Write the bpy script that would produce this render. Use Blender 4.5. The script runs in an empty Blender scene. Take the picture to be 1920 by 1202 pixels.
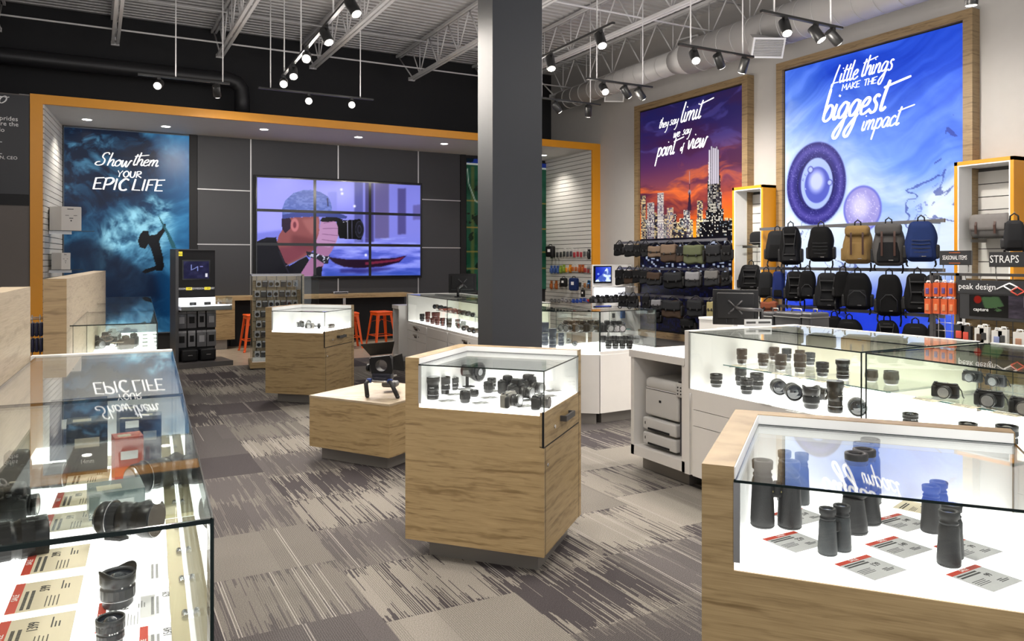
import bpy, math, random
import numpy as np
from mathutils import Matrix, Vector, Euler
rnd = random.Random(7)
S = bpy.context.scene
COL = S.collection
PI = math.pi

# ------------------------------------------------------------------ camera
FPX, CXP, YH, TH, EYE = 1440.0, 960.0, 490.0, 0.4990, 1.5      # focal length in px (1920 wide), horizon row, yaw, eye height
CT, ST = math.cos(TH), math.sin(TH)
cam = bpy.data.cameras.new('camera'); camo = bpy.data.objects.new('camera', cam); COL.objects.link(camo)
cam.sensor_width = 36.0; cam.sensor_fit = 'HORIZONTAL'; cam.lens = 36.0 * FPX / 1920.0
cam.shift_y = -(601.0 - YH) / 1920.0
camo.location = (0, 0, EYE); camo.rotation_euler = (PI / 2, 0, -TH)
cam.clip_start = 0.05; cam.clip_end = 200
S.camera = camo
# ------------------------------------------------------------------ colour management, world
S.view_settings.view_transform = 'Standard'; S.view_settings.look = 'None'
S.view_settings.exposure = 0.42; S.view_settings.gamma = 1.0; S.view_settings.use_curve_mapping = False
S.cycles.transparent_max_bounces = 40
S.cycles.max_bounces = 8; S.cycles.diffuse_bounces = 3; S.cycles.glossy_bounces = 4
S.cycles.caustics_reflective = False; S.cycles.caustics_refractive = False
S.cycles.sample_clamp_indirect = 6.0
W = bpy.data.worlds.new('world'); S.world = W; W.use_nodes = True
W.node_tree.nodes['Background'].inputs[0].default_value = (0.93, 0.95, 1.0, 1)
W.node_tree.nodes['Background'].inputs[1].default_value = 0.85
FILL_W = 7.0           # watts of the point fill added at each track head to brighten the ceiling
SPOT_W = 150.0          # watts of one track head
DECK_E = 1.9            # brightness of the light-panel decks in the glass cases

# pixel -> point on a known horizontal or wall plane of the room (used for reading the photograph)
def P(px, py, z):
    d = (EYE - z) * FPX / (py - YH); X = (px - CXP) / FPX * d
    return (ST * d + CT * X, CT * d - ST * X)
def onY(px, py, Y):
    u = (px - CXP) / FPX; d = Y / (CT - ST * u)
    return ((ST + CT * u) * d, EYE - (py - YH) / FPX * d)
def onX(px, py, X):
    u = (px - CXP) / FPX; d = X / (ST + CT * u)
    return ((CT - ST * u) * d, EYE - (py - YH) / FPX * d)

# ------------------------------------------------------------------ materials
MATS = {}
def nt(name):
    m = bpy.data.materials.new(name); m.use_nodes = True
    t = m.node_tree; b = t.nodes['Principled BSDF']; return m, t, b
def mat(name, col, rough=0.5, metal=0.0, spec=0.5, bump=0, bscale=200, var=0.0, vscale=8, coat=0):
    if name in MATS: return MATS[name]
    m, t, b = nt(name); b.inputs['Roughness'].default_value = rough; b.inputs['Metallic'].default_value = metal
    b.inputs['Specular IOR Level'].default_value = spec; b.inputs['Coat Weight'].default_value = coat
    tc = t.nodes.new('ShaderNodeTexCoord')
    n = t.nodes.new('ShaderNodeTexNoise'); n.inputs['Scale'].default_value = vscale; n.inputs['Detail'].default_value = 4
    t.links.new(tc.outputs['Object'], n.inputs['Vector'])
    mx = t.nodes.new('ShaderNodeMix'); mx.data_type = 'RGBA'
    v = var if var else 0.04
    mx.inputs['A'].default_value = (*[c * (1 - v) for c in col], 1); mx.inputs['B'].default_value = (*[min(1, c * (1 + v)) for c in col], 1)
    t.links.new(n.outputs['Fac'], mx.inputs['Factor']); t.links.new(mx.outputs['Result'], b.inputs['Base Color'])
    if bump:
        n2 = t.nodes.new('ShaderNodeTexNoise'); n2.inputs['Scale'].default_value = bscale; n2.inputs['Detail'].default_value = 3
        t.links.new(tc.outputs['Object'], n2.inputs['Vector'])
        bp = t.nodes.new('ShaderNodeBump'); bp.inputs['Strength'].default_value = bump; bp.inputs['Distance'].default_value = 0.004
        t.links.new(n2.outputs['Fac'], bp.inputs['Height']); t.links.new(bp.outputs['Normal'], b.inputs['Normal'])
    MATS[name] = m; return m
def emat(name, col, s):
    if name in MATS: return MATS[name]
    m, t, b = nt(name); b.inputs['Base Color'].default_value = (*[c * .8 for c in col], 1); b.inputs['Roughness'].default_value = .4
    b.inputs['Emission Color'].default_value = (*col, 1); b.inputs['Emission Strength'].default_value = s
    MATS[name] = m; return m
def wood(name, light, dark, sc=1.0, rough=.45, contrast=(.35, .7)):
    if name in MATS: return MATS[name]
    m, t, b = nt(name); N = t.nodes.new; L = t.links.new
    tc = N('ShaderNodeTexCoord'); mp = N('ShaderNodeMapping'); mp.inputs['Scale'].default_value = (.8 * sc, .8 * sc, 15 * sc)
    L(tc.outputs['Object'], mp.inputs['Vector'])
    n1 = N('ShaderNodeTexNoise'); n1.inputs['Scale'].default_value = 1.6; n1.inputs['Detail'].default_value = 9; n1.inputs['Roughness'].default_value = .68; n1.inputs['Distortion'].default_value = .45
    L(mp.outputs['Vector'], n1.inputs['Vector'])
    mp2 = N('ShaderNodeMapping'); mp2.inputs['Scale'].default_value = (3 * sc, 3 * sc, 130 * sc); L(tc.outputs['Object'], mp2.inputs['Vector'])
    n2 = N('ShaderNodeTexNoise'); n2.inputs['Scale'].default_value = 2; n2.inputs['Detail'].default_value = 3; L(mp2.outputs['Vector'], n2.inputs['Vector'])
    r1 = N('ShaderNodeValToRGB'); r1.color_ramp.elements[0].position = contrast[0]; r1.color_ramp.elements[1].position = contrast[1]
    r1.color_ramp.elements[0].color = (*dark, 1); r1.color_ramp.elements[1].color = (*light, 1)
    e = r1.color_ramp.elements.new((contrast[0] + contrast[1]) / 2 - .04); e.color = (*[.25 * a + .75 * c for a, c in zip(dark, light)], 1)
    WOODFAC = r1
    mw = N('ShaderNodeMapping'); mw.inputs['Scale'].default_value = (.35 * sc, .35 * sc, 1.0 * sc); L(tc.outputs['Object'], mw.inputs['Vector'])
    wv = N('ShaderNodeTexWave'); wv.bands_direction = 'Z'; wv.inputs['Scale'].default_value = 7; wv.inputs['Distortion'].default_value = 14; wv.inputs['Detail'].default_value = 3; wv.inputs['Detail Scale'].default_value = 1.3; wv.inputs['Detail Roughness'].default_value = .55; L(mw.outputs['Vector'], wv.inputs['Vector'])
    mf = N('ShaderNodeMix'); mf.data_type = 'FLOAT'; mf.inputs['Factor'].default_value = .10; L(n1.outputs['Fac'], mf.inputs['A']); L(wv.outputs['Fac'], mf.inputs['B'])
    mx = N('ShaderNodeMix'); mx.data_type = 'RGBA'; mx.blend_type = 'MULTIPLY'; mx.inputs['Factor'].default_value = .6
    r2 = N('ShaderNodeValToRGB'); r2.color_ramp.elements[0].position = .3; r2.color_ramp.elements[1].position = .65
    r2.color_ramp.elements[0].color = (.62, .58, .52, 1); r2.color_ramp.elements[1].color = (1, 1, 1, 1); L(n2.outputs['Fac'], r2.inputs['Fac']); L(mf.outputs[0], r1.inputs['Fac'])
    L(r1.outputs['Color'], mx.inputs['A']); L(r2.outputs['Color'], mx.inputs['B']); L(mx.outputs['Result'], b.inputs['Base Color'])
    b.inputs['Roughness'].default_value = rough; MATS[name] = m; return m
def glass(name='glass', tint=(.972, .99, .982), f0=.028):
    if name in MATS: return MATS[name]
    m = bpy.data.materials.new(name); m.use_nodes = True; t = m.node_tree; t.nodes.clear(); N = t.nodes.new; L = t.links.new
    o = N('ShaderNodeOutputMaterial'); g = N('ShaderNodeNewGeometry'); d = N('ShaderNodeVectorMath'); d.operation = 'DOT_PRODUCT'
    L(g.outputs['Incoming'], d.inputs[0]); L(g.outputs['Normal'], d.inputs[1])
    a = N('ShaderNodeMath'); a.operation = 'ABSOLUTE'; L(d.outputs['Value'], a.inputs[0])
    s = N('ShaderNodeMath'); s.operation = 'SUBTRACT'; s.inputs[0].default_value = 1; L(a.outputs[0], s.inputs[1])
    p = N('ShaderNodeMath'); p.operation = 'POWER'; p.inputs[1].default_value = 5.2; L(s.outputs[0], p.inputs[0])
    q = N('ShaderNodeMath'); q.operation = 'MULTIPLY_ADD'; q.inputs[1].default_value = .90; q.inputs[2].default_value = f0; q.use_clamp = True; L(p.outputs[0], q.inputs[0])
    tr = N('ShaderNodeBsdfTransparent'); tr.inputs['Color'].default_value = (*tint, 1)
    gl = N('ShaderNodeBsdfGlossy'); gl.inputs['Roughness'].default_value = 0.0; gl.inputs['Color'].default_value = (1, 1, 1, 1)
    mx = N('ShaderNodeMixShader'); L(q.outputs[0], mx.inputs[0]); L(tr.outputs[0], mx.inputs[1]); L(gl.outputs[0], mx.inputs[2]); L(mx.outputs[0], o.inputs['Surface'])
    MATS[name] = m; return m
def cardmat(name, col, tr=.5):
    if name in MATS: return MATS[name]
    m = bpy.data.materials.new(name); m.use_nodes = True; t = m.node_tree; t.nodes.clear(); N = t.nodes.new; L = t.links.new
    o = N('ShaderNodeOutputMaterial'); tc = N('ShaderNodeTexCoord'); n = N('ShaderNodeTexNoise'); n.inputs['Scale'].default_value = 60; L(tc.outputs['Object'], n.inputs['Vector'])
    mx0 = N('ShaderNodeMix'); mx0.data_type = 'RGBA'; mx0.inputs['A'].default_value = (*[c * .96 for c in col], 1); mx0.inputs['B'].default_value = (*col, 1); L(n.outputs['Fac'], mx0.inputs['Factor'])
    a = N('ShaderNodeBsdfDiffuse'); b = N('ShaderNodeBsdfTranslucent'); L(mx0.outputs['Result'], a.inputs['Color']); L(mx0.outputs['Result'], b.inputs['Color'])
    mx = N('ShaderNodeMixShader'); mx.inputs[0].default_value = tr; L(a.outputs[0], mx.inputs[1]); L(b.outputs[0], mx.inputs[2]); L(mx.outputs[0], o.inputs['Surface'])
    MATS[name] = m; return m
def picmat(name, strength, rough=.25, attr='pic'):
    if name in MATS: return MATS[name]
    m, t, b = nt(name); a = t.nodes.new('ShaderNodeAttribute'); a.attribute_name = attr
    mu = t.nodes.new('ShaderNodeMix'); mu.data_type = 'RGBA'; mu.blend_type = 'MULTIPLY'; mu.inputs['Factor'].default_value = 1; mu.inputs['B'].default_value = (.3, .3, .3, 1)
    t.links.new(a.outputs['Color'], mu.inputs['A']); t.links.new(mu.outputs['Result'], b.inputs['Base Color'])
    t.links.new(a.outputs['Color'], b.inputs['Emission Color']); b.inputs['Emission Strength'].default_value = strength
    b.inputs['Roughness'].default_value = rough; b.inputs['Specular IOR Level'].default_value = .25
    MATS[name] = m; return m
OAK = wood('oak_laminate', (.43, .31, .155), (.22, .145, .062))
OAKP = wood('pale_oak_laminate', (.46, .38, .265), (.31, .24, .155), 1.0)
OAKD = wood('oak_dark_laminate', (.34, .24, .125), (.19, .125, .06))
WHITE = mat('white_laminate', (.73, .71, .68), .38)
WHITEB = mat('white_wall_paint', (.60, .60, .60), .6)
LINING = mat('white_lining', (.85, .85, .84), .35)
GREYK = mat('grey_kick_metal', (.23, .215, .20), .38, .25)
STEEL = mat('brushed_steel', (.45, .44, .43), .3, 1.0)
DSTEEL = mat('dark_steel', (.075, .073, .075), .4, .5)
RAIL = mat('rail_steel', (.22, .22, .23), .4, .7)
CHROME = mat('chrome', (.75, .75, .76), .15, 1.0)
BLACK = mat('black_plastic', (.006, .006, .007), .5, 0, .3)
BLACKG = mat('black_gloss', (.010, .010, .012), .12)
RUBBER = mat('ribbed_rubber', (.016, .016, .017), .6)
LENSB = mat('lens_black', (.006, .006, .0065), .34)
LENSR = mat('lens_grip', (.007, .007, .0075), .7, bump=.5, bscale=900)
LENSG = mat('lens_front_glass', (.015, .02, .03), .04, 0, .9, coat=1)
LENSBR = mat('lens_brown', (.05, .03, .018), .35)
LENSRD = mat('lens_maroon', (.09, .018, .012), .35)
SILVER = mat('silver_ring', (.42, .42, .44), .25, .9)
LGREY = mat('lens_grey', (.045, .047, .051), .35, .3)
ORANGE = mat('orange_paint', (.72, .30, .012), .42)
ORSTOOL = mat('stool_orange', (.80, .10, .008), .35)
DPANEL = mat('charcoal_panel', (.027, .028, .033), .5)
BLACKW = mat('black_wall_paint', (.008, .008, .010), .7, bump=.6, bscale=6)
BEIGE = mat('warm_grey_wall_paint', (.48, .465, .445), .7)
DECKP = mat('galvanised_deck', (.58, .57, .57), .5, .15, var=.12, vscale=3)
JOIST = mat('joist_paint', (.68, .67, .67), .5)
PILLARM = mat('pillar_grey', (.026, .029, .036), .5)
GLASS = glass(); GEDGE = mat('glass_edge', (.006, .014, .014), .15); GEDGEL = mat('glass_shelf_edge', (.05, .14, .13), .1)
LIGHTP = emat('light_panel', (1.0, .98, .95), DECK_E)
CARDW = cardmat('white_card', (.9, .9, .9), .62); CARDB = cardmat('cream_card', (.72, .66, .53), .25); CARDG = cardmat('grey_white_card', (.46, .46, .46), .33)
RED = mat('red_print', (.55, .06, .035), .6); INK = mat('ink_print', (.045, .045, .045), .7); INKL = mat('pale_ink_print', (.30, .30, .30), .7)
LETW = mat('white_lettering', (.85, .85, .85), .6); LETE = emat('lit_white_lettering', (1, 1, 1), .92)
ORCARD = mat('orange_print', (.75, .16, .02), .5)

# ------------------------------------------------------------------ mesh builder
class MB:
    def __init__(s): s.v = []; s.f = []; s.sm = []; s.M = None
    def add(s, vs, fs, smooth=False, M=None):
        o = len(s.v)
        for p in vs:
            p = Vector(p)
            if M is not None: p = M @ p
            if s.M is not None: p = s.M @ p
            s.v.append(tuple(p))
        for f in fs: s.f.append(tuple(i + o for i in f)); s.sm.append(smooth)
        return s
    def box(s, x0, x1, y0, y1, z0, z1, M=None):
        vs = [(x, y, z) for z in (z0, z1) for y in (y0, y1) for x in (x0, x1)]
        return s.add(vs, [(0, 2, 3, 1), (4, 5, 7, 6), (0, 1, 5, 4), (2, 6, 7, 3), (0, 4, 6, 2), (1, 3, 7, 5)], False, M)
    def rbox(s, c, size, r, M=None, fn=None, k=1, seg=3):
        hx, hy, hz = [a / 2 for a in size]; r = min(r, hx * .999, hy * .999, hz * .999)
        def ts(h):
            a = [-h + r * (1 - math.cos(PI / 2 * i / seg)) if 0 else -h + r * i / seg for i in range(seg + 1)]
            mid = [(-h + r) + (2 * h - 2 * r) * (j / (k + 1)) for j in range(1, k + 1)] if h > r * 1.01 and k else []
            return a + mid + [-q for q in reversed(a)]
        X, Y, Z = ts(hx), ts(hy), ts(hz); idx = {}; vs = []; fs = []
        def V(x, y, z):
            key = (round(x, 6), round(y, 6), round(z, 6))
            if key in idx: return idx[key]
            ix = max(-hx + r, min(hx - r, x)); iy = max(-hy + r, min(hy - r, y)); iz = max(-hz + r, min(hz - r, z))
            d = Vector((x - ix, y - iy, z - iz)); L = d.length
            p = Vector((ix, iy, iz)) + (d * (r / L) if L > 1e-9 else d)
            if fn: p = Vector(fn(p.x, p.y, p.z))
            idx[key] = len(vs); vs.append((p.x + c[0], p.y + c[1], p.z + c[2])); return idx[key]
        def grid(A, B, g, flip):
            for i in range(len(A) - 1):
                for j in range(len(B) - 1):
                    q = [V(*g(A[i], B[j])), V(*g(A[i + 1], B[j])), V(*g(A[i + 1], B[j + 1])), V(*g(A[i], B[j + 1]))]
                    if len(set(q)) < 3: continue
                    fs.append(tuple(reversed(q)) if flip else tuple(q))
        grid(X, Y, lambda a, b: (a, b, hz), False); grid(X, Y, lambda a, b: (a, b, -hz), True)
        grid(X, Z, lambda a, b: (a, -hy, b), False); grid(X, Z, lambda a, b: (a, hy, b), True)
        grid(Y, Z, lambda a, b: (hx, a, b), False); grid(Y, Z, lambda a, b: (-hx, a, b), True)
        return s.add(vs, fs, True, M)
    def lathe(s, prof, n=24, M=None, caps=True, smooth=True):
        vs = []; fs = []
        for r, z in prof:
            for i in range(n): a = 2 * PI * i / n; vs.append((r * math.cos(a), r * math.sin(a), z))
        m = len(prof)
        for j in range(m - 1):
            for i in range(n):
                k = (i + 1) % n; fs.append((j * n + i, j * n + k, (j + 1) * n + k, (j + 1) * n + i))
        s.add(vs, fs, smooth, M)
        if caps:
            o = len(s.v) - len(vs)
            s.f.append(tuple(o + i for i in reversed(range(n)))); s.sm.append(False)
            s.f.append(tuple(o + (m - 1) * n + i for i in range(n))); s.sm.append(False)
        return s
    def cyl(s, a, b, r, n=12, r2=None, M=None):
        a, b = Vector(a), Vector(b); d = b - a; L = d.length
        q = d.to_track_quat('Z', 'Y').to_matrix().to_4x4(); T = Matrix.Translation(a) @ q
        if M is not None: T = M @ T
        return s.lathe([(r, 0), (r if r2 is None else r2, L)], n, T)
    def tube(s, pts, r, n=8, closed=False, flat=None):
        pts = [Vector(p) for p in pts]; m = len(pts); vs = []; fs = []; up = Vector((0, 0, 1)); prev = None
        for i, p in enumerate(pts):
            a = pts[(i - 1) % m] if closed or i else pts[0]; b = pts[(i + 1) % m] if closed or i < m - 1 else pts[-1]
            t = (b - a); t = t.normalized() if t.length > 1e-9 else Vector((0, 0, 1))
            if prev is None: n1 = t.orthogonal().normalized()
            else:
                n1 = prev - t * prev.dot(t); n1 = n1.normalized() if n1.length > 1e-6 else t.orthogonal().normalized()
            prev = n1; n2 = t.cross(n1)
            rr = r[i] if isinstance(r, (list, tuple)) else r
            for k in range(n):
                an = 2 * PI * k / n; vs.append(p + n1 * math.cos(an) * rr + n2 * math.sin(an) * rr)
        q = m if closed else m - 1
        for j in range(q):
            j2 = (j + 1) % m
            for k in range(n): k2 = (k + 1) % n; fs.append((j * n + k, j * n + k2, j2 * n + k2, j2 * n + k))
        if not closed: fs.append(tuple(reversed(range(n)))); fs.append(tuple((m - 1) * n + k for k in range(n)))
        return s.add(vs, fs, True)
    def ribbon(s, pts, w, t, wd):          # flat strap: path, width, thickness, width direction
        pts = [Vector(p) for p in pts]; wd = Vector(wd).normalized(); vs = []; fs = []
        for i, p in enumerate(pts):
            a = pts[max(0, i - 1)]; b = pts[min(len(pts) - 1, i + 1)]; tt = (b - a).normalized(); nn = tt.cross(wd).normalized()
            for sx, sn in ((-1, -1), (1, -1), (1, 1), (-1, 1)): vs.append(p + wd * (w / 2 * sx) + nn * (t / 2 * sn))
        for j in range(len(pts) - 1):
            for k in range(4): k2 = (k + 1) % 4; fs.append((j * 4 + k, j * 4 + k2, j * 4 + 4 + k2, j * 4 + 4 + k))
        fs.append((3, 2, 1, 0)); e = (len(pts) - 1) * 4; fs.append((e, e + 1, e + 2, e + 3))
        return s.add(vs, fs)
    def prism(s, poly, z0, z1, M=None):
        n = len(poly); vs = [(x, y, z0) for x, y in poly] + [(x, y, z1) for x, y in poly]
        fs = [tuple(reversed(range(n))), tuple(range(n, 2 * n))] + [(i, (i + 1) % n, n + (i + 1) % n, n + i) for i in range(n)]
        return s.add(vs, fs, False, M)
    def sphere(s, c, r, n=12, sc=(1, 1, 1)):
        pr = [(max(1e-4, r * math.sin(PI * i / (n // 2 + 2))), -r * math.cos(PI * i / (n // 2 + 2))) for i in range(n // 2 + 3)]
        return s.lathe(pr, n, Matrix.Translation(c) @ Matrix.Diagonal((*sc, 1)), False)
    def mesh(s, m, name='part'):
        me = bpy.data.meshes.new(name); me.from_pydata(s.v, [], s.f); me.polygons.foreach_set('use_smooth', s.sm)
        me.materials.append(m); me.update(); return me
def RX(a): return Matrix.Rotation(a, 4, 'X')
def RY(a): return Matrix.Rotation(a, 4, 'Y')
def RZ(a): return Matrix.Rotation(a, 4, 'Z')
def TR(*p): return Matrix.Translation(Vector(p))

# ------------------------------------------------------------------ objects
def props(o, label=None, cat=None, group=None, kind=None):
    for k, v in (('label', label), ('category', cat), ('group', group), ('kind', kind)):
        if v: o[k] = v
    return o
def obj(name, me, parent=None, label=None):
    o = bpy.data.objects.new(name, me); COL.objects.link(o)
    if parent is not None: o.parent = parent
    if label: o['label'] = label
    return o
def part(name, mb, m, parent, label=None): return obj(name, mb.mesh(m, name), parent, label)
def thing(name, label, cat, loc=(0, 0, 0), rz=0, group=None, rot=None):
    o = bpy.data.objects.new(name, None); COL.objects.link(o); o.empty_display_size = .1
    o.location = loc; o.rotation_euler = rot if rot is not None else (0, 0, rz)
    return props(o, label, cat, group)
def struct(name, mb, m):
    o = obj(name, mb.mesh(m, name)); o['kind'] = 'structure'; return o
def inst(proto, name, label, cat, loc, rz=0, group=None, rot=None, sc=1.0):
    # proto: list of (part name, mesh, index of parent part or None)
    t = thing(name, label, cat, loc, rz, group, rot); t.scale = (sc, sc, sc); os_ = []
    for pn, me, pi in proto: os_.append(obj(pn, me, t if pi is None else os_[pi]))
    return t
ORD = ['first', 'second', 'third', 'fourth', 'fifth', 'sixth', 'seventh', 'eighth', 'ninth', 'tenth', 'eleventh', 'twelfth', 'thirteenth', 'fourteenth', 'fifteenth', 'sixteenth']
def txt(name, body, size, m, parent, M, align='CENTER', ext=.0008, shear=0, sx=1.0, bold=0):
    c = bpy.data.curves.new(name, 'FONT'); c.body = body; c.size = size; c.align_x = align; c.align_y = 'CENTER'; c.extrude = ext; c.shear = shear; c.offset = bold
    c.materials.append(m); c.resolution_u = 2
    o = bpy.data.objects.new(name, c); COL.objects.link(o); o.parent = parent
    o.matrix_local = M @ Matrix.Diagonal((sx, 1, 1, 1)); return o
FACE_NY = RX(PI / 2)                       # text readable looking along +Y
FACE_NX = RZ(-PI / 2) @ RX(PI / 2)         # readable looking along +X
# ------------------------------------------------------------------ small painter for the printed and lit pictures (lists of shapes -> colours on a fine mesh)
class Pic:
    def __init__(s, a0, a1, z0, z1, nx, nz, seed=1):
        s.a = np.linspace(a0, a1, nx); s.z = np.linspace(z0, z1, nz); s.A, s.Z = np.meshgrid(s.a, s.z)
        s.c = np.zeros((nz, nx, 3)); s.r = np.random.RandomState(seed); s.da = abs(s.a[1] - s.a[0])
    def fbm(s, scx, scz, octs=5, seed=0, rough=.55, wx=None, wz=None):
        r = np.random.RandomState(seed); out = np.zeros(s.A.shape); amp = 1; tot = 0
        X = s.A + (0 if wx is None else wx); Z = s.Z + (0 if wz is None else wz)
        for o in range(octs):
            g = r.rand(64, 64); u = X * scx * 2 ** o + 7.3 * o; v = Z * scz * 2 ** o + 3.1 * o
            i, j = np.floor(u).astype(int), np.floor(v).astype(int); fu, fv = u - i, v - j
            fu = fu * fu * (3 - 2 * fu); fv = fv * fv * (3 - 2 * fv)
            G = lambda a, b: g[(j + b) % 64, (i + a) % 64]
            out += amp * ((G(0, 0) * (1 - fu) + G(1, 0) * fu) * (1 - fv) + (G(0, 1) * (1 - fu) + G(1, 1) * fu) * fv); tot += amp; amp *= rough
        return out / tot
    def mask(s, poly, blur=0):
        m = np.zeros(s.A.shape, bool); n = len(poly)
        for i in range(n):
            x0, y0 = poly[i]; x1, y1 = poly[(i + 1) % n]
            if y0 == y1: continue
            c = ((y0 > s.Z) != (y1 > s.Z)) & (s.A < (x1 - x0) * (s.Z - y0) / (y1 - y0) + x0); m ^= c
        m = m.astype(float); return s.blur(m, blur) if blur else m
    def blur(s, m, b):
        n = max(1, int(b / s.da)); k = np.exp(-np.linspace(-2, 2, 2 * n + 1) ** 2); k /= k.sum()
        p = np.pad(m, n, mode='edge')
        p = np.apply_along_axis(lambda q: np.convolve(q, k, 'valid'), 0, p); return np.apply_along_axis(lambda q: np.convolve(q, k, 'valid'), 1, p)
    def fill(s, m, col):
        col = np.array(col); m = np.clip(m, 0, 1)[..., None]; s.c = s.c * (1 - m) + col * m
    def poly(s, pts, col, blur=0, op=1): s.fill(s.mask(pts, blur) * op, col)
    def ell(s, cx, cz, rx, rz, col, soft=.08, op=1, ring=None):
        d = np.sqrt(((s.A - cx) / rx) ** 2 + ((s.Z - cz) / rz) ** 2)
        m = np.clip((1 - d) / soft, 0, 1)
        if ring: m = m * np.clip((d - ring) / soft, 0, 1)
        s.fill(m * op, col)
    def line(s, pts, w, col):
        m = np.zeros(s.A.shape)
        for (x0, y0), (x1, y1) in zip(pts[:-1], pts[1:]):
            dx, dy = x1 - x0, y1 - y0; L = dx * dx + dy * dy + 1e-12
            t = np.clip(((s.A - x0) * dx + (s.Z - y0) * dy) / L, 0, 1)
            d = np.hypot(s.A - x0 - t * dx, s.Z - y0 - t * dy); m = np.maximum(m, np.clip((w / 2 - d) / s.da + .5, 0, 1))
        s.fill(m, col)
    def mesh(s, fn, m, i0=0, i1=None, j0=0, j1=None, name='picture'):     # fn(a, z) -> point
        i1 = i1 or s.c.shape[1]; j1 = j1 or s.c.shape[0]; A = s.a[i0:i1]; Z = s.z[j0:j1]; nx, nz = len(A), len(Z)
        vs = [fn(a, z) for z in Z for a in A]
        fs = [(j * nx + i, j * nx + i + 1, (j + 1) * nx + i + 1, (j + 1) * nx + i) for j in range(nz - 1) for i in range(nx - 1)]
        me = bpy.data.meshes.new(name); me.from_pydata(vs, [], fs); me.materials.append(m)
        ca = me.color_attributes.new('pic', 'FLOAT_COLOR', 'POINT'); sub = np.clip(s.c[j0:j1, i0:i1], 0, 1); sub = sub ** 2.2
        ca.data.foreach_set('color', np.concatenate([sub, np.ones((nz, nx, 1))], 2).astype(np.float32).ravel()); me.update(); return me

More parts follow.
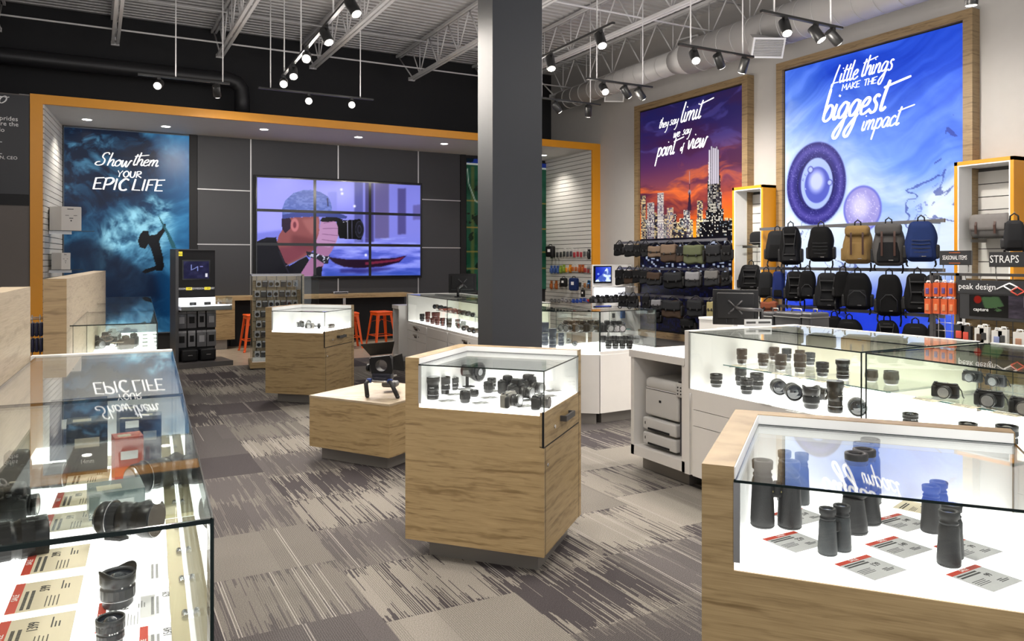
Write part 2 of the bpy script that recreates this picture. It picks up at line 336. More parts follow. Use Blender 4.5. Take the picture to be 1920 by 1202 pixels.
# ------------------------------------------------------------------ brush lettering: strokes on a grid (x-height 1, ascender 2)
GL = {
 'a': (.95, [[(.75, .85), (.45, 1), (.12, .6), (.15, .12), (.4, 0), (.68, .4), (.78, .95)], [(.76, .9), (.7, .25), (.85, .02), (1.05, .25)]]),
 'b': (.9, [[(.15, 2.1), (.1, 1), (.1, .1)], [(.1, .5), (.4, 1), (.75, .8), (.75, .25), (.4, -.02), (.1, .15)]]),
 'c': (.75, [[(.7, .8), (.45, 1), (.12, .65), (.15, .15), (.4, 0), (.8, .25)]]),
 'e': (.8, [[(.12, .45), (.5, .55), (.65, .85), (.42, 1), (.12, .65), (.15, .12), (.42, 0), (.85, .25)]]),
 'f': (.6, [[(.8, 1.9), (.5, 2.0), (.35, 1.5), (.25, 0), (.1, -.8)], [(.05, .95), (.65, 1.05)]]),
 'g': (.95, [[(.75, .85), (.45, 1), (.12, .6), (.15, .15), (.42, .05), (.7, .4), (.8, .95)], [(.78, .9), (.68, -.5), (.4, -1.25), (.1, -1.1), (.2, -.7), (.9, .1)]]),
 'h': (.9, [[(.2, 2.1), (.12, 1), (.08, 0)], [(.1, .45), (.45, 1), (.68, .85), (.65, .2), (.8, 0), (1.0, .2)]]),
 'i': (.4, [[(.15, 1), (.1, .25), (.25, 0), (.45, .2)], [(.2, 1.45), (.24, 1.55)]]),
 'l': (.45, [[(.25, 2.1), (.12, 1), (.12, .15), (.3, 0), (.5, .2)]]),
 'm': (1.35, [[(.12, 1), (.08, 0)], [(.1, .45), (.38, .98), (.58, .85), (.52, 0)], [(.55, .45), (.85, .98), (1.08, .85), (1.04, .15), (1.2, 0), (1.4, .2)]]),
 'n': (.92, [[(.12, 1), (.08, 0)], [(.1, .45), (.42, .98), (.66, .85), (.62, .15), (.8, 0), (.98, .2)]]),
 'o': (.85, [[(.45, 1), (.12, .7), (.12, .2), (.4, 0), (.72, .35), (.68, .85), (.42, 1), (.6, .8), (.95, .9)]]),
 'p': (.92, [[(.18, 1.05), (.1, 0), (.0, -1.1)], [(.12, .5), (.45, 1.02), (.76, .8), (.72, .25), (.42, 0), (.12, .2)]]),
 's': (.75, [[(.62, .9), (.4, 1.05), (.22, .8), (.5, .45), (.5, .1), (.25, -.02), (.05, .15)]]),
 't': (.55, [[(.35, 1.8), (.22, 1), (.18, .2), (.32, 0), (.55, .2)], [(0, 1.2), (.7, 1.32)]]),
 'T': (.55, [[(.35, 1.8), (.22, 1), (.18, .2), (.32, 0), (.55, .2)], [(.0, 1.4), (.6, 1.52), (1.9, 1.75)]]),
 'u': (.92, [[(.12, 1), (.08, .25), (.3, 0), (.6, .3), (.72, 1)], [(.7, .9), (.66, .2), (.82, 0), (1.0, .2)]]),
 'v': (.8, [[(.08, 1), (.28, 0), (.7, 1.0), (.9, .95)]]),
 'w': (1.2, [[(.1, 1), (.15, .1), (.35, 0), (.58, .9), (.65, .1), (.85, 0), (1.1, .95), (1.3, .9)]]),
 'y': (.9, [[(.12, 1), (.1, .4), (.35, .2), (.65, .5), (.75, 1)], [(.73, .9), (.6, -.4), (.3, -1.1), (.05, -1.0)]]),
 'L': (1.0, [[(.55, 2.0), (.3, 1), (.05, -.35), (.0, 0), (.45, .1), (.95, .1)]]),
 'S': (1.3, [[(1.15, 1.75), (.95, 2.05), (.5, 1.9), (.4, 1.35), (.8, .9), (.75, .25), (.25, 0), (-.2, .15), (-.1, .5), (.3, .6)]]),
 'V': (1.0, [[(.05, 1.7), (.3, 0), (.9, 1.5)]]),
 'O1': (1.0, [[(.5, 1), (.12, .7), (.12, .25), (.45, 0), (.8, .3), (.8, .75), (.5, 1)]]),
 'Y1': (.85, [[(.05, 1), (.35, .5), (.75, 1.0)], [(.38, .5), (.3, 0)]]),
 'U1': (.95, [[(.1, 1), (.1, .25), (.4, 0), (.7, .25), (.78, 1)]]),
 'R1': (.95, [[(.12, .95), (.08, 0)], [(.05, .95), (.6, 1), (.65, .65), (.15, .5), (.85, 0)]]),
 'E1': (.85, [[(.1, 1), (.05, 0)], [(.1, .97), (.8, 1.03)], [(.1, .52), (.6, .56)], [(.0, .03), (.75, .05)]]),
 'P1': (.9, [[(.15, 1), (.05, 0)], [(.0, .95), (.6, 1.03), (.8, .8), (.55, .5), (.12, .42)]]),
 'I1': (.4, [[(.18, 1), (.1, 0)]]),
 'C1': (.9, [[(.85, .9), (.5, 1), (.12, .6), (.2, .12), (.5, 0), (.8, .1)]]),
 'L1': (.85, [[(.15, 1), (.05, .03), (.75, .03)]]),
 'F1': (.85, [[(.15, 1), (.05, 0)], [(.1, .97), (.95, 1.03)], [(.1, .52), (.6, .55)]]),
 'M1': (1.15, [[(.05, 0), (.15, 1), (.5, .35), (.9, 1), (.98, 0)]]),
 'A1': (.95, [[(.02, 0), (.45, 1), (.8, 0)], [(.15, .38), (.72, .42)]]),
 'K1': (.9, [[(.12, 1), (.08, 0)], [(.75, 1), (.12, .45), (.8, 0)]]),
 'T1': (.85, [[(.42, 1), (.35, 0)], [(0, .95), (.85, 1.03)]]),
 'H1': (.95, [[(.1, 1), (.05, 0)], [(.78, 1), (.72, 0)], [(.08, .5), (.75, .52)]]),
}
def smooth(pts, n=5):
    if len(pts) < 3: return pts
    o = []
    for i in range(len(pts) - 1):
        p0 = pts[max(0, i - 1)]; p1 = pts[i]; p2 = pts[i + 1]; p3 = pts[min(len(pts) - 1, i + 2)]
        for k in range(n):
            t = k / n
            o.append(tuple(.5 * (2 * b + (c - a) * t + (2 * a - 5 * b + 4 * c - d) * t * t + (3 * b - a - 3 * c + d) * t ** 3) for a, b, c, d in zip(p0, p1, p2, p3)))
    return o + [pts[-1]]
def letters(mb, s, x, y, h, w, slant=.22, rise=0.0, sx=.8, depth=.004, M=None):
    # lettering on the local XY plane, lower left at x, y; h = x-height; w = pen width; returns pen x
    i = 0; tot = 0
    while i < len(s):
        ch = s[i]
        key = ch + '1' if ch.isupper() and ch + '1' in GL and (s[i + 1:i + 2].isupper() or s[max(0, i - 1):i].isupper()) else ch
        if ch == ' ': x += .55 * h * sx; i += 1; continue
        adv, st = GL[key]
        hard = key.endswith('1')
        for stroke in st:
            pts = stroke if hard and key not in ('O1', 'U1', 'C1', 'P1', 'R1') else smooth(stroke)
            q = [(x + (px + py * slant) * h * sx, y + py * h + rise * (x + px * h * sx)) for px, py in pts]
            vs = []; n = len(q)
            for k, (a, b) in enumerate(q):
                p0 = q[max(0, k - 1)]; p1 = q[min(n - 1, k + 1)]; dx, dy = p1[0] - p0[0], p1[1] - p0[1]; L = math.hypot(dx, dy) or 1
                ww = w * (.55 + .45 * abs(dy) / L) * (.75 if k in (0, n - 1) else 1)
                nx, ny = -dy / L * ww / 2, dx / L * ww / 2
                vs += [(a + nx, b + ny, 0), (a - nx, b - ny, 0), (a + nx, b + ny, depth), (a - nx, b - ny, depth)]
            fs = []
            for k in range(n - 1):
                o = 4 * k; fs += [(o + 2, o + 3, o + 7, o + 6), (o, o + 4, o + 5, o + 1), (o, o + 2, o + 6, o + 4), (o + 1, o + 5, o + 7, o + 3)]
            e = 4 * (n - 1); fs += [(0, 1, 3, 2), (e, e + 2, e + 3, e + 1)]
            mb.add(vs, fs, False, M)
        x += adv * h * sx; i += 1
    return x

# ------------------------------------------------------------------ room shell (metres; X along the back wall, Y into depth)
YB, YF, XR, ZD = 14.35, 12.50, 8.80, 5.56      # back wall, face of the orange portal, right wall, roof deck
SOF, PT = 3.69, 3.82                           # portal soffit and top
def carpet():
    m, t, b = nt('carpet_tiles'); N = t.nodes.new; L = t.links.new
    tc = N('ShaderNodeTexCoord'); sp = N('ShaderNodeSeparateXYZ'); L(tc.outputs['Object'], sp.inputs[0])
    def ma(op, a, b_=None, c=None, clamp=False):
        n = N('ShaderNodeMath'); n.operation = op; n.use_clamp = clamp
        for i, v in enumerate((a, b_, c)):
            if v is None: continue
            if isinstance(v, (int, float)): n.inputs[i].default_value = v
            else: L(v, n.inputs[i])
        return n.outputs[0]
    def wn(x, y, z=0.0):
        c = N('ShaderNodeCombineXYZ')
        for i, v in enumerate((x, y, z)):
            if isinstance(v, (int, float)): c.inputs[i].default_value = v
            else: L(v, c.inputs[i])
        w = N('ShaderNodeTexWhiteNoise'); w.noise_dimensions = '3D'; L(c.outputs[0], w.inputs['Vector']); return w.outputs['Value']
    x, y = sp.outputs['X'], sp.outputs['Y']; T = .61
    u = ma('DIVIDE', ma('ADD', x, -.455), T); i = ma('FLOOR', u)
    off = wn(i, 11.0); off = ma('MULTIPLY', ma('FLOOR', ma('MULTIPLY', off, 4)), .25)
    v = ma('ADD', ma('DIVIDE', y, T), off); j = ma('FLOOR', v); fv = ma('FRACT', v)
    col = ma('FLOOR', ma('DIVIDE', x, .0048)); cw = ma('FLOOR', ma('DIVIDE', x, .021))
    def tone(jj, s):   # tile tone 0 dark .. 1 light
        r = wn(i, jj, s); return ma('MULTIPLY', ma('FLOOR', ma('MULTIPLY', r, 4)), .333)
    t0 = tone(j, 1.0); j1 = ma('ADD', j, 1.0); tn = tone(j1, 2.0); tA = tone(j, 2.0)
    # each tile: ground tone t0, streaks of another tone bleeding from both ends, of random length per yarn row
    r1 = wn(col, j, 3.0); r2 = wn(col, j, 4.0); r3 = wn(cw, j, 5.0)
    len1 = ma('MULTIPLY', ma('MULTIPLY', r1, r3), .9); len2 = ma('MULTIPLY', ma('MULTIPLY', r2, r3), .6)
    k1 = ma('LESS_THAN', fv, len1); k2 = ma('GREATER_THAN', fv, ma('SUBTRACT', 1.0, len2))
    on = ma('GREATER_THAN', wn(i, j, 6.0), .3); k = ma('MULTIPLY', ma('MAXIMUM', k1, k2), on)
    k = ma('MULTIPLY', k, ma('GREATER_THAN', wn(col, 9.0), .38))
    tone_ = ma('ADD', ma('MULTIPLY', t0, ma('SUBTRACT', 1.0, k)), ma('MULTIPLY', ma('SUBTRACT', 1.0, t0), k))
    # thin pale pin lines in a few tiles
    pin = ma('MULTIPLY', ma('LESS_THAN', wn(cw, j, 8.0), .05), ma('LESS_THAN', ma('FRACT', ma('DIVIDE', x, .0130)), .4))
    rp = N('ShaderNodeValToRGB'); rp.color_ramp.interpolation = 'LINEAR'; el = rp.color_ramp.elements
    el[0].position = 0; el[0].color = (.056, .049, .051, 1); el[1].position = 1; el[1].color = (.215, .197, .172, 1)
    e = el.new(.33); e.color = (.088, .079, .078, 1); e = el.new(.67); e.color = (.150, .137, .122, 1)
    L(tone_, rp.inputs['Fac'])
    mx = N('ShaderNodeMix'); mx.data_type = 'RGBA'; mx.inputs['B'].default_value = (.29, .27, .245, 1); L(pin, mx.inputs['Factor']); L(rp.outputs['Color'], mx.inputs['A'])
    nz = N('ShaderNodeTexNoise'); nz.inputs['Scale'].default_value = 260; nz.inputs['Detail'].default_value = 2; L(tc.outputs['Object'], nz.inputs['Vector'])
    line = ma('FRACT', ma('DIVIDE', x, .0096)); ln = ma('MULTIPLY_ADD', ma('MULTIPLY', ma('LESS_THAN', line, .35), ma('GREATER_THAN', wn(ma('FLOOR', ma('DIVIDE', x, .16)), j, 7.0), .45)), -.28, 1.0)
    sp2 = ma('MULTIPLY', ma('MULTIPLY_ADD', nz.outputs['Fac'], 2.4, -.22), ln)
    m2 = N('ShaderNodeMix'); m2.data_type = 'RGBA'; m2.blend_type = 'MULTIPLY'; m2.inputs['Factor'].default_value = 1; L(mx.outputs['Result'], m2.inputs['A']); L(sp2, m2.inputs['B'])
    L(m2.outputs['Result'], b.inputs['Base Color']); b.inputs['Roughness'].default_value = .95; b.inputs['Specular IOR Level'].default_value = .1
    bp = N('ShaderNodeBump'); bp.inputs['Strength'].default_value = .5; bp.inputs['Distance'].default_value = .003; L(nz.outputs['Fac'], bp.inputs['Height']); L(bp.outputs['Normal'], b.inputs['Normal'])
    return m
struct('floor', MB().box(-5, XR, -3, 11.6, -.05, 0), carpet())
struct('floor_vinyl', MB().box(-5, XR, 11.6, 14.4, -.05, -.0005), wood('vinyl_floor', (.40, .33, .25), (.30, .24, .175), 1.4, .35))
struct('wall_right', MB().box(XR, XR + .2, -3, 14.55, -.05, ZD + .3), BEIGE)
struct('wall_back', MB().box(-5, XR + .2, YB + .005, YB + .2, -.05, ZD + .3), BLACKW)
struct('wall_left', MB().box(-5.2, -5, -3, 14.55, -.05, ZD + .3), BEIGE)
# corrugated roof deck, flutes along X
mb = MB(); pf = []; y = -3.0
while y < YB: pf += [(y, ZD), (y + .075, ZD), (y + .095, ZD + .038), (y + .135, ZD + .038), (y + .15, ZD)]; y += .15
vs = []; fs = []
for yy, zz in pf: vs += [(-5, yy, zz), (XR, yy, zz)]
for k in range(len(pf) - 1): fs.append((2 * k, 2 * k + 1, 2 * k + 3, 2 * k + 2))
mb.add(vs, fs); o = struct('ceiling', mb, DECKP)
so = o.modifiers.new('thickness', 'SOLIDIFY'); so.thickness = .01; so.offset = 1
# portal: black return wall above, orange frame, soffit, splayed slat side walls
NL0, NL1 = -.62, -.45       # niche left: opening edge and back corner
struct('trim_1', MB().box(-.77, 8.8, YF, YF + .05, SOF, PT).box(-.77, NL0, YF, YF + .05, 0, SOF).box(8.62, 8.8, YF, YF + .05, 0, SOF), ORANGE)
struct('ceiling_soffit', MB().box(-.9, XR, YF + .05, YB, SOF, SOF + .12), WHITEB)
def slats(x0, x1, y0, y1, z0, z1, n_axis, out, pitch=.0845):
    # slat boards between two corners in plan, facing 'out' side; grooves are real gaps over a dark backing
    d = Vector((x1 - x0, y1 - y0, 0)); L = d.length; a = math.atan2(d.y, d.x); a_ = MB(); b_ = MB(); M = TR(x0, y0, 0) @ RZ(a); z = z0
    while z < z1 - .02:
        zt = min(z1, z + pitch - .010); a_.box(0, L, -.016 * out, 0, z, zt, M); z += pitch
    b_.box(0, L, 0, .02 * out, z0, z1, M); return a_, b_
SLATW = mat('slat_white', (.66, .65, .62), .45); SLATB = mat('slat_groove', (.06, .06, .06), .6)
a, b_ = slats(NL0, NL1, YF + .05, YB, 0, SOF, 0, 1); t = thing('slatwall_panel', 'white slatwall lining the left side of the orange portal', 'slatwall', (0, 0, 0))
part('boards', a, SLATW, t); part('backing', b_, SLATB, t)
a, b_ = slats(8.64, 8.66, YF + .05, YB, 0, SOF, 0, -1); t = thing('slatwall_panel', 'tall white slatwall lining the right side of the orange portal', 'slatwall', (0, 0, 0))
part('boards', a, SLATW, t); part('backing', b_, SLATB, t)
struct('wall_left_return', MB().box(-.77, NL0 - .03, YF + .05, YB, 0, PT), BLACKW)
# left of the portal: story sign, black band, brown wall
struct('wall_back_left', MB().box(-5, -.775, YF + .02, YF + .2, 0, PT - .02), mat('taupe_wall', (.125, .11, .10), .6))
t = thing('story_sign', 'dark grey wall sign with white story text, left of the orange frame', 'sign', (-2.0, YF + .015, 2.42))
part('sign_board', MB().box(-1.5, 1.22, -.02, 0, 0, 1.36), DPANEL, t)
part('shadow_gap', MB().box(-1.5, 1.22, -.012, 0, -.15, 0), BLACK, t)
def sgn(body, px, py, h, al='RIGHT', sh=0, sx=1):
    X, Z = onY(px, py, YF); return txt('lettering', body, h, LETW, t, TR(X + 2.0, -.023, Z - 2.42) @ FACE_NY, al, .0006, sh, sx)
sgn('that prides', 34, 224, .086); sgn('ts share the', 35, 234, .086); sgn('do', 9, 244, .086); sgn('STEIN, CEO', 33, 297, .062)
mb = MB(); X, Z = onY(0, 193, YF); letters(mb, 'oo', X - .12 + 2, Z - 2.42, .1, .017, .3, 0, 1.1, .002, TR(0, -.0225, 0) @ FACE_NY)
for py in (267, 289): X, Z = onY(4, py, YF); mb.box(X - .3 + 2, X + 2, -.0225, -.02, Z - 2.42, Z - 2.412)
X, Z = onY(8, 182, YF); mb.box(X - .3 + 2, X + 2, -.0225, -.02, Z - 2.42, Z - 2.412)
part('script_lettering', mb, LETW, t)

# pillar
mb = MB().box(2.737, 3.187, 5.34, 5.60, 0, ZD); o = struct('pillar', mb, PILLARM)

# back wall: charcoal panels with metal strips
t = thing('wall_cladding', 'charcoal wall panels with thin silver joint strips behind the video wall', 'wall panel', (1.58, YB, 0))
X0, X1 = onY(369, 300, YB)[0], onY(862, 300, YB)[0]
seam = [onY(p, 300, YB)[0] for p in (469.5, 633, 783)]; xs = [X0] + seam + [X1]
zl = (onY(420, 356.5, YB)[1], onY(420, 458.5, YB)[1]); zr = (onY(824, 375.5, YB)[1], onY(824, 464.6, YB)[1])
pm = MB(); sm = MB()
for k in range(4): pm.box(xs[k] - 1.58 + .008, xs[k + 1] - 1.58 - .008, -.035, 0, 0, SOF)
for x in seam: sm.box(x - 1.58 - .011, x - 1.58 + .011, -.04, -.03, 0, SOF)
for z in zl: sm.box(xs[0] - 1.58, xs[1] - 1.58, -.04, -.034, z - .009, z + .009)
for z in zr: sm.box(xs[3] - 1.58, xs[4] - 1.58, -.04, -.034, z - .009, z + .009)
part('panels', pm, DPANEL, t); part('joint_strips', sm, mat('silver_strip', (.5, .5, .5), .35, .6), t)
for k, (a_, b2) in enumerate(((106, 119), (354, 369), (862, 872))):
    xa, xb = onY(a_, 300, YB)[0], onY(b2, 300, YB)[0]; struct('trim_%d' % (k + 2), MB().box(xa, xb, YB - .05, YB, 0, SOF), BLACK)

# ------------------------------------------------------------------ left poster: storm clouds and a climber
def framed_strip(t, mb_name, mb, m): return part(mb_name, mb, m, t)
xa, xb = onY(119, 300, YB)[0] + .01, onY(354, 300, YB)[0]
p = Pic(xa, xb, .3, 3.66, 150, 300)
wx = (p.fbm(.9, .9, 4, 3) - .5) * 1.0; wz = (p.fbm(.9, .9, 4, 5) - .5) * 1.0
n = p.fbm(1.1, 1.3, 6, 8, .6, wx, wz); n2 = p.fbm(2.4, 2.4, 5, 21, .6, wx * .6, wz * .6)
ax = (p.A - xa) / (xb - xa); az = (p.Z - 1.3) / 2.4
v = np.clip((n - .38) * 2.6, 0, 1); base = np.array([.05, .16, .27]); hi = np.array([.45, .74, .88])
n3 = p.fbm(5, 5, 5, 77, .62, wx, wz); v = np.clip(v + (n3 - .5) * .9, 0, 1)
p.c = base + (hi - base) * (v ** 1.3)[..., None] * (.45 + .75 * n2[..., None])
p.fill(np.clip(1.5 * (ax - .62) + .25 * (az - .4), 0, .75) * (az > -9), (.14, .45, .68))
K = lambda pts: [onY(a, b, YB) for a, b in pts]
dk = p.mask(K([(119, 235), (262, 240), (280, 262), (296, 285), (294, 312), (300, 330), (285, 345), (258, 362), (220, 378), (180, 392), (119, 430)]), .12)
p.fill(dk * np.clip(.85 - (n3 - .45) * 2.6, .35, .93), (.035, .09, .17))
br = p.mask(K([(190, 425), (240, 395), (290, 365), (320, 380), (325, 430), (300, 470), (255, 455), (210, 480), (185, 520), (180, 540), (190, 470)]), .16)
p.fill(br * np.clip((n3 - .32) * 3.0, 0, .9), (.58, .82, .90))
p.poly(K([(119, 455), (165, 445), (225, 480), (290, 520), (300, 560), (119, 580)]), (.03, .08, .15), .15, .7)
sil = (.045, .055, .075)
p.poly(K([(262, 440), (268, 433), (278, 433), (280, 444), (278, 458), (272, 467), (262, 464), (258, 452)]), sil, .01)
p.poly(K([(277, 442), (292, 440), (303, 430), (306, 420), (311, 420), (309, 433), (303, 443), (298, 452), (302, 468), (306, 485), (307, 500), (304, 508), (290, 507), (272, 513), (266, 510), (272, 505), (288, 500), (292, 498), (288, 485), (282, 465), (278, 458)]), sil, .008)
p.poly(K([(295, 401), (302, 412), (314, 432), (326, 455), (330, 466), (322, 466), (312, 440), (300, 414)]), (.14, .32, .36), .005)
t = thing('wall_poster', 'tall blue storm-cloud poster of a climber, lettered Show them your epic life', 'poster', (0, YB - .04, 0))
obj('print', p.mesh(lambda a, z: (a, -.008, z), picmat('poster_print', .68)), t)
part('frame', MB().box(xa - .01, xb + .01, -.006, .03, .28, 3.68), mat('poster_frame', (.10, .13, .17), .4), t)
mb = MB(); M = TR(0, -.012, 0) @ FACE_NY
def at_(px, py): return onY(px, py, YB)
X, Z = at_(181, 317); letters(mb, 'Show', X, Z + .06, .105, .023, .30, 0, 1.08, .002, M); X, Z = at_(247, 317); letters(mb, 'Them', X, Z + .06, .105, .023, .30, 0, 1.04, .002, M)
X, Z = at_(219, 331); letters(mb, 'YOUR', X, Z - .01, .105, .022, .15, 0, .95, .002, M)
X, Z = at_(174, 355); letters(mb, 'EPIC', X, Z, .19, .036, .2, 0, .88, .002, M); X, Z = at_(242, 357); letters(mb, 'LIFE', X + .04, Z, .19, .036, .2, 0, .86, .002, M)
part('lettering', mb, emat('poster_white', (.9, .9, .9), .55), t)

# green map board behind the pillar
xa, xb = onY(873, 300, YB)[0], onY(1022, 300, YB)[0]
p = Pic(xa, xb, .9, 3.62, 90, 160); n = p.fbm(3, 3, 5, 4); p.c = np.array([.10, .27, .20]) + (n[..., None] - .5) * .16
p.fill((p.Z > 3.52) * 1.0, (.12, .2, .5)); p.fill(((p.Z > 3.49) & (p.Z < 3.52)) * 1.0, (.75, .78, .75))
for x in (xa + .12, xa + .16, xa + .9): p.line([(x, .9), (x, 3.45)], .02, (.42, .38, .18))
for z in (2.75, 2.2, 1.7, 1.35): p.line([(xa, z), (xb, z)], .02, (.55, .45, .22))
p.line([(xa + .02, 3.4), (xa + .05, 3.1), (xa + .2, 2.75), (xa + .5, 2.6)], .018, (.7, .75, .7))
p.fill(((p.fbm(5, 5, 3, 9) > .66) & (p.A < xa + .35)) * .8, (.04, .1, .07))
t = thing('map_board', 'green wall chart with gold grid lines, half hidden by the pillar', 'poster', (0, YB - .03, 0))
obj('print', p.mesh(lambda a, z: (a, -.012, z), picmat('chart_print', .35)), t); part('board', MB().box(xa, xb, -.01, .03, .88, 3.64), BLACK, t)

# ------------------------------------------------------------------ video wall, three by three screens
SX0, SX1 = onY(477.3, 400, YB)[0], onY(785.2, 400, YB)[0]; SZ1 = onY(631, 339.4, YB)[1]; SZ0 = onY(700, 518.5, YB)[1]
p = Pic(0, 1, 0, 1, 300, 180)
def C(pts):
    o = []
    for x, y in pts:
        s = (x - 112) / 925.; yt = 152 + 53 * s; yb = 700 + 15 * s; o.append((s, 1 - (y - yt) / (yb - yt)))
    return o
z = p.Z[..., None]; xx = p.A[..., None]
p.c = np.array([.47, .48, .84]) * (1 - z * 0) + 0 * xx
p.c = p.c * (1 - np.clip(.5 - z, 0, 1)) + np.array([.36, .46, .95]) * np.clip(.5 - z, 0, 1) * 1.0
p.c += (.14 * np.exp(-((xx - .1) ** 2) / .05) * np.array([.8, .75, .8])) * (z > .3) + .12 * np.exp(-((xx - .5) ** 2 + (z - .85) ** 2) / .03)
for q, c_ in (([(640, 170), (690, 170), (690, 520), (640, 520)], (.30, .31, .58)), ([(700, 170), (752, 170), (750, 520), (700, 520)], (.24, .22, .42)), ([(756, 170), (840, 180), (842, 500), (756, 500)], (.36, .33, .52)),
              ([(893, 225), (944, 225), (944, 480), (893, 480)], (.28, .26, .48)), ([(985, 320), (1037, 315), (1037, 400), (985, 400)], (.36, .34, .6)), ([(490, 240), (540, 240), (540, 420), (490, 420)], (.5, .52, .86))):
    p.poly(C(q), c_, .012, .9)
p.poly(C([(112, 460), (240, 445), (330, 470), (330, 500), (112, 500)]), (.40, .42, .78), .02, .8)
n = p.fbm(9, 26, 4, 3); p.fill((p.Z < .36) * np.clip((n - .45) * 2.2, 0, .5), (.16, .22, .62)); p.fill((p.Z < .42) * (p.A > .45) * np.clip((.5 - n) * 2, 0, .6), (.66, .70, .98))
p.poly(C([(470, 655), (560, 690), (1037, 680), (1037, 720), (470, 720)]), (.16, .26, .62), .05, .7)
p.poly(C([(488, 596), (530, 632), (580, 652), (660, 662), (800, 656), (905, 634), (945, 598), (880, 610), (720, 614), (600, 612), (530, 602)]), (.13, .05, .14), .008)
p.poly(C([(700, 645), (900, 628), (938, 602), (870, 618), (700, 630)]), (.42, .14, .24), .008)
p.poly(C([(560, 665), (800, 662), (880, 668), (700, 690), (560, 685)]), (.16, .14, .40), .02, .8)
for q in ((566, 228), (570, 250), (640, 320), (705, 590)): X, Z = C([q])[0]; p.ell(X, Z, .012, .02, (.95, .95, 1), .8)
skin = (.50, .28, .29)
p.poly(C([(230, 470), (250, 440), (290, 378), (440, 374), (446, 400), (440, 430), (452, 470), (430, 500), (440, 530), (410, 560), (390, 575), (330, 612), (262, 640), (235, 600), (210, 540)]), skin, .006)
p.poly(C([(350, 390), (440, 380), (446, 420), (440, 470), (400, 470), (370, 430)]), (.60, .37, .37), .02, .8)
p.poly(C([(300, 470), (430, 500), (440, 530), (410, 560), (330, 560), (290, 520)]), (.36, .18, .20), .03, .7)
p.poly(C([(225, 540), (330, 530), (400, 545), (330, 600), (262, 630)]), (.42, .2, .26), .02, .8)
p.poly(C([(242, 384), (286, 376), (296, 400), (288, 440), (262, 462), (246, 440)]), (.16, .10, .18), .006)
X, Z = C([(312, 418)])[0]; p.ell(X, Z, .026, .075, (.70, .42, .44), .2); p.ell(X, Z, .012, .04, (.42, .2, .25), .4)
n = p.fbm(60, 60, 2, 5)
cap = p.mask(C([(248, 384), (245, 335), (262, 285), (305, 245), (360, 228), (400, 228), (450, 240), (492, 265), (510, 305), (514, 345), (430, 352), (330, 352), (270, 362)]), .004); p.fill(cap, (.31, .38, .66)); p.fill(cap * np.clip((n - .4) * 2, 0, .5), (.48, .55, .82))
p.poly(C([(248, 384), (247, 362), (330, 348), (430, 350), (514, 344), (560, 360), (600, 376), (592, 388), (520, 382), (440, 374), (340, 376), (290, 378)]), (.22, .26, .52), .004)
p.line(C([(488, 275), (492, 318)]), .006, (.1, .1, .2))
hand = (.66, .50, .66)
p.poly(C([(440, 530), (530, 528), (515, 560), (480, 610), (440, 705), (320, 705), (370, 640), (405, 590)]), (.58, .40, .55), .006)
p.poly(C([(452, 402), (490, 385), (520, 388), (545, 420), (550, 480), (535, 520), (500, 545), (455, 535), (425, 515), (440, 470)]), hand, .005)
for a_, b2 in (((470, 410), (530, 400)), ((465, 440), (545, 440)), ((462, 470), (545, 480)), ((460, 500), (530, 512))): p.line(C([a_, b2]), .006, (.45, .3, .45))
p.poly(C([(112, 505), (170, 482), (215, 484), (225, 530), (262, 620), (285, 640), (372, 588), (390, 610), (330, 705), (112, 705)]), (.05, .04, .08), .006)
p.line(C([(265, 640), (372, 590)]), .008, (.4, .38, .5)); p.line(C([(150, 500), (215, 484)]), .006, (.1, .1, .15)); p.line(C([(230, 560), (290, 700)]), .005, (.16, .15, .2))
p.poly(C([(430, 650), (462, 645), (455, 705), (405, 705)]), (.05, .04, .08), .005)
p.poly(C([(372, 562), (420, 572), (470, 592), (502, 590), (492, 632), (470, 632), (430, 606), (380, 592)]), (.12, .12, .16), .004)
p.fill(p.mask(C([(375, 565), (502, 592), (480, 630), (380, 590)])) * (n > .55), (.7, .7, .8))
p.poly(C([(448, 400), (460, 378), (540, 380), (575, 392), (560, 410), (520, 400), (480, 405)]), (.05, .04, .07), .004)
p.poly(C([(538, 410), (556, 398), (640, 394), (672, 390), (690, 420), (692, 470), (678, 505), (640, 502), (556, 496), (546, 470), (548, 440)]), (.03, .03, .05), .004)
X, Z = C([(668, 448)])[0]; p.ell(X, Z, .030, .100, (.10, .10, .13), .1); p.ell(X, Z, .026, .090, (.42, .44, .58), .12, .8, .86); p.ell(X, Z, .013, .05, (.35, .36, .5), .3, .8, .6)
p.line(C([(600, 396), (602, 500)]), .004, (.6, .6, .7)); p.line(C([(625, 396), (627, 500)]), .003, (.35, .35, .45))
for q in ((575, 405), (590, 402)): p.line(C([q, (q[0] + 6, q[1] + 2)]), .004, (.8, .8, .9))
t = thing('video_wall', 'large video wall of nine screens showing a man in a cap photographing', 'screen', (SX0, YB - .12, SZ0))
WW, HH = SX1 - SX0, SZ1 - SZ0; scr = picmat('screen_picture', .72, .15)
part('mounting_frame', MB().box(-.03, WW + .03, .02, .08, -.03, HH + .03), BLACK, t)
for r in range(3):
    for c_ in range(3):
        x0, x1 = WW * c_ / 3, WW * (c_ + 1) / 3; z0, z1 = HH * r / 3, HH * (r + 1) / 3
        b_ = part('screen', MB().box(x0, x1, -.01, .02, z0, z1), BLACKG, t)
        obj('picture', p.mesh(lambda a, z: (a * WW, -.012, z * HH), scr, 100 * c_ + 2, 100 * c_ + 98, 60 * r + 2, 60 * r + 58), b_)

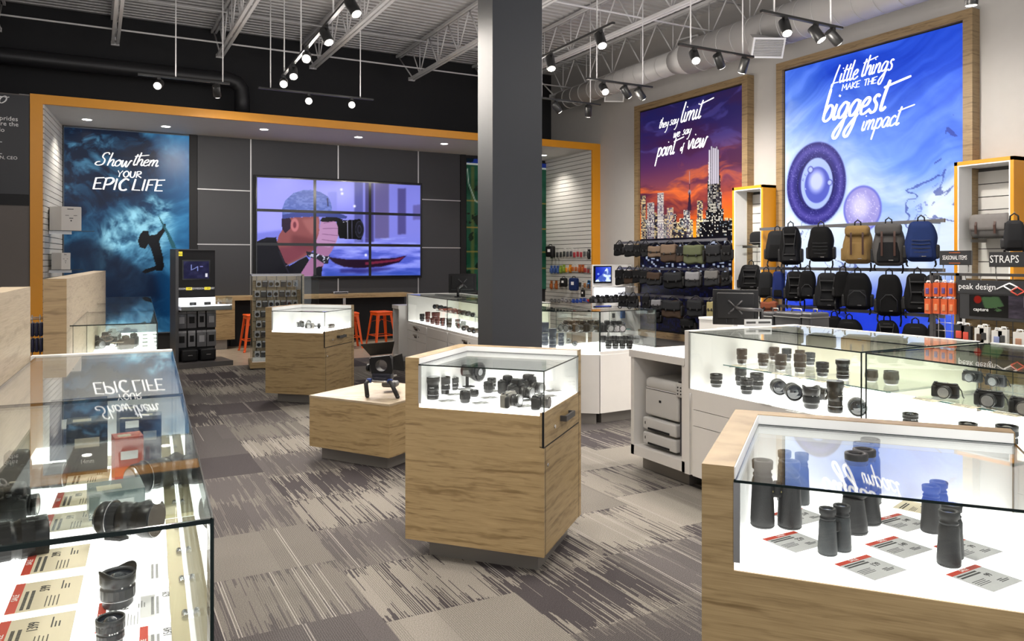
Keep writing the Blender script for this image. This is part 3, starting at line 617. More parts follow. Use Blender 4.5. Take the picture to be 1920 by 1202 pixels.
# ------------------------------------------------------------------ right wall light boxes
def on8(pts): return [onX(a, b, XR) for a, b in pts]
LB = XR - .10
def lightbox(Y0, Y1, ztop, zbot, label, pic, lets, strength):
    # Y0 far, Y1 near
    t = thing('wall_light_box', label, 'poster', (XR, (Y0 + Y1) / 2, 0)); yo = (Y0 + Y1) / 2; f = .11; fr = MB()
    fr.box(-.14, 0, Y1 - yo, Y1 - yo + f, zbot, ztop).box(-.14, 0, Y0 - yo - f, Y0 - yo, zbot, ztop).box(-.14, 0, Y1 - yo + f, Y0 - yo - f, ztop - f, ztop).box(-.14, 0, Y1 - yo + f, Y0 - yo - f, zbot, zbot + f)
    part('frame', fr, OAKD, t)
    part('black_edge', MB().box(-.09, 0, Y1 - yo + f, Y0 - yo - f, zbot + f, ztop - f), BLACK, t)
    obj('lit_picture', pic.mesh(lambda a, z: (-.1, a - yo, z), picmat('lit_print_%d' % int(strength * 100), strength, .4)), t)
    mb = MB()
    for s, px, py, h, w, sl, rise, sx in lets:
        Y, Z = onX(px, py, XR); letters(mb, s, 0, 0, h, w, sl, rise, sx, .003, TR(-.104, Y - yo, Z) @ FACE_NX)
    part('lettering', mb, LETE, t); return t
# skyline at sunset
Ya, Yb_ = 11.234, 8.474; p = Pic(8.604, 11.104, .3, 4.19, 250, 380)
zz = p.Z; wx = (p.fbm(.6, 1.2, 4, 31) - .5) * 1.2
n = p.fbm(.7, 2.2, 6, 12, .6, wx, wx * .5); n2 = p.fbm(1.2, 4.0, 5, 17, .6, wx, wx)
g = np.clip((zz - 1.9) / 2.3, 0, 1)[..., None]
stops = [(0, (1.0, .62, .10)), (.14, (.98, .42, .10)), (.28, (.74, .32, .20)), (.40, (.50, .26, .32)), (.55, (.34, .19, .36)), (.75, (.20, .15, .36)), (1.0, (.13, .13, .33))]
for (a0, c0), (a1, c1) in zip(stops[:-1], stops[1:]):
    k = np.clip((g - a0) / (a1 - a0), 0, 1); c0, c1 = np.array(c0), np.array(c1); mk = ((g >= a0) & (g <= a1)); p.c = np.where(mk, c0 * (1 - k) + c1 * k, p.c)
p.fill(np.clip((n - .47) * 4, 0, .8) * np.clip(1.3 - g[..., 0] * .9, 0, 1) * (zz > 2.15), (.28, .13, .24))
p.fill(np.clip((n2 - .54) * 5, 0, .8) * np.clip(1 - abs(zz - 2.7) / .8, 0, 1), (.95, .45, .20))
p.fill(np.clip((n2 - .56) * 4, 0, .4) * (zz > 3.3), (.34, .32, .62))
rs = np.random.RandomState(5)
def tower(px0, px1, py, tone, seed, lit=.45):
    (y0, z0), (y1, _) = onX(px0, py, XR), onX(px1, py, XR); m = ((p.A < y0) & (p.A > y1) & (p.Z < z0)).astype(float); p.fill(m, (tone * .6, tone * .52, tone * .6))
    cx = np.floor(p.A / .030).astype(int); cz = np.floor(p.Z / .026).astype(int)
    h = np.abs(np.sin(cx * 127.1 + cz * 311.7 + seed * 74.7) * 43758.5) % 1; inside = ((p.A / .030) % 1 > .25) & ((p.Z / .026) % 1 > .35)
    p.fill(m * inside * (h < lit), (.92, .90, .84) if seed % 3 else (.95, .85, .62)); p.fill(m * inside * (h > .9), (.5, .55, .6))
for k in range(46):
    x = 1206 + rs.rand() * 188; w = 5 + rs.rand() * 9; tower(x, x + w, 385 + rs.rand() * 50 + (8 if x < 1300 else 0), .20 + rs.rand() * .35, k, .25 + rs.rand() * .45)
for a_ in ((1210, 1219, 368, .4, 3, .6), (1241, 1253, 363, .75, 4, .75), (1222, 1235, 381, .6, 5, .6), (1259, 1271, 391, .7, 6, .6), (1290, 1302, 397, .5, 8, .5), (1316, 1326, 377, .45, 9, .55), (1335, 1340, 340, .12, 10, .35), (1337, 1353, 305, .10, 11, .55), (1353, 1360, 330, .10, 12, .35), (1352, 1362, 362, .3, 13, .5), (1332, 1366, 395, .10, 14, .4), (1268, 1296, 428, .3, 15, .4), (1320, 1394, 418, .08, 16, .22)): tower(*a_)
p.fill((p.Z < onX(1300, 445, XR)[1]) * 1.0, (.05, .05, .09)); cx = np.floor(p.A / .05).astype(int); cz = np.floor(p.Z / .035).astype(int)
h = np.abs(np.sin(cx * 27.1 + cz * 91.7) * 43758.5) % 1; p.fill((p.Z < 1.85) * (h > .86) * (p.Z > 1.2) * .8, (.7, .75, .85)); p.fill((p.Z < 1.6) * (h < .35) * (p.A % .05 > .012) * .7, (.08, .10, .26))
for x0, x1, yy in ((1338, 1341, 282), (1341.5, 1344.5, 276), (1345, 1348, 278), (1348.5, 1351.5, 279), (1352, 1354, 276), (1354.5, 1357, 282)):
    Y0, Z0 = onX(x0, yy, XR); Y1, Z1 = onX(x1, 345, XR); p.poly([(Y0, Z0), (Y1, Z0), (Y1, Z1), (Y0, Z1)], (.82, .80, .86)); p.line([(Y1, Z0), (Y1, Z1 - .3)], .012, (.12, .10, .14))
Y, Z = onX(1301.5, 322, XR); _, Zb = onX(1301.5, 395, XR); p.line([(Y, Z), (Y, Zb)], .012, (.16, .10, .18)); p.line([(Y, Z - .35), (Y, Zb)], .035, (.20, .13, .22))
_, Zp = onX(1301.5, 361, XR); p.ell(Y, Zp, .045, .05, (.55, .5, .55), .3); p.poly([(Y - .05, Zb), (Y + .05, Zb), (Y + .012, Zp), (Y - .012, Zp)], (.2, .13, .2)); p.line([(Y, Z), (Y, Z - .2)], .01, (.85, .7, .7))
lightbox(Ya, Yb_, 4.32, .16, 'tall lit sunset skyline poster lettered They say limit we say point of view', p,
    [('they', 1244, 242, .082, .013, .35, 0, 0.98), ('say', 1264, 236, .082, .013, .35, 0, 1.05), ('limiT', 1284, 231, .155, .027, .35, 0, 1.02), ('we', 1271, 259, .078, .013, .35, 0, 1.05), ('say', 1288, 254, .078, .013, .35, 0, 1.05),
     ('poinT', 1240, 295, .145, .026, .35, 0, 0.88), ('of', 1284, 284, .06, .014, .3, 0, 0.88), ('view', 1297, 281, .145, .027, .35, 0, 0.95)], .62)
# blue liquid macro
Y0, Y1 = 7.917, 5.095; p = Pic(5.225, 7.787, .3, 4.22, 230, 350)
wx = (p.fbm(.7, .7, 4, 41) - .5) * 1.6; wz = (p.fbm(.7, .7, 4, 43) - .5) * 1.6
n = p.fbm(.8, .8, 6, 44, .55, wx, wz); st = p.fbm(.5, 5, 5, 46, .6, wx * 1.0, wz * .7 + p.A * .5)
s = (7.787 - p.A) / 2.56; h = (p.Z - 1.5) / 2.7
dark = np.array([.16, .32, .84]); mid = np.array([.38, .54, .95]); pale = np.array([.80, .87, 1.0])
k = np.clip(1.12 - h * 1.15 - .55 * (s - .55) * (h > .0) + (n - .5) * 1.4 + .30 * np.clip((.3 - s) / .3, 0, 1), 0, 1)[..., None]
p.c = np.where(k < .5, dark * (1 - 2 * k) + mid * 2 * k, mid * (2 - 2 * k) + pale * (2 * k - 1)); p.c += ((st - .5) * .30)[..., None]
p.fill(np.clip((n - .60) * 4, 0, .5) * (h < .7), (.88, .93, 1)); low = np.clip((.25 - (p.Z - .3)) / .25, 0, 1)
p.fill(np.clip(1 - abs(p.Z - 1.68) / .55, 0, .6) * np.clip(.5 + n, 0, 1), (.86, .92, 1.0)); p.fill(np.clip((1.35 - p.Z) / .5, 0, .85), (.05, .16, .84)); p.fill(np.clip((n - .5) * 3, 0, .5) * (p.Z < 1.6), (.55, .68, 1.0))
con = p.fbm(.9, .9, 5, 44, .55, wx, wz); p.fill((np.abs(con - .55) < .006) * (h < .75) * .55, (.12, .16, .45)); p.fill((np.abs(con - .62) < .006) * (h < .75) * .4, (.2, .25, .6))
Y, Z = onX(1538, 345, XR); R = .47; rr = np.hypot((p.A - Y) / .50, (p.Z - Z) / .58)
p.ell(Y, Z, .54, .62, (.60, .70, .98), .1, .8); p.ell(Y, Z, .50, .58, (.16, .15, .45), .04); p.fill(np.clip(1 - abs(rr - .82) / .12, 0, 1) * .75, (.36, .33, .68)); p.fill(np.clip(1 - abs(rr - .60) / .05, 0, 1) * .8, (.07, .08, .30))
p.ell(Y - .02, Z, .27, .36, (.62, .70, .96), .05); p.ell(Y - .03, Z - .02, .215, .255, (.30, .34, .72), .05); p.ell(Y - .02, Z + .03, .16, .19, (.72, .76, .98), .5)
for a_, b2, r in ((1529, 319, .055), (1565, 343, .05), (1520, 328, .018), (1515, 338, .016), (1520, 355, .014)): yy, z2 = onX(a_, b2, XR); p.ell(yy, z2, r, r, (.26, .28, .62), .2); p.ell(yy, z2, r * .75, r * .75, (.66, .72, .96), .3)
Y, Z = onX(1626, 392, XR); p.ell(Y, Z, .29, .31, (.40, .42, .80), .06); p.ell(Y, Z, .265, .285, (.60, .58, .84), .08); p.ell(Y + .03, Z + .03, .18, .2, (.80, .78, .94), .6); p.fill((rs.rand(*p.A.shape) > .93) * (np.hypot(p.A - Y, p.Z - Z) < .25) * .5, (1, .97, 1))
p.fill((rs.rand(*p.A.shape) > .95) * (rr < 1) * (rr > .6) * .45, (.6, .6, .9))
lightbox(Y0, Y1, 4.35, .16, 'huge blue lit poster of swirling liquid bubbles, lettered Little things make the biggest impact', p,
    [('Little', 1570, 160, .118, .021, .35, 0, 0.87), ('Things', 1623, 146, .118, .021, .35, 0, 0.87), ('MAKE', 1588, 172, .08, .016, .2, 0, .90), ('THE', 1629, 163, .08, .016, .2, 0, .90),
     ('biggesT', 1550, 230, .20, .042, .35, 0, 0.90), ('impacT', 1624, 247, .12, .022, .35, 0, 0.90)], .66)
# ------------------------------------------------------------------ structure under the roof
for k, (x, y1) in enumerate(((-1.25, 13.6), (.30, 13.6), (1.85, 13.6), (3.40, 13.6), (5.25, 13.6), (6.9, 13.6), (8.35, 13.6))):
    t = thing('roof_joist', 'pale grey open-web steel roof joist, %s from the left' % ORD[k], 'joist', (x, 0, 0), 0, 'open-web joists under the roof deck')
    ch = MB(); wb = MB(); zt, zb = ZD - .03, 4.92
    for s in (-1, 1):
        ch.box(s * .032 - .018, s * .032 + .018, .5, YB - .05, zt - .045, zt); ch.box(s * .035 - .022, s * .035 + .022, 1.2, y1, zb - .02, zb + .02)
    y = 1.4; up = True
    while y < y1 - .3:
        wb.cyl((0, y, zb if up else zt - .03), (0, y + .42, zt - .03 if up else zb), .012, 6)
        if up: wb.cyl((0, y, zb), (0, y, zt - .02), .010, 6)
        up = not up; y += .42
    wb.cyl((0, y1 - .1, zb), (0, YB - .1, zt - .05), .014, 6); ch.box(-.06, .06, y1 - .05, y1, zb - .03, zb + .03)
    part('chords', ch, JOIST, t); part('web_bars', wb, JOIST, t)
for k, (y, z) in enumerate(((12.85, 4.95), (12.9, 5.46), (8.68, 4.95), (8.72, 5.46), (5.4, 4.95), (5.45, 5.46))):
    o = obj('bridging_bar', MB().cyl((-5, y, z), (8.8, y, z), .014, 8).box(-5, 8.8, y - .02, y + .02, z - .003, z + .003).mesh(JOIST))
    props(o, 'pale steel bridging bar across the joists, %s pair from the back, %s bar' % (ORD[k // 2], 'lower' if z < 5 else 'upper'), 'steel bar', 'bridging bars between the joists')
# ducts
DUCT = mat('white_duct', (.52, .51, .50), .4, .1)
def duct(path_a, path_b, r, ribs, m):
    mb = MB(); a, b = Vector(path_a), Vector(path_b); mb.cyl(a, b, r, 28); n = int((b - a).length / ribs); rb = MB()
    for k in range(1, n): p_ = a.lerp(b, k / n); d = (b - a).normalized() * .006; rb.cyl(p_ - d, p_ + d, r + .006, 28)
    return mb, rb
t = thing('air_duct', 'white spiral air duct running along the top of the right wall', 'duct', (8.22, 8, 4.7))
a1, r1 = duct((0, 1.6, 0), (0, 5.0, 0), .185, .28, DUCT); a2, r2 = duct((0, 1.25, 0), (0, -10, 0), .26, .28, DUCT)
a1.cyl((0, 1.6, 0), (0, 1.25, 0), .185, 28, .26); a1.v, a1.f, a1.sm = a1.v + r1.v, a1.f + [tuple(i + len(a1.v) for i in f) for f in r1.f], a1.sm + r1.sm; a2.v, a2.f, a2.sm = a2.v + r2.v, a2.f + [tuple(i + len(a2.v) for i in f) for f in r2.f], a2.sm + r2.sm; part('far_tube', a1, DUCT, t); part('near_tube', a2, DUCT, t)
for k, (px, py, Y, sz) in enumerate(((1288, 84, 9.75, .42), (1441, 90, 7.3, .43), (1152, 180, 11.45, .36))):
    X, Z = onY(px, py, Y); t = thing('air_vent', ['white slatted air grille above the duct near the wall', 'large white slatted air grille hanging under the near duct', 'small white slatted air grille at the far end of the duct'][k], 'vent', (X, Y, Z), 0, None, (0, 0, -.45 if k else -1.35))
    M = RX(.45 if k else 0.0)
    mb = MB(); mb.M = M; s = sz / 2; mb.box(-s, s, 0, .03, -s * .62, -s * .52).box(-s, s, 0, .03, s * .52, s * .62).box(-s, -s * .9, 0, .03, -s * .52, s * .52).box(s * .9, s, 0, .03, -s * .52, s * .52)
    part('grille_frame', mb, LINING, t); mb = MB(); mb.M = M
    for q in range(11): z = -s * .5 + s * q / 10.; mb.box(-s * .9, s * .9, .004, .03, z - .004, z + .006)
    part('louvres', mb, DUCT, t); mb = MB(); mb.M = M; mb.prism([(-s * .95, .03), (s * .95, .03), (s * .6, .42 if k == 1 else .30), (-s * .6, .42 if k == 1 else .30)], -s * .5, s * .5); part('duct_boot', mb, DUCT, t)
t = thing('air_duct', 'black air duct along the dark back wall, upper left', 'duct', (0, 13.85, 4.6)); mb = MB(); mb.tube([(-4.9, 0, 0), (-2, 0, 0), (2.05, 0, 0), (2.17, 0, -.04), (2.24, 0, -.14), (2.25, 0, -.3), (2.25, 0, -.62)], .13, 18)
part('tube', mb, mat('black_duct', (.016, .016, .018), .45), t)

# ------------------------------------------------------------------ track lights
LAMPE = emat('lamp_face', (1.0, .86, .66), 45.0); TRK = mat('track_black', (.012, .012, .012), .4)
heads = 0
def head(t, lx, ly, aim, lit=True, vis=True):
    global heads
    d = Vector(aim).normalized(); p0 = Vector((lx, ly, -.02)); piv = Vector((lx, ly, -.10)); q = d.to_track_quat('Z', 'Y').to_matrix().to_4x4(); M = Matrix.Translation(piv) @ q
    mb = MB(); mb.lathe([(.046, -.07), (.052, -.065), (.052, .095), (.049, .10)], 20, M); mb.cyl(p0, piv, .012, 8); mb.box(lx - .02, lx + .02, ly - .02, ly + .02, -.045, -.01)
    h = part('lamp_head', mb, TRK, t); f = MB(); f.lathe([(.042, .101), (.040, .104)], 20, M); part('lamp_face', f, LAMPE, h)
    if vis:
        L = bpy.data.lights.new('track_spot', 'SPOT'); L.energy = SPOT_W; L.color = (1, .93, .85); L.spot_size = 1.75; L.spot_blend = .9; L.shadow_soft_size = .05
        o = bpy.data.objects.new('track_spot', L); COL.objects.link(o); o.parent = t; o.location = piv + d * .115; o.rotation_euler = (-d).to_track_quat('Z', 'Y').to_euler()
        L = bpy.data.lights.new('lamp_fill', 'POINT'); L.energy = FILL_W; L.color = (1, .93, .86); L.shadow_soft_size = .05; o = bpy.data.objects.new('lamp_fill', L); COL.objects.link(o); o.parent = t; o.location = piv + d * .17  # added omnidirectional fill light, stands in for light bounced up to the roof
def track(p0, p1, hs, label, drops=(.15, .85)):
    a, b = Vector((*p0, 3.9)), Vector((*p1, 3.9)); c = (a + b) / 2; t = thing('track_light', label, 'track light', c, 0, 'suspended black track lights'); d = b - a; n = d.normalized(); s = Vector((-n.y, n.x, 0)) * .018
    mb = MB(); A, B = a - c, b - c; mb.prism([((A - s).x, (A - s).y), ((B - s).x, (B - s).y), ((B + s).x, (B + s).y), ((A + s).x, (A + s).y)], -.012, .012); part('track', mb, TRK, t)
    for k in drops: q = A.lerp(B, k); part('suspension_rod', MB().cyl(q, q + Vector((0, 0, ZD - 3.9)), .008, 6), JOIST, t)
    for k, aim in hs: q = A.lerp(B, k); head(t, q.x, q.y, aim)
    return t
CAMD = lambda x, y: (-x, -y, -2.2)
dn = (-.15, -.25, -1)
track((2.03, 6.3), (2.15, 10.15), [(.12, (.3, -.5, -.9)), (.38, (.2, -.5, -.9)), (.62, (-.25, -.9, -.5)), (.82, (-.1, -.7, -.8)), (.98, (-.2, -.9, -.45))], 'long black track light running away from the camera, five lamps, upper left', (.3, .7, .97))
track((.5, 10.95), (1.62, 10.95), [(.22, (-.25, -.9, -.45)), (.85, (.2, .75, -.7))], 'black track light before the orange frame, left one with one bright and one dark lamp', (.4, .92))
track((2.0, 11.0), (3.65, 11.0), [(.42, (-.2, -.92, -.35)), (.8, (-.25, -.95, -.3))], 'black track light before the orange frame, with the two brightest starry lamps', (.1, .88))
track((4.6, 6.3), (4.66, 9.3), [(.08, (-.1, -.5, -.85)), (.42, (-.1, -.4, -.9)), (.85, (-.3, -.8, -.5))], 'black track light running away just right of the pillar', (.1, .5, .9))
wl = (.75, .1, -.75)
track((5.68, 8.38), (6.77, 8.38), [(.25, (-.2, -.7, -.65)), (.58, wl), (.8, wl)], 'short black track light, third from the front along the right wall, over the skyline poster')
track((5.6, 9.7), (6.83, 9.7), [(.02, (-.45, -.85, -.3)), (.35, wl), (.82, (.4, .6, -.8))], 'short black track light, farthest along the right wall, beside the pillar')
track((5.68, 6.57), (6.81, 6.57), [(.2, (-.3, -.6, -.75)), (.52, (.7, .3, -.7)), (.87, (.1, .5, -.9))], 'short black track light, second from the front along the right wall, above the backpacks')
track((5.62, 5.32), (6.77, 5.32), [(.28, (-.2, -.45, -.85)), (.66, (.25, -.45, -.8)), (.88, (.75, -.1, -.6))], 'short black track light, nearest one along the right wall, two lamps lit')
for k, (a_, b2) in enumerate((((5.6, 3.9), (6.8, 3.9)), ((5.6, 2.2), (6.8, 2.2)), ((1.2, 1.0), (1.2, 4.6)), ((-1.2, 1.0), (-1.2, 5.0)), ((4.4, .5), (4.4, 4.5)), ((-1.2, 6.5), (-1.2, 10.2)), ((-.2, -1.4), (3.2, -1.4)))):  # out-of-view tracks added for more room light, continuing the visible rows
    track(a_, b2, [(.15, (.1, .2, -1)), (.5, (-.1, .25, -1)), (.85, (.1, .1, -1))], 'unseen black track light added to light the room, %s of seven' % ORD[k], (.1, .9))
# soffit downlights
for k, (px, py) in enumerate(((163, 224), (311, 237), (495, 242.5), (672, 257), (833, 269.5), (1019, 291))):
    x, y = P(px, py, SOF); t = thing('downlight', 'round white recessed downlight in the portal soffit, %s from the left' % ORD[k], 'downlight', (x, y, SOF), 0, 'recessed soffit downlights')
    part('trim_ring', MB().lathe([(.085, -.004), (.085, 0.0)], 24), LINING, t); part('lens', MB().lathe([(.065, -.006), (.065, -.004)], 24), emat('downlight_face', (1, .95, .88), 9), t)
    L = bpy.data.lights.new('downlight_spot', 'SPOT'); L.energy = 85; L.color = (1, .92, .82); L.spot_size = 2.1; L.spot_blend = .8; L.shadow_soft_size = .06
    o = bpy.data.objects.new('downlight_spot', L); COL.objects.link(o); o.parent = t; o.location = (0, 0, -.02)

# ------------------------------------------------------------------ oak display kiosks
def bar_handle(x, y, z, L, parent, axis='x', m=None):
    mb = MB()
    if axis == 'x': mb.box(x - L / 2, x + L / 2, y - .034, y - .022, z - .014, z + .014).box(x - L / 2, x - L / 2 + .012, y - .024, y, z - .014, z + .014).box(x + L / 2 - .012, x + L / 2, y - .024, y, z - .014, z + .014)
    else: mb.box(x + .022, x + .034, y - L / 2, y + L / 2, z - .014, z + .014).box(x, x + .024, y - L / 2, y - L / 2 + .012, z - .014, z + .014).box(x, x + .024, y + L / 2 - .012, y + L / 2, z - .014, z + .014)
    return part('handle', mb, m or STEEL, parent)
def kiosk(B, ang, L, D, zr, zg, zd, label, tw=.075, tb=.03):
    # origin = floor point under the corner where the two glass sides meet; front runs to -x, right side to +y
    t = thing('display_kiosk', label, 'display case', (*B, 0), ang); g = .006
    part('kick_base', MB().box(-L + .09, -.06, .09, D - .06, 0, .10), GREYK, t)
    part('cabinet', MB().box(-L, -.022, 0, D, .10, zd - .02).box(-.022, -.0, 0, .02, .10, zd - .17).box(-.022, 0, D - .045, D, .1, zd), OAK, t)
    part('side_panel', MB().box(-L, -L + tw, 0, D, zd - .02, zr), OAK, t); part('back_panel', MB().box(-L + tw, 0, D - tb - .03, D, zd - .02, zr), OAK, t)
    part('lining', MB().box(-L + tw, -L + tw + .004, .012, D - tb - .03, zd, zg).box(-L + tw, -.008, D - tb - .034, D - tb - .03, zd, zg).box(-L + tw, -L + tw + .003, .004, D - tb - .03, zg + g, zr - .002).box(-L + tw, -.004, D - tb - .033, D - tb - .03, zg + g, zr - .002), LINING, t)
    part('light_deck', MB().box(-L + tw, -.006, .006, D - tb - .03, zd - .02, zd), LIGHTP, t)
    dr = part('drawer', MB().box(-.022, .0, .003, D - .05, zd - .165, zd - .004), OAK, t); bar_handle(0, D * .52, zd - .08, .16, dr, 'y', DSTEEL)
    part('lock', MB().cyl((0, D * .25, zd - .10), (.006, D * .25, zd - .10), .009, 12), CHROME, dr)
    dd = part('door', MB().box(-.022, 0, .024, D - .05, .103, zd - .172), OAK, t); part('lock', MB().cyl((0, .05, zd - .26), (.006, .05, zd - .26), .009, 12), CHROME, dd)
    part('reveal', MB().box(-.01, .0004, .0, D - .045, zd - .172, zd - .165).box(-.01, .0004, .0195, .0245, .1, zd - .17).box(-.01, .0004, D - .05, D - .045, .1, zd).box(-.01, .0004, -.0004, .003, zd - .165, zd), BLACK, t)
    part('front_glass', MB().box(-L + tw, 0, 0, g, zd, zg), GLASS, t); part('side_glass', MB().box(-g, 0, g, D - tb - .03, zd, zg), GLASS, t)
    part('top_glass', MB().box(-L + tw, 0, 0, D - tb - .03, zg, zg + g), GLASS, t)
    e = .0022; part('glass_edges', MB().box(-L + tw, e, -e, 0, zg, zg + g).box(0, e, 0, D - tb - .03, zg, zg + g).box(-e, e, -e, e, zd, zg).box(-L + tw, -L + tw + .004, 0, D - tb - .03, zg - .001, zg + g + .001).box(-L + tw, 0, D - tb - .034, D - tb - .03, zg - .001, zg + g + .001), GEDGE, t)
    part('edge_channel', MB().box(-L + tw - .001, -L + tw + .014, -.0015, .004, zd, zg).box(-.004, .0015, D - tb - .045, D - tb - .03, zd, zg), mat('aluminium', (.5, .51, .52), .3, .8), t)
    return t
AN = math.atan2(-.753, .659)
kiosk((1.867, 3.110), AN, .735, .667, 1.015, .978, .787, 'oak display kiosk in the foreground centre, lit deck of lenses and small cameras under glass')
kiosk((2.112, 7.945), math.atan2(-.69, .72), .70, .66, 1.012, .968, .769, 'oak display kiosk farther back beside the tall filter case, few small cameras under glass')
kiosk((1.778, .807), math.atan2(-.776, .631), .725 + .05, .735, 1.012, .975, .785, 'oak display kiosk with binoculars and red sale cards, bottom right corner', .075)
# low oak plinth
e1 = Vector((.403, -.64)).normalized(); t = thing('display_plinth', 'low square oak plinth carrying the black camera rig', 'plinth', (1.845, 5.21, 0), math.atan2(e1.y, e1.x))
part('kick_base', MB().box(-.70, -.07, .07, .75, 0, .10), GREYK, t)
part('block', MB().box(-.76, 0, 0, .80, .10, .47), OAK, t); part('top_board', MB().box(-.762, .002, -.002, .802, .47, .484), OAKP, t)

# ------------------------------------------------------------------ glass counters
def counter(name, label, org, ang, L, D, zt, zd, body, lend='glass', rend='glass', shelf=None, fronts=(), cat='display counter', back=None, kick=.10, panes=2):
    t = thing(name, label, cat, (*org, 0), ang); g = .007; e = .0028
    part('kick_base', MB().box(.06, L - .06, .06, D - .04, 0, kick), GREYK, t)
    part('cabinet', MB().box(0, L, .018, D, kick, zd - .03), body, t); part('light_deck', MB().box(.008, L - .008, .008, D - .02, zd - .03, zd), LIGHTP, t)
    part('front_rail', MB().box(0, L, 0, .008, zd - .03, zd - .001), body, t)
    for kind, x0, x1, z0, z1, hx in fronts:
        q = part(kind, MB().box(x0 + .002, x1 - .002, 0, .017, z0 + .002, z1 - .002), body, t)
        if hx is not None:
            part('handle_recess', MB().box(hx - .055, hx + .055, -.002, .001, (z0 + z1) / 2 - .022, (z0 + z1) / 2 + .018), DSTEEL, q); part('handle', MB().box(hx - .06, hx + .06, -.02, -.002, (z0 + z1) / 2 + .005, (z0 + z1) / 2 + .025), STEEL, q)
            part('lock', MB().cyl((hx + .14, 0, (z0 + z1) / 2), (hx + .14, -.004, (z0 + z1) / 2), .008, 10), DSTEEL, q)
    part('front_glass', MB().box(0, L, 0, g, zd, zt - g), GLASS, t)
    ed = MB().box(0, L, -e, 0, zt - g, zt).box(0, L, D - .02, D - .02 + e, zt - g, zt)
    for side, x in ((lend, 0), (rend, L)):
        s = 1 if x == 0 else -1
        if side == 'glass':
            part('end_glass', MB().box(min(x, x + s * g), max(x, x + s * g), g, D - .02, zd, zt - g), GLASS, t); ed.box(x - e, x + e, -e, e, zd, zt).box(x - e, x + e, 0, D, zt - g, zt).box(x - e * .6, x + e * .6, D - .02 - e, D - .02, zd, zt)
        elif side == 'panel': part('end_panel', MB().box(min(x, x - s * .045), max(x, x - s * .045), 0, D, kick, zt + .004), body, t); ed.box(x - e, x + e, -e, e, zd, zt)
        elif side == 'open': ed.box(x - e * .5, x + e * .5, 0, D - .02, zt - g, zt)
    if panes == 2: part('top_glass', MB().box(0, L, 0, D * .52, zt - g, zt), GLASS, t); part('top_glass', MB().box(0, L, D * .52 + .003, D - .02, zt - g, zt), GLASS, t); ed.box(0, L, D * .52, D * .52 + .003, zt - g, zt)
    else: part('top_glass', MB().box(0, L, 0, D - .02, zt - g, zt), GLASS, t)
    part('glass_edges', ed, GEDGE, t)
    if back: part('back_panel', MB().box(.01, L - .01, D - .02, D, zd, zt - g), back, t); part('back_rim', MB().box(0, L, D - .025, D, zt - g, zt + .003), body, t)
    for k, sh in enumerate(shelf or ()):
        x0, x1, y0, y1, z = sh; q = part('glass_shelf', MB().box(x0, x1, y0, y1, z - .006, z), GLASS, t); part('shelf_edge', MB().box(x0, x1, y0 - .002, y0, z - .006, z), GEDGEL, q)
        mb = MB()
        for x in (x0 + .04, (x0 + x1) / 2, x1 - .04): mb.box(x - .01, x + .01, y1, y1 + .012, zd, z).box(x - .006, x + .006, y0 + .02, y1, z - .016, z - .006)
        part('shelf_bracket', mb, STEEL, q)
    return t
BKY = mat('case_back_cream', (.62, .60, .47), .25); BKG = glass('smoke_glass', (.80, .86, .80), .07)
# white ring of counters round the till: left arm, corner, back arm
fr = [('drawer', 0, .82, .42, .54, .36), ('drawer', 0, .82, .54, .64, .36), ('door', 0, .41, .10, .42, None), ('door', .41, .82, .10, .42, None), ('drawer', .85, 1.62, .52, .64, .4), ('door', .85, 1.23, .10, .52, None), ('door', 1.23, 1.62, .10, .52, None)]
la = math.atan2(-10.16 + 8.55, 3.75 - 3.86)
counter('glass_counter', 'white glass counter full of lenses on the far side, left of the pillar', (3.87, 10.16), la, 1.63, .78, 1.04, .67, WHITE, 'panel', 'glass', [(.35, 1.6, .30, .62, .83)], fr, back=BKY)
counter('glass_counter', 'white glass counter mostly hidden behind the dark pillar', (3.758, 8.53), la, 1.2, .78, 1.04, .67, WHITE, 'glass', 'glass', [(.02, 1.18, .30, .62, .83)], [('drawer', .02, 1.18, .52, .64, .6), ('door', .02, .6, .1, .52, None), ('door', .6, 1.18, .1, .52, None)], back=BKY)
counter('glass_counter', 'white glass counter with big telephoto lenses, just right of the pillar', (3.677, 7.33), la, 1.17, .42, 1.04, .67, WHITE, 'glass', 'glass', [(.05, 1.1, .12, .38, .83)], [('door', .02, 1.15, .1, .64, None)], back=None)
tp = [(3.655, 6.150), (4.078, 5.806), (4.082, 6.150)]; t = thing('glass_counter', 'small three-cornered white glass counter at the ring corner, right of the pillar', 'display counter', (4.0, 6.05, 0)); tq = [(x - 4.0, y - 6.05) for x, y in tp]
tk = [((x * .86) + .0, (y * .86) + .0) for x, y in tq]; part('kick_base', MB().prism(tk, 0, .10), GREYK, t); part('cabinet', MB().prism(tq, .10, .64), WHITE, t); part('light_deck', MB().prism([(x * .98, y * .98) for x, y in tq], .64, .67), LIGHTP, t)
gv = Vector((tq[1][0] - tq[0][0], tq[1][1] - tq[0][1], 0)); ga = math.atan2(gv.y, gv.x); part('front_glass', MB().box(0, gv.length, 0, .007, .67, 1.033, TR(*tq[0], 0) @ RZ(ga)), GLASS, t); part('top_glass', MB().prism(tq, 1.033, 1.04), GLASS, t)
part('glass_edges', MB().box(0, gv.length, -.003, 0, 1.033, 1.04, TR(*tq[0], 0) @ RZ(ga)).box(tq[1][0] - .003, tq[1][0] + .003, tq[1][1] - .003, tq[1][1] + .003, .67, 1.04).box(tq[0][0] - .003, tq[0][0] + .003, tq[0][1] - .003, tq[0][1] + .003, .67, 1.04), GEDGE, t); part('door_seam', MB().box(gv.length * .5, gv.length * .5 + .003, -.001, 0, .1, .64, TR(*tq[0], 0) @ RZ(ga)), GREYK, t)
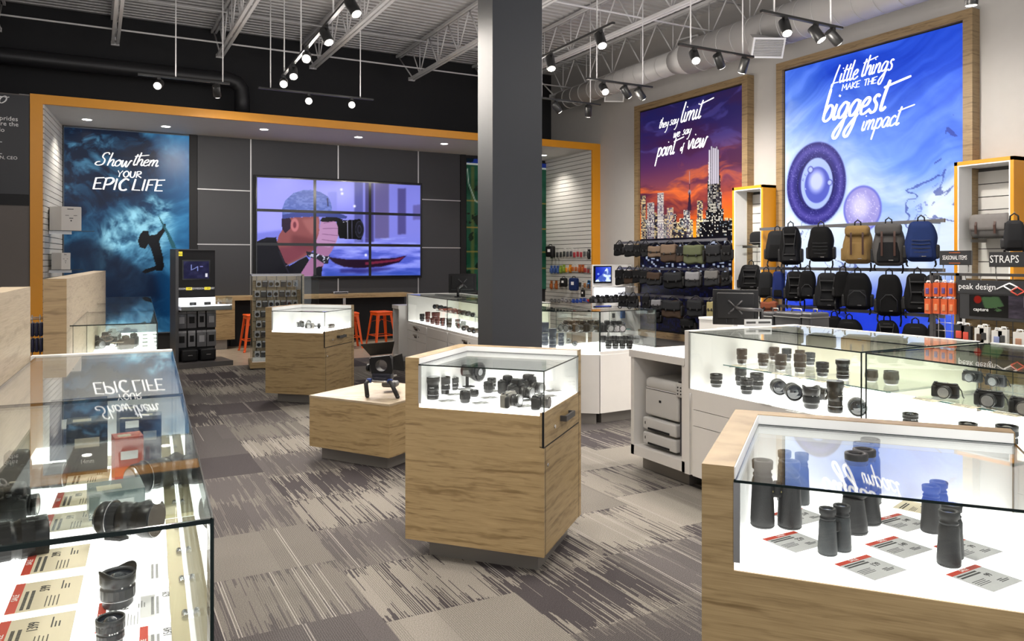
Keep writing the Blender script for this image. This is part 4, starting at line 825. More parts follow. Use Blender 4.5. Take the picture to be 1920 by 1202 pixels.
counter('glass_counter', 'white glass counter with two rows of lenses, left of the printer stand', (4.085, 5.803), .06, .68, .72, 1.04, .67, WHITE, 'glass', 'glass', [(.0, .62, .3, .6, .83)], [('door', .0, .68, .1, .64, None)], panes=1)
# right run of counters
frR = [('drawer', .03, 1.24, .535, .64, None), ('drawer', .03, 1.24, .43, .535, None), ('door', .03, .64, .10, .43, None), ('door', .64, 1.24, .10, .43, None)]
t = counter('glass_counter', 'long white glass counter on the right, lenses on lit deck and on glass shelf', (3.43, 3.865), -PI / 2, 1.285, 1.03, 1.04, .668, WHITE, 'panel', 'glass', [(.03, 1.26, .27, .72, .81)], frR, back=BKY)
part('bar_handle', MB().box(.50, .80, -.045, -.027, .572, .604).box(.52, .54, -.03, 0, .58, .6).box(.76, .78, -.03, 0, .58, .6), DSTEEL, t)
part('edge_channel', MB().box(-.005, .012, -.003, .004, .668, 1.033), MATS['aluminium'], t)
counter('glass_counter', 'nearer white glass counter at the right edge, small cameras on glass shelf', (3.42, 2.545), -PI / 2 - .04, 2.3, 1.03, 1.04, .668, WHITE, 'glass', 'glass', [(.10, 2.2, .235, .72, .815)], [('drawer', .03, 1.1, .53, .64, .5), ('drawer', 1.1, 2.2, .53, .64, .5), ('door', .03, 1.1, .1, .53, None), ('door', 1.1, 2.2, .1, .53, None)], back=BKG)
# left run, customers on the right hand side
lb = math.atan2(1.243, .074)
LT, LDK = 1.10, .72
counter('glass_counter', 'nearest glass counter at lower left, cameras, lenses and sale cards inside', (.162, 1.273), lb, 1.245, .54, LT, LDK, WHITE, 'glass', 'glass', None, (), panes=1)
counter('glass_counter', 'second glass counter on the left, product boxes inside, reflecting the poster', (.2365, 2.520), lb, 1.22, .54, LT, LDK, WHITE, 'glass', 'panel', None, (), panes=1)
for k in range(3):
    y0 = 5.505 + 1.37 * k; x0 = .366 + .0672 * k
    counter('glass_counter', ['far left glass counter in front, tangled camera gear inside', 'far left glass counter, middle of the three beyond the gap', 'far left glass counter, last one before the storm-cloud poster'][k], (x0, y0), math.atan2(1.37, .0672), 1.36, .50, 1.10, .70, WHITE, 'glass', 'glass', None, (), panes=1)
# LED strips on the left decks
for k, (x0, y0, L_) in enumerate(((.150, 1.29, 1.21), (.2245, 2.54, 1.18))):
    t = thing('light_strip', ['brass-coloured light strip on the deck edge of the nearest left counter', 'brass-coloured light strip on the deck edge of the second left counter'][k], 'light strip', (x0, y0, LDK), lb)
    part('channel', MB().box(0, L_, .0, .034, 0, .012), mat('brass', (.42, .36, .22), .35, .6), t); mb = MB()
    for q in range(6): mb.cyl((.1 + q * .2, .006, .012), (.13 + q * .2, .006, .012), .007, 8)
    part('clips', mb, CHROME, t)
def gable(label, x0, y0, y1, zt, th, z0=0):
    a = math.atan2(y1 - y0, .0595 * (y1 - y0)); t = thing('wooden_screen', label, 'wood panel', (x0, y0, 0), a)
    L_ = (y1 - y0); part('near_board', MB().box(0, .02, 0, th, z0, zt), OAKD, t); part('face_board', MB().box(.02, L_, 0, th, z0, zt), OAKP, t); return t
gable('tall pale oak back screen beside the nearest left counters, cropped by the left edge', -.39, 1.1, 3.78, 1.394, .10)
gable('tall pale oak back screen along the far left counters, below the white boxes', -.142, 5.33, 9.75, 1.395, .12)
t = thing('grey_gable', 'plain grey end panel behind the second oak screen', 'panel', (-.300, 6.4, 0)); part('board', MB().box(-.0, .055, 0, .5, 0, 1.19), mat('grey_board', (.13, .12, .11), .5), t)
# white printer stands
def stand(name, label, org, ang, L, D, h):
    t = thing(name, label, 'printer stand', (*org, 0), ang); s = .035
    part('kick_base', MB().box(.05, L - .04, .07, D, 0, .1), GREYK, t); part('carcass', MB().box(0, s, 0, D, .1, h - .05).box(L - s, L, 0, D, .1, h - .05).box(0, L, 0, D, .1, .17).box(s, L - s, D - .02, D, .17, h - .05), WHITE, t)
    part('top', MB().box(-.01, L, -.01, D, h - .05, h), WHITE, t); return t
stand('printer_stand', 'white open printer stand beside the right-hand glass counter', (3.44, 4.50), -PI / 2, .585, .74, .858)
stand('printer_stand', 'small white open stand at the left end of the far glass counter', (3.775, 10.50), la, .31, .60, .88)
# ------------------------------------------------------------------ back counter, stools, stands
t = thing('back_counter', 'long oak counter along the video wall with a cabinet at its left end', 'counter', (1.45, 13.78, 0))
X2 = onY(440.5, 600, 13.78)[0] - 1.45; X3 = onY(775, 560, 13.78)[0] - 1.45
part('kick_base', MB().box(0, X2 - .12, .05, .5, 0, .17), GREYK, t); part('cabinet', MB().box(0, X2, 0, .5, .17, .83), OAK, t)
part('worktop', MB().box(0, X3, -.01, .53, .83, .895), OAK, t); x = onY(646, 600, 13.8)[0] - 1.45; part('leg', MB().box(x - .025, x + .025, .03, .09, 0, .83), STEEL, t)
part('kick_panel', MB().box(X2, X3, .47, .49, 0, .83), BLACK, t)
t = thing('console', 'small silver console box on the counter under the video wall', 'device', (onY(638, 556, 13.95)[0], 13.98, .896)); part('case', MB().rbox((0, 0, .025), (.28, .16, .05), .006), SILVER, t); part('front_panel', MB().box(-.12, .12, -.083, -.079, .012, .04), LGREY, t)
def stool_proto():
    seat = MB(); seat.rbox((0, 0, .60), (.31, .31, .03), .014); seat.box(-.145, .145, -.145, .145, .545, .59)
    legs = []
    for sx in (-1, 1):
        for sy in (-1, 1):
            m = MB(); a0 = (sx * .125, sy * .125, .59); a1 = (sx * .20, sy * .20, 0.01); w0, w1 = .034, .022
            c0 = Vector(a0); c1 = Vector(a1); vs = []
            for c, w in ((c0, w0), (c1, w1)): vs += [c + Vector((sx * w, sy * w, 0)) * .4, c + Vector((-sx * w, sy * w * .4, 0)), c + Vector((-sx * w * .6, -sy * w * .6, 0)) * .5, c + Vector((sx * w * .4, -sy * w, 0))]
            m.add(vs, [(0, 1, 5, 4), (1, 2, 6, 5), (2, 3, 7, 6), (3, 0, 4, 7), (3, 2, 1, 0), (4, 5, 6, 7)]); m.cyl((a1[0], a1[1], 0), (a1[0], a1[1], .02), .02, 10); legs.append(('leg', m.mesh(ORSTOOL, 'leg'), None))
    rail = MB(); z = .19; q = .178
    for a, b in (((-q, -q), (q, -q)), ((q, -q), (q, q)), ((q, q), (-q, q)), ((-q, q), (-q, -q))): rail.cyl((*a, z), (*b, z), .008, 6)
    brace = MB(); brace.ribbon([(-.15, -.15, .42), (0, 0, .47), (.15, .15, .42)], .02, .004, (1, -1, 0)); brace.ribbon([(.15, -.15, .42), (0, 0, .475), (-.15, .15, .42)], .02, .004, (1, 1, 0))
    return [('seat', seat.mesh(ORSTOOL, 'seat'), None)] + legs + [('foot_rail', rail.mesh(ORSTOOL, 'rail'), None), ('brace', brace.mesh(ORSTOOL, 'brace'), None)]
SP = stool_proto()
inst(SP, 'metal_stool', 'orange metal stool partly seen through the tall glass filter case', 'stool', (2.36, 13.36, 0), .05)
inst(SP, 'metal_stool', 'orange metal stool in full view under the counter by the white stand', 'stool', (4.50, 13.12, 0), .12)
inst(SP, 'metal_stool', 'orange metal stool almost hidden behind the farther oak kiosk', 'stool', (3.90, 13.08, 0), -.1)

# black camera stand with screen
bx, by = 1.30, 11.98; t = thing('product_stand', 'tall black product stand with a small screen and hanging accessory packs', 'stand', (bx, by, 0), .15)
part('base', MB().box(-.32, .42, -.38, .20, 0, .07), mat('stand_base', (.075, .07, .07), .4), t)
part('side_panel', MB().box(-.31, -.27, -.16, .16, .07, 1.665), mat('stand_side', (.10, .10, .105), .35, .4), t); part('back_board', MB().box(-.27, .27, -.02, .16, .07, 1.665), BLACK, t)
part('top_cap', MB().box(-.31, .27, -.04, .16, 1.66, 1.675), DSTEEL, t)
p = Pic(0, 1, 0, 1, 60, 40); n = p.fbm(3, 3, 4, 2); p.c = np.array([.10, .10, .22]) + (n[..., None] - .4) * .25; p.line([(.3, .8), (.3, .5), (.45, .6), (.55, .7), (.55, .45)], .03, (.5, .55, .8)); p.line([(.65, .7), (.75, .7)], .03, (.6, .6, .9)); p.poly([(.85, .1), (.94, .1), (.94, .3), (.85, .3)], (.8, .8, .85))
sc = part('screen', MB().box(-.19, .20, -.028, -.02, 1.23, 1.52), BLACKG, t); obj('picture', p.mesh(lambda a, z: (-.17 + .35 * a, -.0295, 1.25 + .25 * z), picmat('stand_screen', .8)), sc)
YEL = emat('yellow_sign', (.85, .70, .05), .45); part('logo_plate', MB().box(-.255, -.185, -.024, -.02, 1.575, 1.64), YEL, t)
txt('lettering', 'Nikon', .028, BLACK, t, TR(-.22, -.025, 1.605) @ FACE_NY); part('banner', MB().box(-.27, .27, -.026, -.02, 1.085, 1.125), DPANEL, t)
for s_, x, m_ in (('MISSION', -.20, LETW), ('KEYMISSION', .025, LETW), ('KEY', .23, LETW)): txt('lettering', s_, .036, m_, t, TR(x, -.0275, 1.105) @ FACE_NY, sx=.9)
for x in (-.095, .16): part('banner', MB().box(x - .042, x + .042, -.028, -.026, 1.085, 1.125), YEL, t); txt('lettering', 'I AM', .034, BLACK, t, TR(x, -.029, 1.105) @ FACE_NY, sx=.9)
lb_ = part('shelf_box', MB().box(-.27, .42, -.32, -.30, .80, .86).box(-.27, .42, -.32, -.02, .80, .815).box(-.27, .27, -.03, -.02, .815, .98).box(.405, .42, -.3, -.02, .80, .86), mat('stand_side2', (.2, .2, .21), .4), t)
part('lit_shelf', MB().box(-.26, .40, -.295, -.03, .86, .868), emat('shelf_light', (.95, .95, 1), 1.6), t); part('lit_back', MB().box(-.26, .27, -.034, -.03, .87, .975), emat('shelf_light', (.95, .95, 1), 1.6), t); part('guard_glass', MB().box(-.27, .42, -.325, -.321, .80, .98).box(.421, .425, -.32, -.02, .86, .98), GLASS, t)
SX, SY = bx, by
def on_stand(x, y, z): c, s = math.cos(.15), math.sin(.15); return (SX + c * x - s * y, SY + s * x + c * y, z)
PACK = mat('clear_pack', (.16, .16, .17), .15); PACKL = mat('pack_card', (.42, .42, .44), .5)
def pack_proto(w, h, body, insert, m1=None):
    a = MB(); a.rbox((0, -.01, -h / 2 - .03), (w, .018, h), .006, seg=2); b = MB(); b.box(-w * .28, w * .28, -.024, -.02, -h * .8, -h * .35); c = MB(); c.box(-w * .5, w * .5, -.012, -.008, -.035, 0).cyl((0, .05, -.012), (0, -.06, -.012), .003, 6)
    return [('pouch', a.mesh(body, 'pouch'), None), ('insert', b.mesh(insert, 'insert'), 0), ('hang_tab', c.mesh(m1 or PACKL, 'tab'), None)]
pp = [pack_proto(.13, .21, PACK, PACKL), pack_proto(.13, .21, PACK, BLACK), pack_proto(.10, .2, mat('grey_pack', (.24, .24, .25), .25), BLACK)]
for r, z in enumerate((.775, .50)):
    for c_ in range(4):
        inst(pp[(c_ + r) % 3], 'accessory_pack', 'clear accessory pouch on the black stand, %s from the left in the %s row' % (ORD[c_], 'upper' if r == 0 else 'lower'), 'accessory', on_stand(-.20 + c_ * .137, -.03, z), .15, 'pouches hanging on the black stand')
for k, x in enumerate((-.13, .12)):
    t2 = thing('camera_case', ['black zipped camera case at the foot of the black stand, left one', 'black zipped camera case at the foot of the black stand, right one'][k], 'case', on_stand(x, -.16, .07), .15)
    part('shell', MB().rbox((0, 0, .09), (.22, .13, .175), .03), BLACK, t2); part('piping', MB().tube([(-.1, -.066, .02), (-.1, -.066, .16), (.1, -.066, .16), (.1, -.066, .02)], .003, 6), LGREY, t2); part('badge', MB().box(-.03, .03, -.0685, -.065, .09, .1), SILVER, t2)
for k, (x, kind) in enumerate(((-.08, 0), (.12, 1), (.29, 2))):
    t2 = thing('action_camera', ['tiny black action camera on the lit shelf of the black stand, left', 'tiny black square action camera on the lit shelf of the black stand, middle', 'small brown remote lying on the lit shelf of the black stand, right'][k], 'camera', on_stand(x, -.17, .868), .15)
    part('shell', MB().rbox((0, 0, .025), ((.09, .035, .045) if kind < 2 else (.035, .09, .03)), .006), BLACK if kind < 2 else LENSBR, t2); part('lens', MB().cyl((0, -.018, .03), (0, -.03, .03), .014, 12), LGREY, t2)

# tall glass filter case
tx, ty = 1.93, 11.05; ta = -.12; t = thing('glass_tower', 'tall glass case with oak back hung full of round filter packs', 'display case', (tx, ty, 0), ta)
part('base', MB().box(-.03, .80, -.03, .52, .02, .10), OAK, t); part('kick_base', MB().box(.02, .76, .02, .5, 0, .02), GREYK, t); part('floor_panel', MB().box(0, .78, 0, .5, .10, .115), LINING, t)
part('back_board', MB().box(0.0, .68, .46, .5, .115, 1.31).box(.68, .72, .2, .5, .115, 1.31), OAKP, t); part('front_glass', MB().box(0, .90, 0, .006, .115, 1.30), GLASS, t); part('end_glass', MB().box(0, .006, .006, .46, .115, 1.30).box(.894, .9, 0.006, .46, .115, 1.30), GLASS, t)
part('top_rim', MB().box(-.01, .66, -.01, .01, 1.295, 1.315).box(-.01, .01, 0, .5, 1.30, 1.315).box(0, .72, .46, .5, 1.31, 1.32), SILVER, t); part('post', MB().box(.655, .67, -.002, .012, .115, 1.3), GEDGE, t); gm = MB()
for q in range(8): gm.cyl((.03, .44, .2 + q * .145), (.67, .44, .2 + q * .145), .004, 6)
for q in range(5): gm.cyl((.08 + q * .14, .45, .12), (.08 + q * .14, .45, 1.30), .004, 6)
part('wire_grid', gm, DSTEEL, t)
def tw(x, y, z): c, s = math.cos(ta), math.sin(ta); return (tx + c * x - s * y, ty + s * x + c * y, z)
FP = []
for col in ((.42, .42, .44), (.26, .28, .34), (.05, .05, .06)):
    a = MB(); a.box(-.036, .036, -.012, 0, -.095, 0); b = MB(); b.cyl((0, -.012, -.055), (0, -.016, -.055), .027, 14); c = MB(); c.box(-.034, .034, -.0135, -.012, -.022, -.004)
    m_ = mat('filter_pack_%d' % int(col[0] * 100), col, .25); FP.append([('blister', a.mesh(m_, 'blister'), None), ('filter_ring', b.mesh(LENSG if col[0] > .1 else LGREY, 'ring'), None), ('header', c.mesh(PACKL, 'header'), None)])
for r in range(8):
    cols = range(7) if r > 4 else range(2)
    for c_ in cols:
        inst(FP[(r * 3 + c_ * 2) % 3], 'filter_pack', 'round filter in a hanging pack inside the tall glass case', 'filter', tw(.09 + c_ * .085 + (.02 if r % 2 else 0), .42, .22 + r * .145 - .01), ta, 'filter packs in the tall glass case')

# ------------------------------------------------------------------ monitors
def monitor(label, loc, rz, w, h, tilt=0.0, arm=None, pole=None):
    t = thing('monitor', label, 'monitor', loc, rz); M = RX(tilt)
    mb = MB(); mb.rbox((0, .0, 0), (w, .018, h), .007, M, seg=2); part('bezel', mb, BLACK, t); mb = MB(); mb.rbox((0, -.022, .01), (w * .82, .035, h * .74), .012, M, seg=2); part('back_shell', mb, BLACK, t)
    mb = MB(); mb.M = M
    for sx, sz in ((-1, -1), (1, -1), (1, 1), (-1, 1)): mb.cyl((0, -.045, 0), (sx * .05, -.045, sz * .05), .007, 6); mb.cyl((sx * .05, -.04, sz * .05), (sx * .05, -.05, sz * .05), .008, 8)
    part('mount_plate', mb, DSTEEL, t); mb = MB(); mb.tube([(0, -.045, 0)] + arm, .014, 8); part('arm', mb, DSTEEL, t)
    mb = MB(); mb.cyl(pole[0], pole[1], .016, 12).cyl(pole[1], (pole[1][0], pole[1][1], pole[1][2] + .01), .045, 16); part('pole', mb, BLACK, t); mb = MB(); mb.M = M; mb.box(-.20 * w, -.185 * w, -.0115, -.009, -h * .45, -h * .33).box(-.06 * w, -.045 * w, -.0115, -.009, -h * .45, -h * .33); part('slots', mb, BLACKG, t); return t
x, y = 4.40, 8.72; d = 9.9
monitor('black monitor seen from behind on the far counter, left of the pillar', (4.18, 9.0, 1.215), -.43, .36, .25, -.06, [(-.0, -.09, -.02), (-.06, -.11, -.06)], [(-.06, -.11, -.05), (-.06, -.11, -.175)])
MX, MY = 4.55, 4.58
t = thing('work_counter', 'low white work surface behind the right counter carrying the monitor arm', 'counter', (4.55, 4.35, 0)); part('carcass', MB().box(0, .45, -.4, .4, 0, .92), WHITE, t); part('top', MB().box(-.02, .47, -.42, .42, .92, .95), LINING, t)
monitor('large black monitor seen from behind on an arm, beside the printer counter', (MX, MY, 1.13), -.80, .355, .285, -.06, [(.04, -.08, -.01), (.12, -.10, -.012), (.20, -.02, -.02)], [(.20, -.02, -.01), (.20, -.02, -.185)])

# ------------------------------------------------------------------ printer
PW = mat('printer_white', (.56, .555, .54), .4); t = thing('laser_printer', 'white and dark grey laser printer with two paper trays in the open white stand', 'printer', (3.475, 4.215, .17), -PI / 2)
part('body', MB().rbox((.21, .25, .23), (.09, .44, .44), .012), mat('printer_dark', (.05, .05, .058), .4), t); part('front_body', MB().rbox((-.015, .22, .33), (.36, .40, .20), .018), PW, t)
part('top_cover', MB().rbox((.01, .24, .455), (.42, .44, .085), .035), PW, t); pn = part('control_panel', MB().rbox((.19, .06, .455), (.085, .10, .10), .012), PW, t); part('display', MB().box(.165, .215, .02, .06, .505, .508), BLACKG, pn)
mb = MB()
for r in range(3):
    for c_ in range(2): mb.cyl((.175 + c_ * .03, .01, .43 + r * .022), (.175 + c_ * .03, .005, .43 + r * .022), .005, 8)
part('button', mb, LGREY, pn)
for k, z in enumerate((.02, .125)):
    tr = part('paper_tray', MB().rbox((-.015, .20, z + .045), (.36, .40, .088), .014), PW, t); part('tray_slot', MB().box(-.13, .10, -.005, .004, z + .008, z + .022), BLACK, tr); part('tray_mark', MB().box(-.165, -.16, -.003, .003, z + .04, z + .06), BLACK, tr)
part('logo', MB().box(-.035, -.012, .018, .0215, .335, .352), BLACK, t); part('seam', MB().box(-.18, .165, .0185, .022, .418, .421), BLACK, t)

# second small device in the far stand
t = thing('computer_tower', 'dark brown and blue box standing inside the small far white stand', 'computer', (3.82, 10.35, .172), la); part('case', MB().rbox((0, .22, .20), (.21, .40, .40), .01), mat('brown_box', (.12, .06, .045), .3), t); part('top_panel', MB().box(-.10, .10, .04, .40, .402, .405), mat('blue_top', (.07, .06, .3), .3), t)

# ------------------------------------------------------------------ white end cap with screen, in front of the slat wall
t = thing('screen_endcap', 'white display unit with a mountain picture screen and lit camera shelf', 'display unit', (8.33, 11.45, 0)); part('back_panel', MB().box(-.43, .44, -.0, .04, 0, 1.44), LINING, t)
x0, x1 = onY(1113, 500, 11.44)[0] - 8.33, onY(1145, 500, 11.44)[0] - 8.33; z1 = onY(1130, 498.5, 11.44)[1]; z0 = onY(1130, 531, 11.44)[1]
p = Pic(0, 1, 0, 1, 70, 60); n = p.fbm(5, 5, 5, 3); p.c = np.array([.10, .15, .55]) + p.A[..., None] * np.array([.2, .25, .3]) * p.Z[..., None]
p.poly([(0, .05), (.25, .35), (.45, .5), (.72, .92), (.82, .88), (1, .55), (1, 0), (0, 0)], (.25, .33, .62)); p.fill(p.mask([(0, .05), (.25, .35), (.45, .5), (.72, .92), (.82, .88), (1, .55), (1, 0), (0, 0)]) * np.clip((n - .45) * 5, 0, 1), (.75, .82, .98)); p.ell(.18, .52, .1, .1, (.6, .75, 1), 1)
s_ = part('screen', MB().box(x0, x1, -.04, 0, z0, z1), BLACKG, t); obj('picture', p.mesh(lambda a, z: (x0 + .02 + (x1 - x0 - .04) * a, -.042, z0 + .03 + (z1 - z0 - .05) * z), picmat('endcap_screen', .95)), s_)
sz0 = onY(1130, 572, 11.2)[1]; part('shelf', MB().box(-.43, .44, -.35, 0, .70, .76).box(-.43, .30, -.3, 0, 1.03, 1.05), LINING, t); part('lit_back', MB().box(-.40, .28, -.006, 0, .86, 1.03), emat('shelf_light', (.95, .95, 1), 1.6), t); part('plinth', MB().box(-.43, .44, -.33, 0, 0, .70), LINING, t)

# ------------------------------------------------------------------ orange shelf niches on the right wall
def niche(label, Y0, Y1):
    X0 = 8.41; t = thing('shelf_niche', label, 'shelf unit', (XR, (Y0 + Y1) / 2, 0)); h = (Y0 - Y1) / 2; d = X0 - XR; f = .05
    part('frame', MB().box(d, 0, -h, -h + .035, 0, 2.6).box(d, 0, h - .035, h, 0, 2.6).box(d, 0, -h, h, 2.56, 2.6), ORANGE, t); part('lining', MB().box(d + .004, 0, h - .05, h - .035, 0, 2.56).box(d + .004, 0, -h + .035, -h + .05, 0, 2.56).box(d + .004, 0, -h + .05, h - .05, 2.545, 2.56), LINING, t)
    a = MB(); z = .05
    while z < 2.5: a.box(-.03, -.015, -h + .05, h - .05, z, z + .135); z += .145
    part('slats', a, SLATW, t); part('backing', MB().box(-.015, 0, -h + .05, h - .05, 0, 2.545), SLATB, t); return t
niche('orange-framed slat niche between the skyline poster and the blue poster', 8.53, 7.93)
niche('orange-framed slat niche right of the blue poster, behind the strap rack', 5.15, 4.52)

# ------------------------------------------------------------------ bag rails
def rail(label, Y0, Y1, z, ys, X=8.32):
    t = thing('hanging_rail', label, 'hanging rail', (X, (Y0 + Y1) / 2, z), 0, 'steel rails holding the bags'); h = (Y0 - Y1) / 2; part('bar', MB().box(-.012, .012, -h, h, -.02, .02), RAIL, t); mb = MB()
    for y in ys: part('wall_arm', MB().box(.0, XR - X - .09, y - h - .012, y - h + .012, -.016, .016), RAIL, t)
for z, nm in ((1.83, 'top'), (1.375, 'middle'), (.92, 'bottom')): rail('grey steel rail in front of the skyline poster, %s of three' % nm, 11.25, 8.55, z, (.5, 1.4, 2.3))
for z, nm in ((1.955, 'top'), (1.40, 'middle'), (.885, 'bottom')): rail('grey steel rail in front of the blue poster, %s of three' % nm, 7.9, 5.2, z, (.3, .9, 1.5, 2.1))

# ------------------------------------------------------------------ backpacks
def fab(name, col): return mat('fabric_' + name, col, .85, 0, .15, bump=.35, bscale=350, var=.12, vscale=14)
FBLACK = fab('black', (.0055, .0055, .006)); FCHAR = fab('charcoal', (.013, .0135, .015)); FGREY = fab('grey', (.085, .082, .08)); FTAN = fab('tan', (.24, .155, .06)); FNAVY = fab('navy', (.012, .025, .095)); FOLIVE = fab('olive', (.058, .066, .036)); FBROWN = fab('brown', (.036, .023, .016)); FTAUPE = fab('taupe', (.10, .07, .05)); FKHAKI = fab('khaki', (.22, .19, .09)); FWEB = mat('webbing', (.006, .006, .007), .7); FRUST = fab('rust', (.20, .06, .03)); FLGREY = fab('light_grey', (.14, .14, .15)); FBLUE = fab('blue', (.012, .022, .11)); LEATH = mat('leather_strap', (.05, .02, .013), .5)
def backpack(label, loc, rz, w, h, d, body, pocket, style='ribs', lean=.06):
    # hangs from its handle: origin at the top hook, front towards -y
    t = thing('backpack', label, 'backpack', loc, rz, 'camera backpacks on the rails', (lean, 0, rz)); cz = -h / 2 - .05
    def shp(x, y, z):
        k = (z / h + .5); ww = 1.0 - .30 * max(0, k - .55) ** 1.3 / .45 ** 1.3 * .9 + .05 * math.sin(k * 9 + x * 12); dd = 1.0 - .45 * max(0, k - .45) + (.08 if y < 0 else 0) * math.sin(k * PI); return (x * ww, y * dd, z)
    part('body', MB().rbox((0, 0, cz), (w, d, h), min(w, d) * .38, fn=shp, k=7, seg=4), body, t)
    pw, ph = w * .74, h * .50; pk = part('front_pocket', MB().rbox((0, -d * .47, cz - h * .16), (pw, d * .34, ph), min(pw, d) * .15, fn=lambda x, y, z: (x * (1 - .25 * max(0, z / ph + .1)), y + (.02 * (z / ph + .5)), z), k=4, seg=3), pocket, t)
    zl = MB()
    if style == 'ribs':
        for q in range(5): z = cz - h * .34 + q * h * .095; zl.ribbon([(-pw * .40, -d * .645 + .012, z), (0, -d * .66 + .008, z - .004), (pw * .40, -d * .645 + .012, z)], .005, .006, (0, 0, 1))
        part('quilt_lines', zl, LGREY if body is FNAVY or body is FBLACK else FWEB, pk)
    elif style == 'arc':
        zl.tube([(-pw * .45, -d * .60, cz - h * .36), (-pw * .42, -d * .66, cz - h * .1), (-pw * .15, -d * .66, cz + h * .03), (pw * .15, -d * .66, cz + h * .03), (pw * .42, -d * .66, cz - h * .1), (pw * .45, -d * .60, cz - h * .36)], .004, 6); part('zipper', zl, LGREY, pk)
    elif style == 'flap':
        part('flap', MB().rbox((0, -d * .2, cz + h * .36), (w * .86, d * .95, h * .28), .05, k=3, seg=3), pocket if body is FCHAR else body, t)
        for sx in (-1, 1): zl.ribbon([(sx * w * .2, -d * .60, cz + h * .45), (sx * w * .2, -d * .72, cz + h * .2), (sx * w * .2, -d * .68, cz - h * .25)], .022, .005, (1, 0, 0))
        part('buckle_strap', zl, LEATH, t)
    elif style == 'gear':
        for q in range(3): z = cz + h * (.30 - q * .26); zl.rbox((0, -d * .60, z), (w * .52, .03, .018), .006, seg=2)
        zl.tube([(-w * .3, -d * .5, cz + h * .42), (-w * .22, -d * .72, cz), (-w * .3, -d * .5, cz - h * .42)], .006, 6); zl.tube([(w * .3, -d * .5, cz + h * .42), (w * .22, -d * .72, cz), (w * .3, -d * .5, cz - h * .42)], .006, 6); part('compression_strap', zl, FWEB, t)
    if style != 'plain': part('logo', MB().box(.02 * w, .16 * w, -d * .66, -d * .655 + .01, cz - h * .36, cz - h * .345), SILVER, pk)
    z2 = MB().tube([(-w * .36, -d * .36, cz + h * .05), (-w * .30, -d * .38, cz + h * .30), (-w * .12, -d * .36, cz + h * .40), (w * .12, -d * .36, cz + h * .40), (w * .30, -d * .38, cz + h * .30), (w * .36, -d * .36, cz + h * .05)], .005, 6); part('zipper', z2, FWEB, t)
    for s in (-1, 1): part('side_pocket', MB().rbox((s * w * .50, .0, cz - h * .25), (.05, d * .65, h * .34), .022, k=2, seg=3), FWEB if body is not FTAN else FTAN, t)
    part('handle', MB().tube([(-.035, .02, -.065), (-.032, .02, -.01), (0, .02, .015), (.032, .02, -.01), (.035, .02, -.065)], .008, 8), FWEB, t); part('hook', MB().tube([(0, .03, .02), (0, .0, .028), (0, -.02, .02)], .004, 6), RAIL, t)
    for s in (-1, 1):
        part('shoulder_strap', MB().ribbon([(s * .05, d * .42, cz + h * .42), (s * w * .30, d * .62, cz + h * .2), (s * w * .34, d * .60, cz - h * .2), (s * w * .46, d * .42, cz - h * .44)], .05, .012, (1, 0, 0)), FWEB, t)
        L_ = .05 + rnd.random() * .09; part('loose_strap', MB().ribbon([(s * w * .44, .02, cz - h * .47), (s * w * .46, -.01, cz - h * .5 - L_ * .5), (s * w * .42, -.0, cz - h * .5 - L_)], .02, .004, (1, 0, 0)), FWEB, t)
    return t
def bpk(px, pw, ytop, ybot, rail_z, label, body, pocket, style, X=8.16, turn=-PI / 2, dw=1.0):
    # px: centre column, pw: width in px, rows of top and bottom
    Y, Z = onX(px, ytop, X); u = (px - CXP) / FPX; dd = X / (ST + CT * u); w = pw * dd / FPX; h = (ybot - ytop) * dd / FPX
    return backpack(label, (X, Y, Z + .045), turn, w * dw, h, min(.19, w * .62), body, pocket, style)
TN = -1.0
for a_ in ((1457, 46, 432, 490, 'smooth black oval backpack, first from the left on the top rail', FCHAR, FBLACK, 'plain'), (1482, 44, 424, 496, 'black backpack with many straps and loops, second on the top rail', FBLACK, FCHAR, 'gear'),
           (1539, 52, 424, 490, 'black backpack with ribbed front pocket, third from left on the top rail', FBLACK, FBLACK, 'ribs'), (1608, 58, 422, 494, 'tan khaki backpack, the only one of its colour, top rail', FTAN, FTAN, 'flap'),
           (1666, 62, 418, 498, 'grey roll-top backpack with brown leather straps on the top rail', FGREY, FCHAR, 'flap'), (1727, 62, 414, 490, 'navy blue backpack with ribbed front, right end of the top rail', FNAVY, FNAVY, 'ribs')):
    bpk(a_[0], a_[1] * .86, a_[2], a_[3], 1.955, *a_[4:], turn=TN)
for a_ in ((1436, 30, 509, 558, 'narrow black backpack at the left end of the middle rail', FCHAR, FBLACK, 'plain'), (1459, 24, 508, 560, 'narrow dark blue backpack, second on the middle rail', FBLUE, FBLACK, 'plain'), (1491, 40, 508, 564, 'black multi-pocket backpack, third on the middle rail', FBLACK, FBLACK, 'gear'), (1514, 34, 507, 560, 'black backpack with grey zip edges squeezed in, fourth on the middle rail', FBLACK, FCHAR, 'arc'),
           (1552, 50, 511, 580, 'dark slate backpack with buckle flap, middle rail centre left', FCHAR, FCHAR, 'gear'), (1580, 34, 508, 560, 'black backpack hanging behind the slate one on the middle rail', FBLACK, FBLACK, 'plain'), (1608, 54, 511, 580, 'plain black backpack with arched front zipper, middle rail centre', FBLACK, FCHAR, 'arc'),
           (1667, 50, 514, 592, 'black rounded backpack hanging alone right of centre, middle rail', FBLACK, FBLACK, 'arc'), (1720, 50, 512, 586, 'black backpack partly behind the wire rack, middle rail', FBLACK, FBLACK, 'gear'), (1751, 34, 514, 560, 'dark backpack behind the wire rack with orange packs', FCHAR, FBLACK, 'plain')):
    bpk(a_[0], a_[1] * .88, a_[2], a_[3], 1.40, *a_[4:], turn=TN)
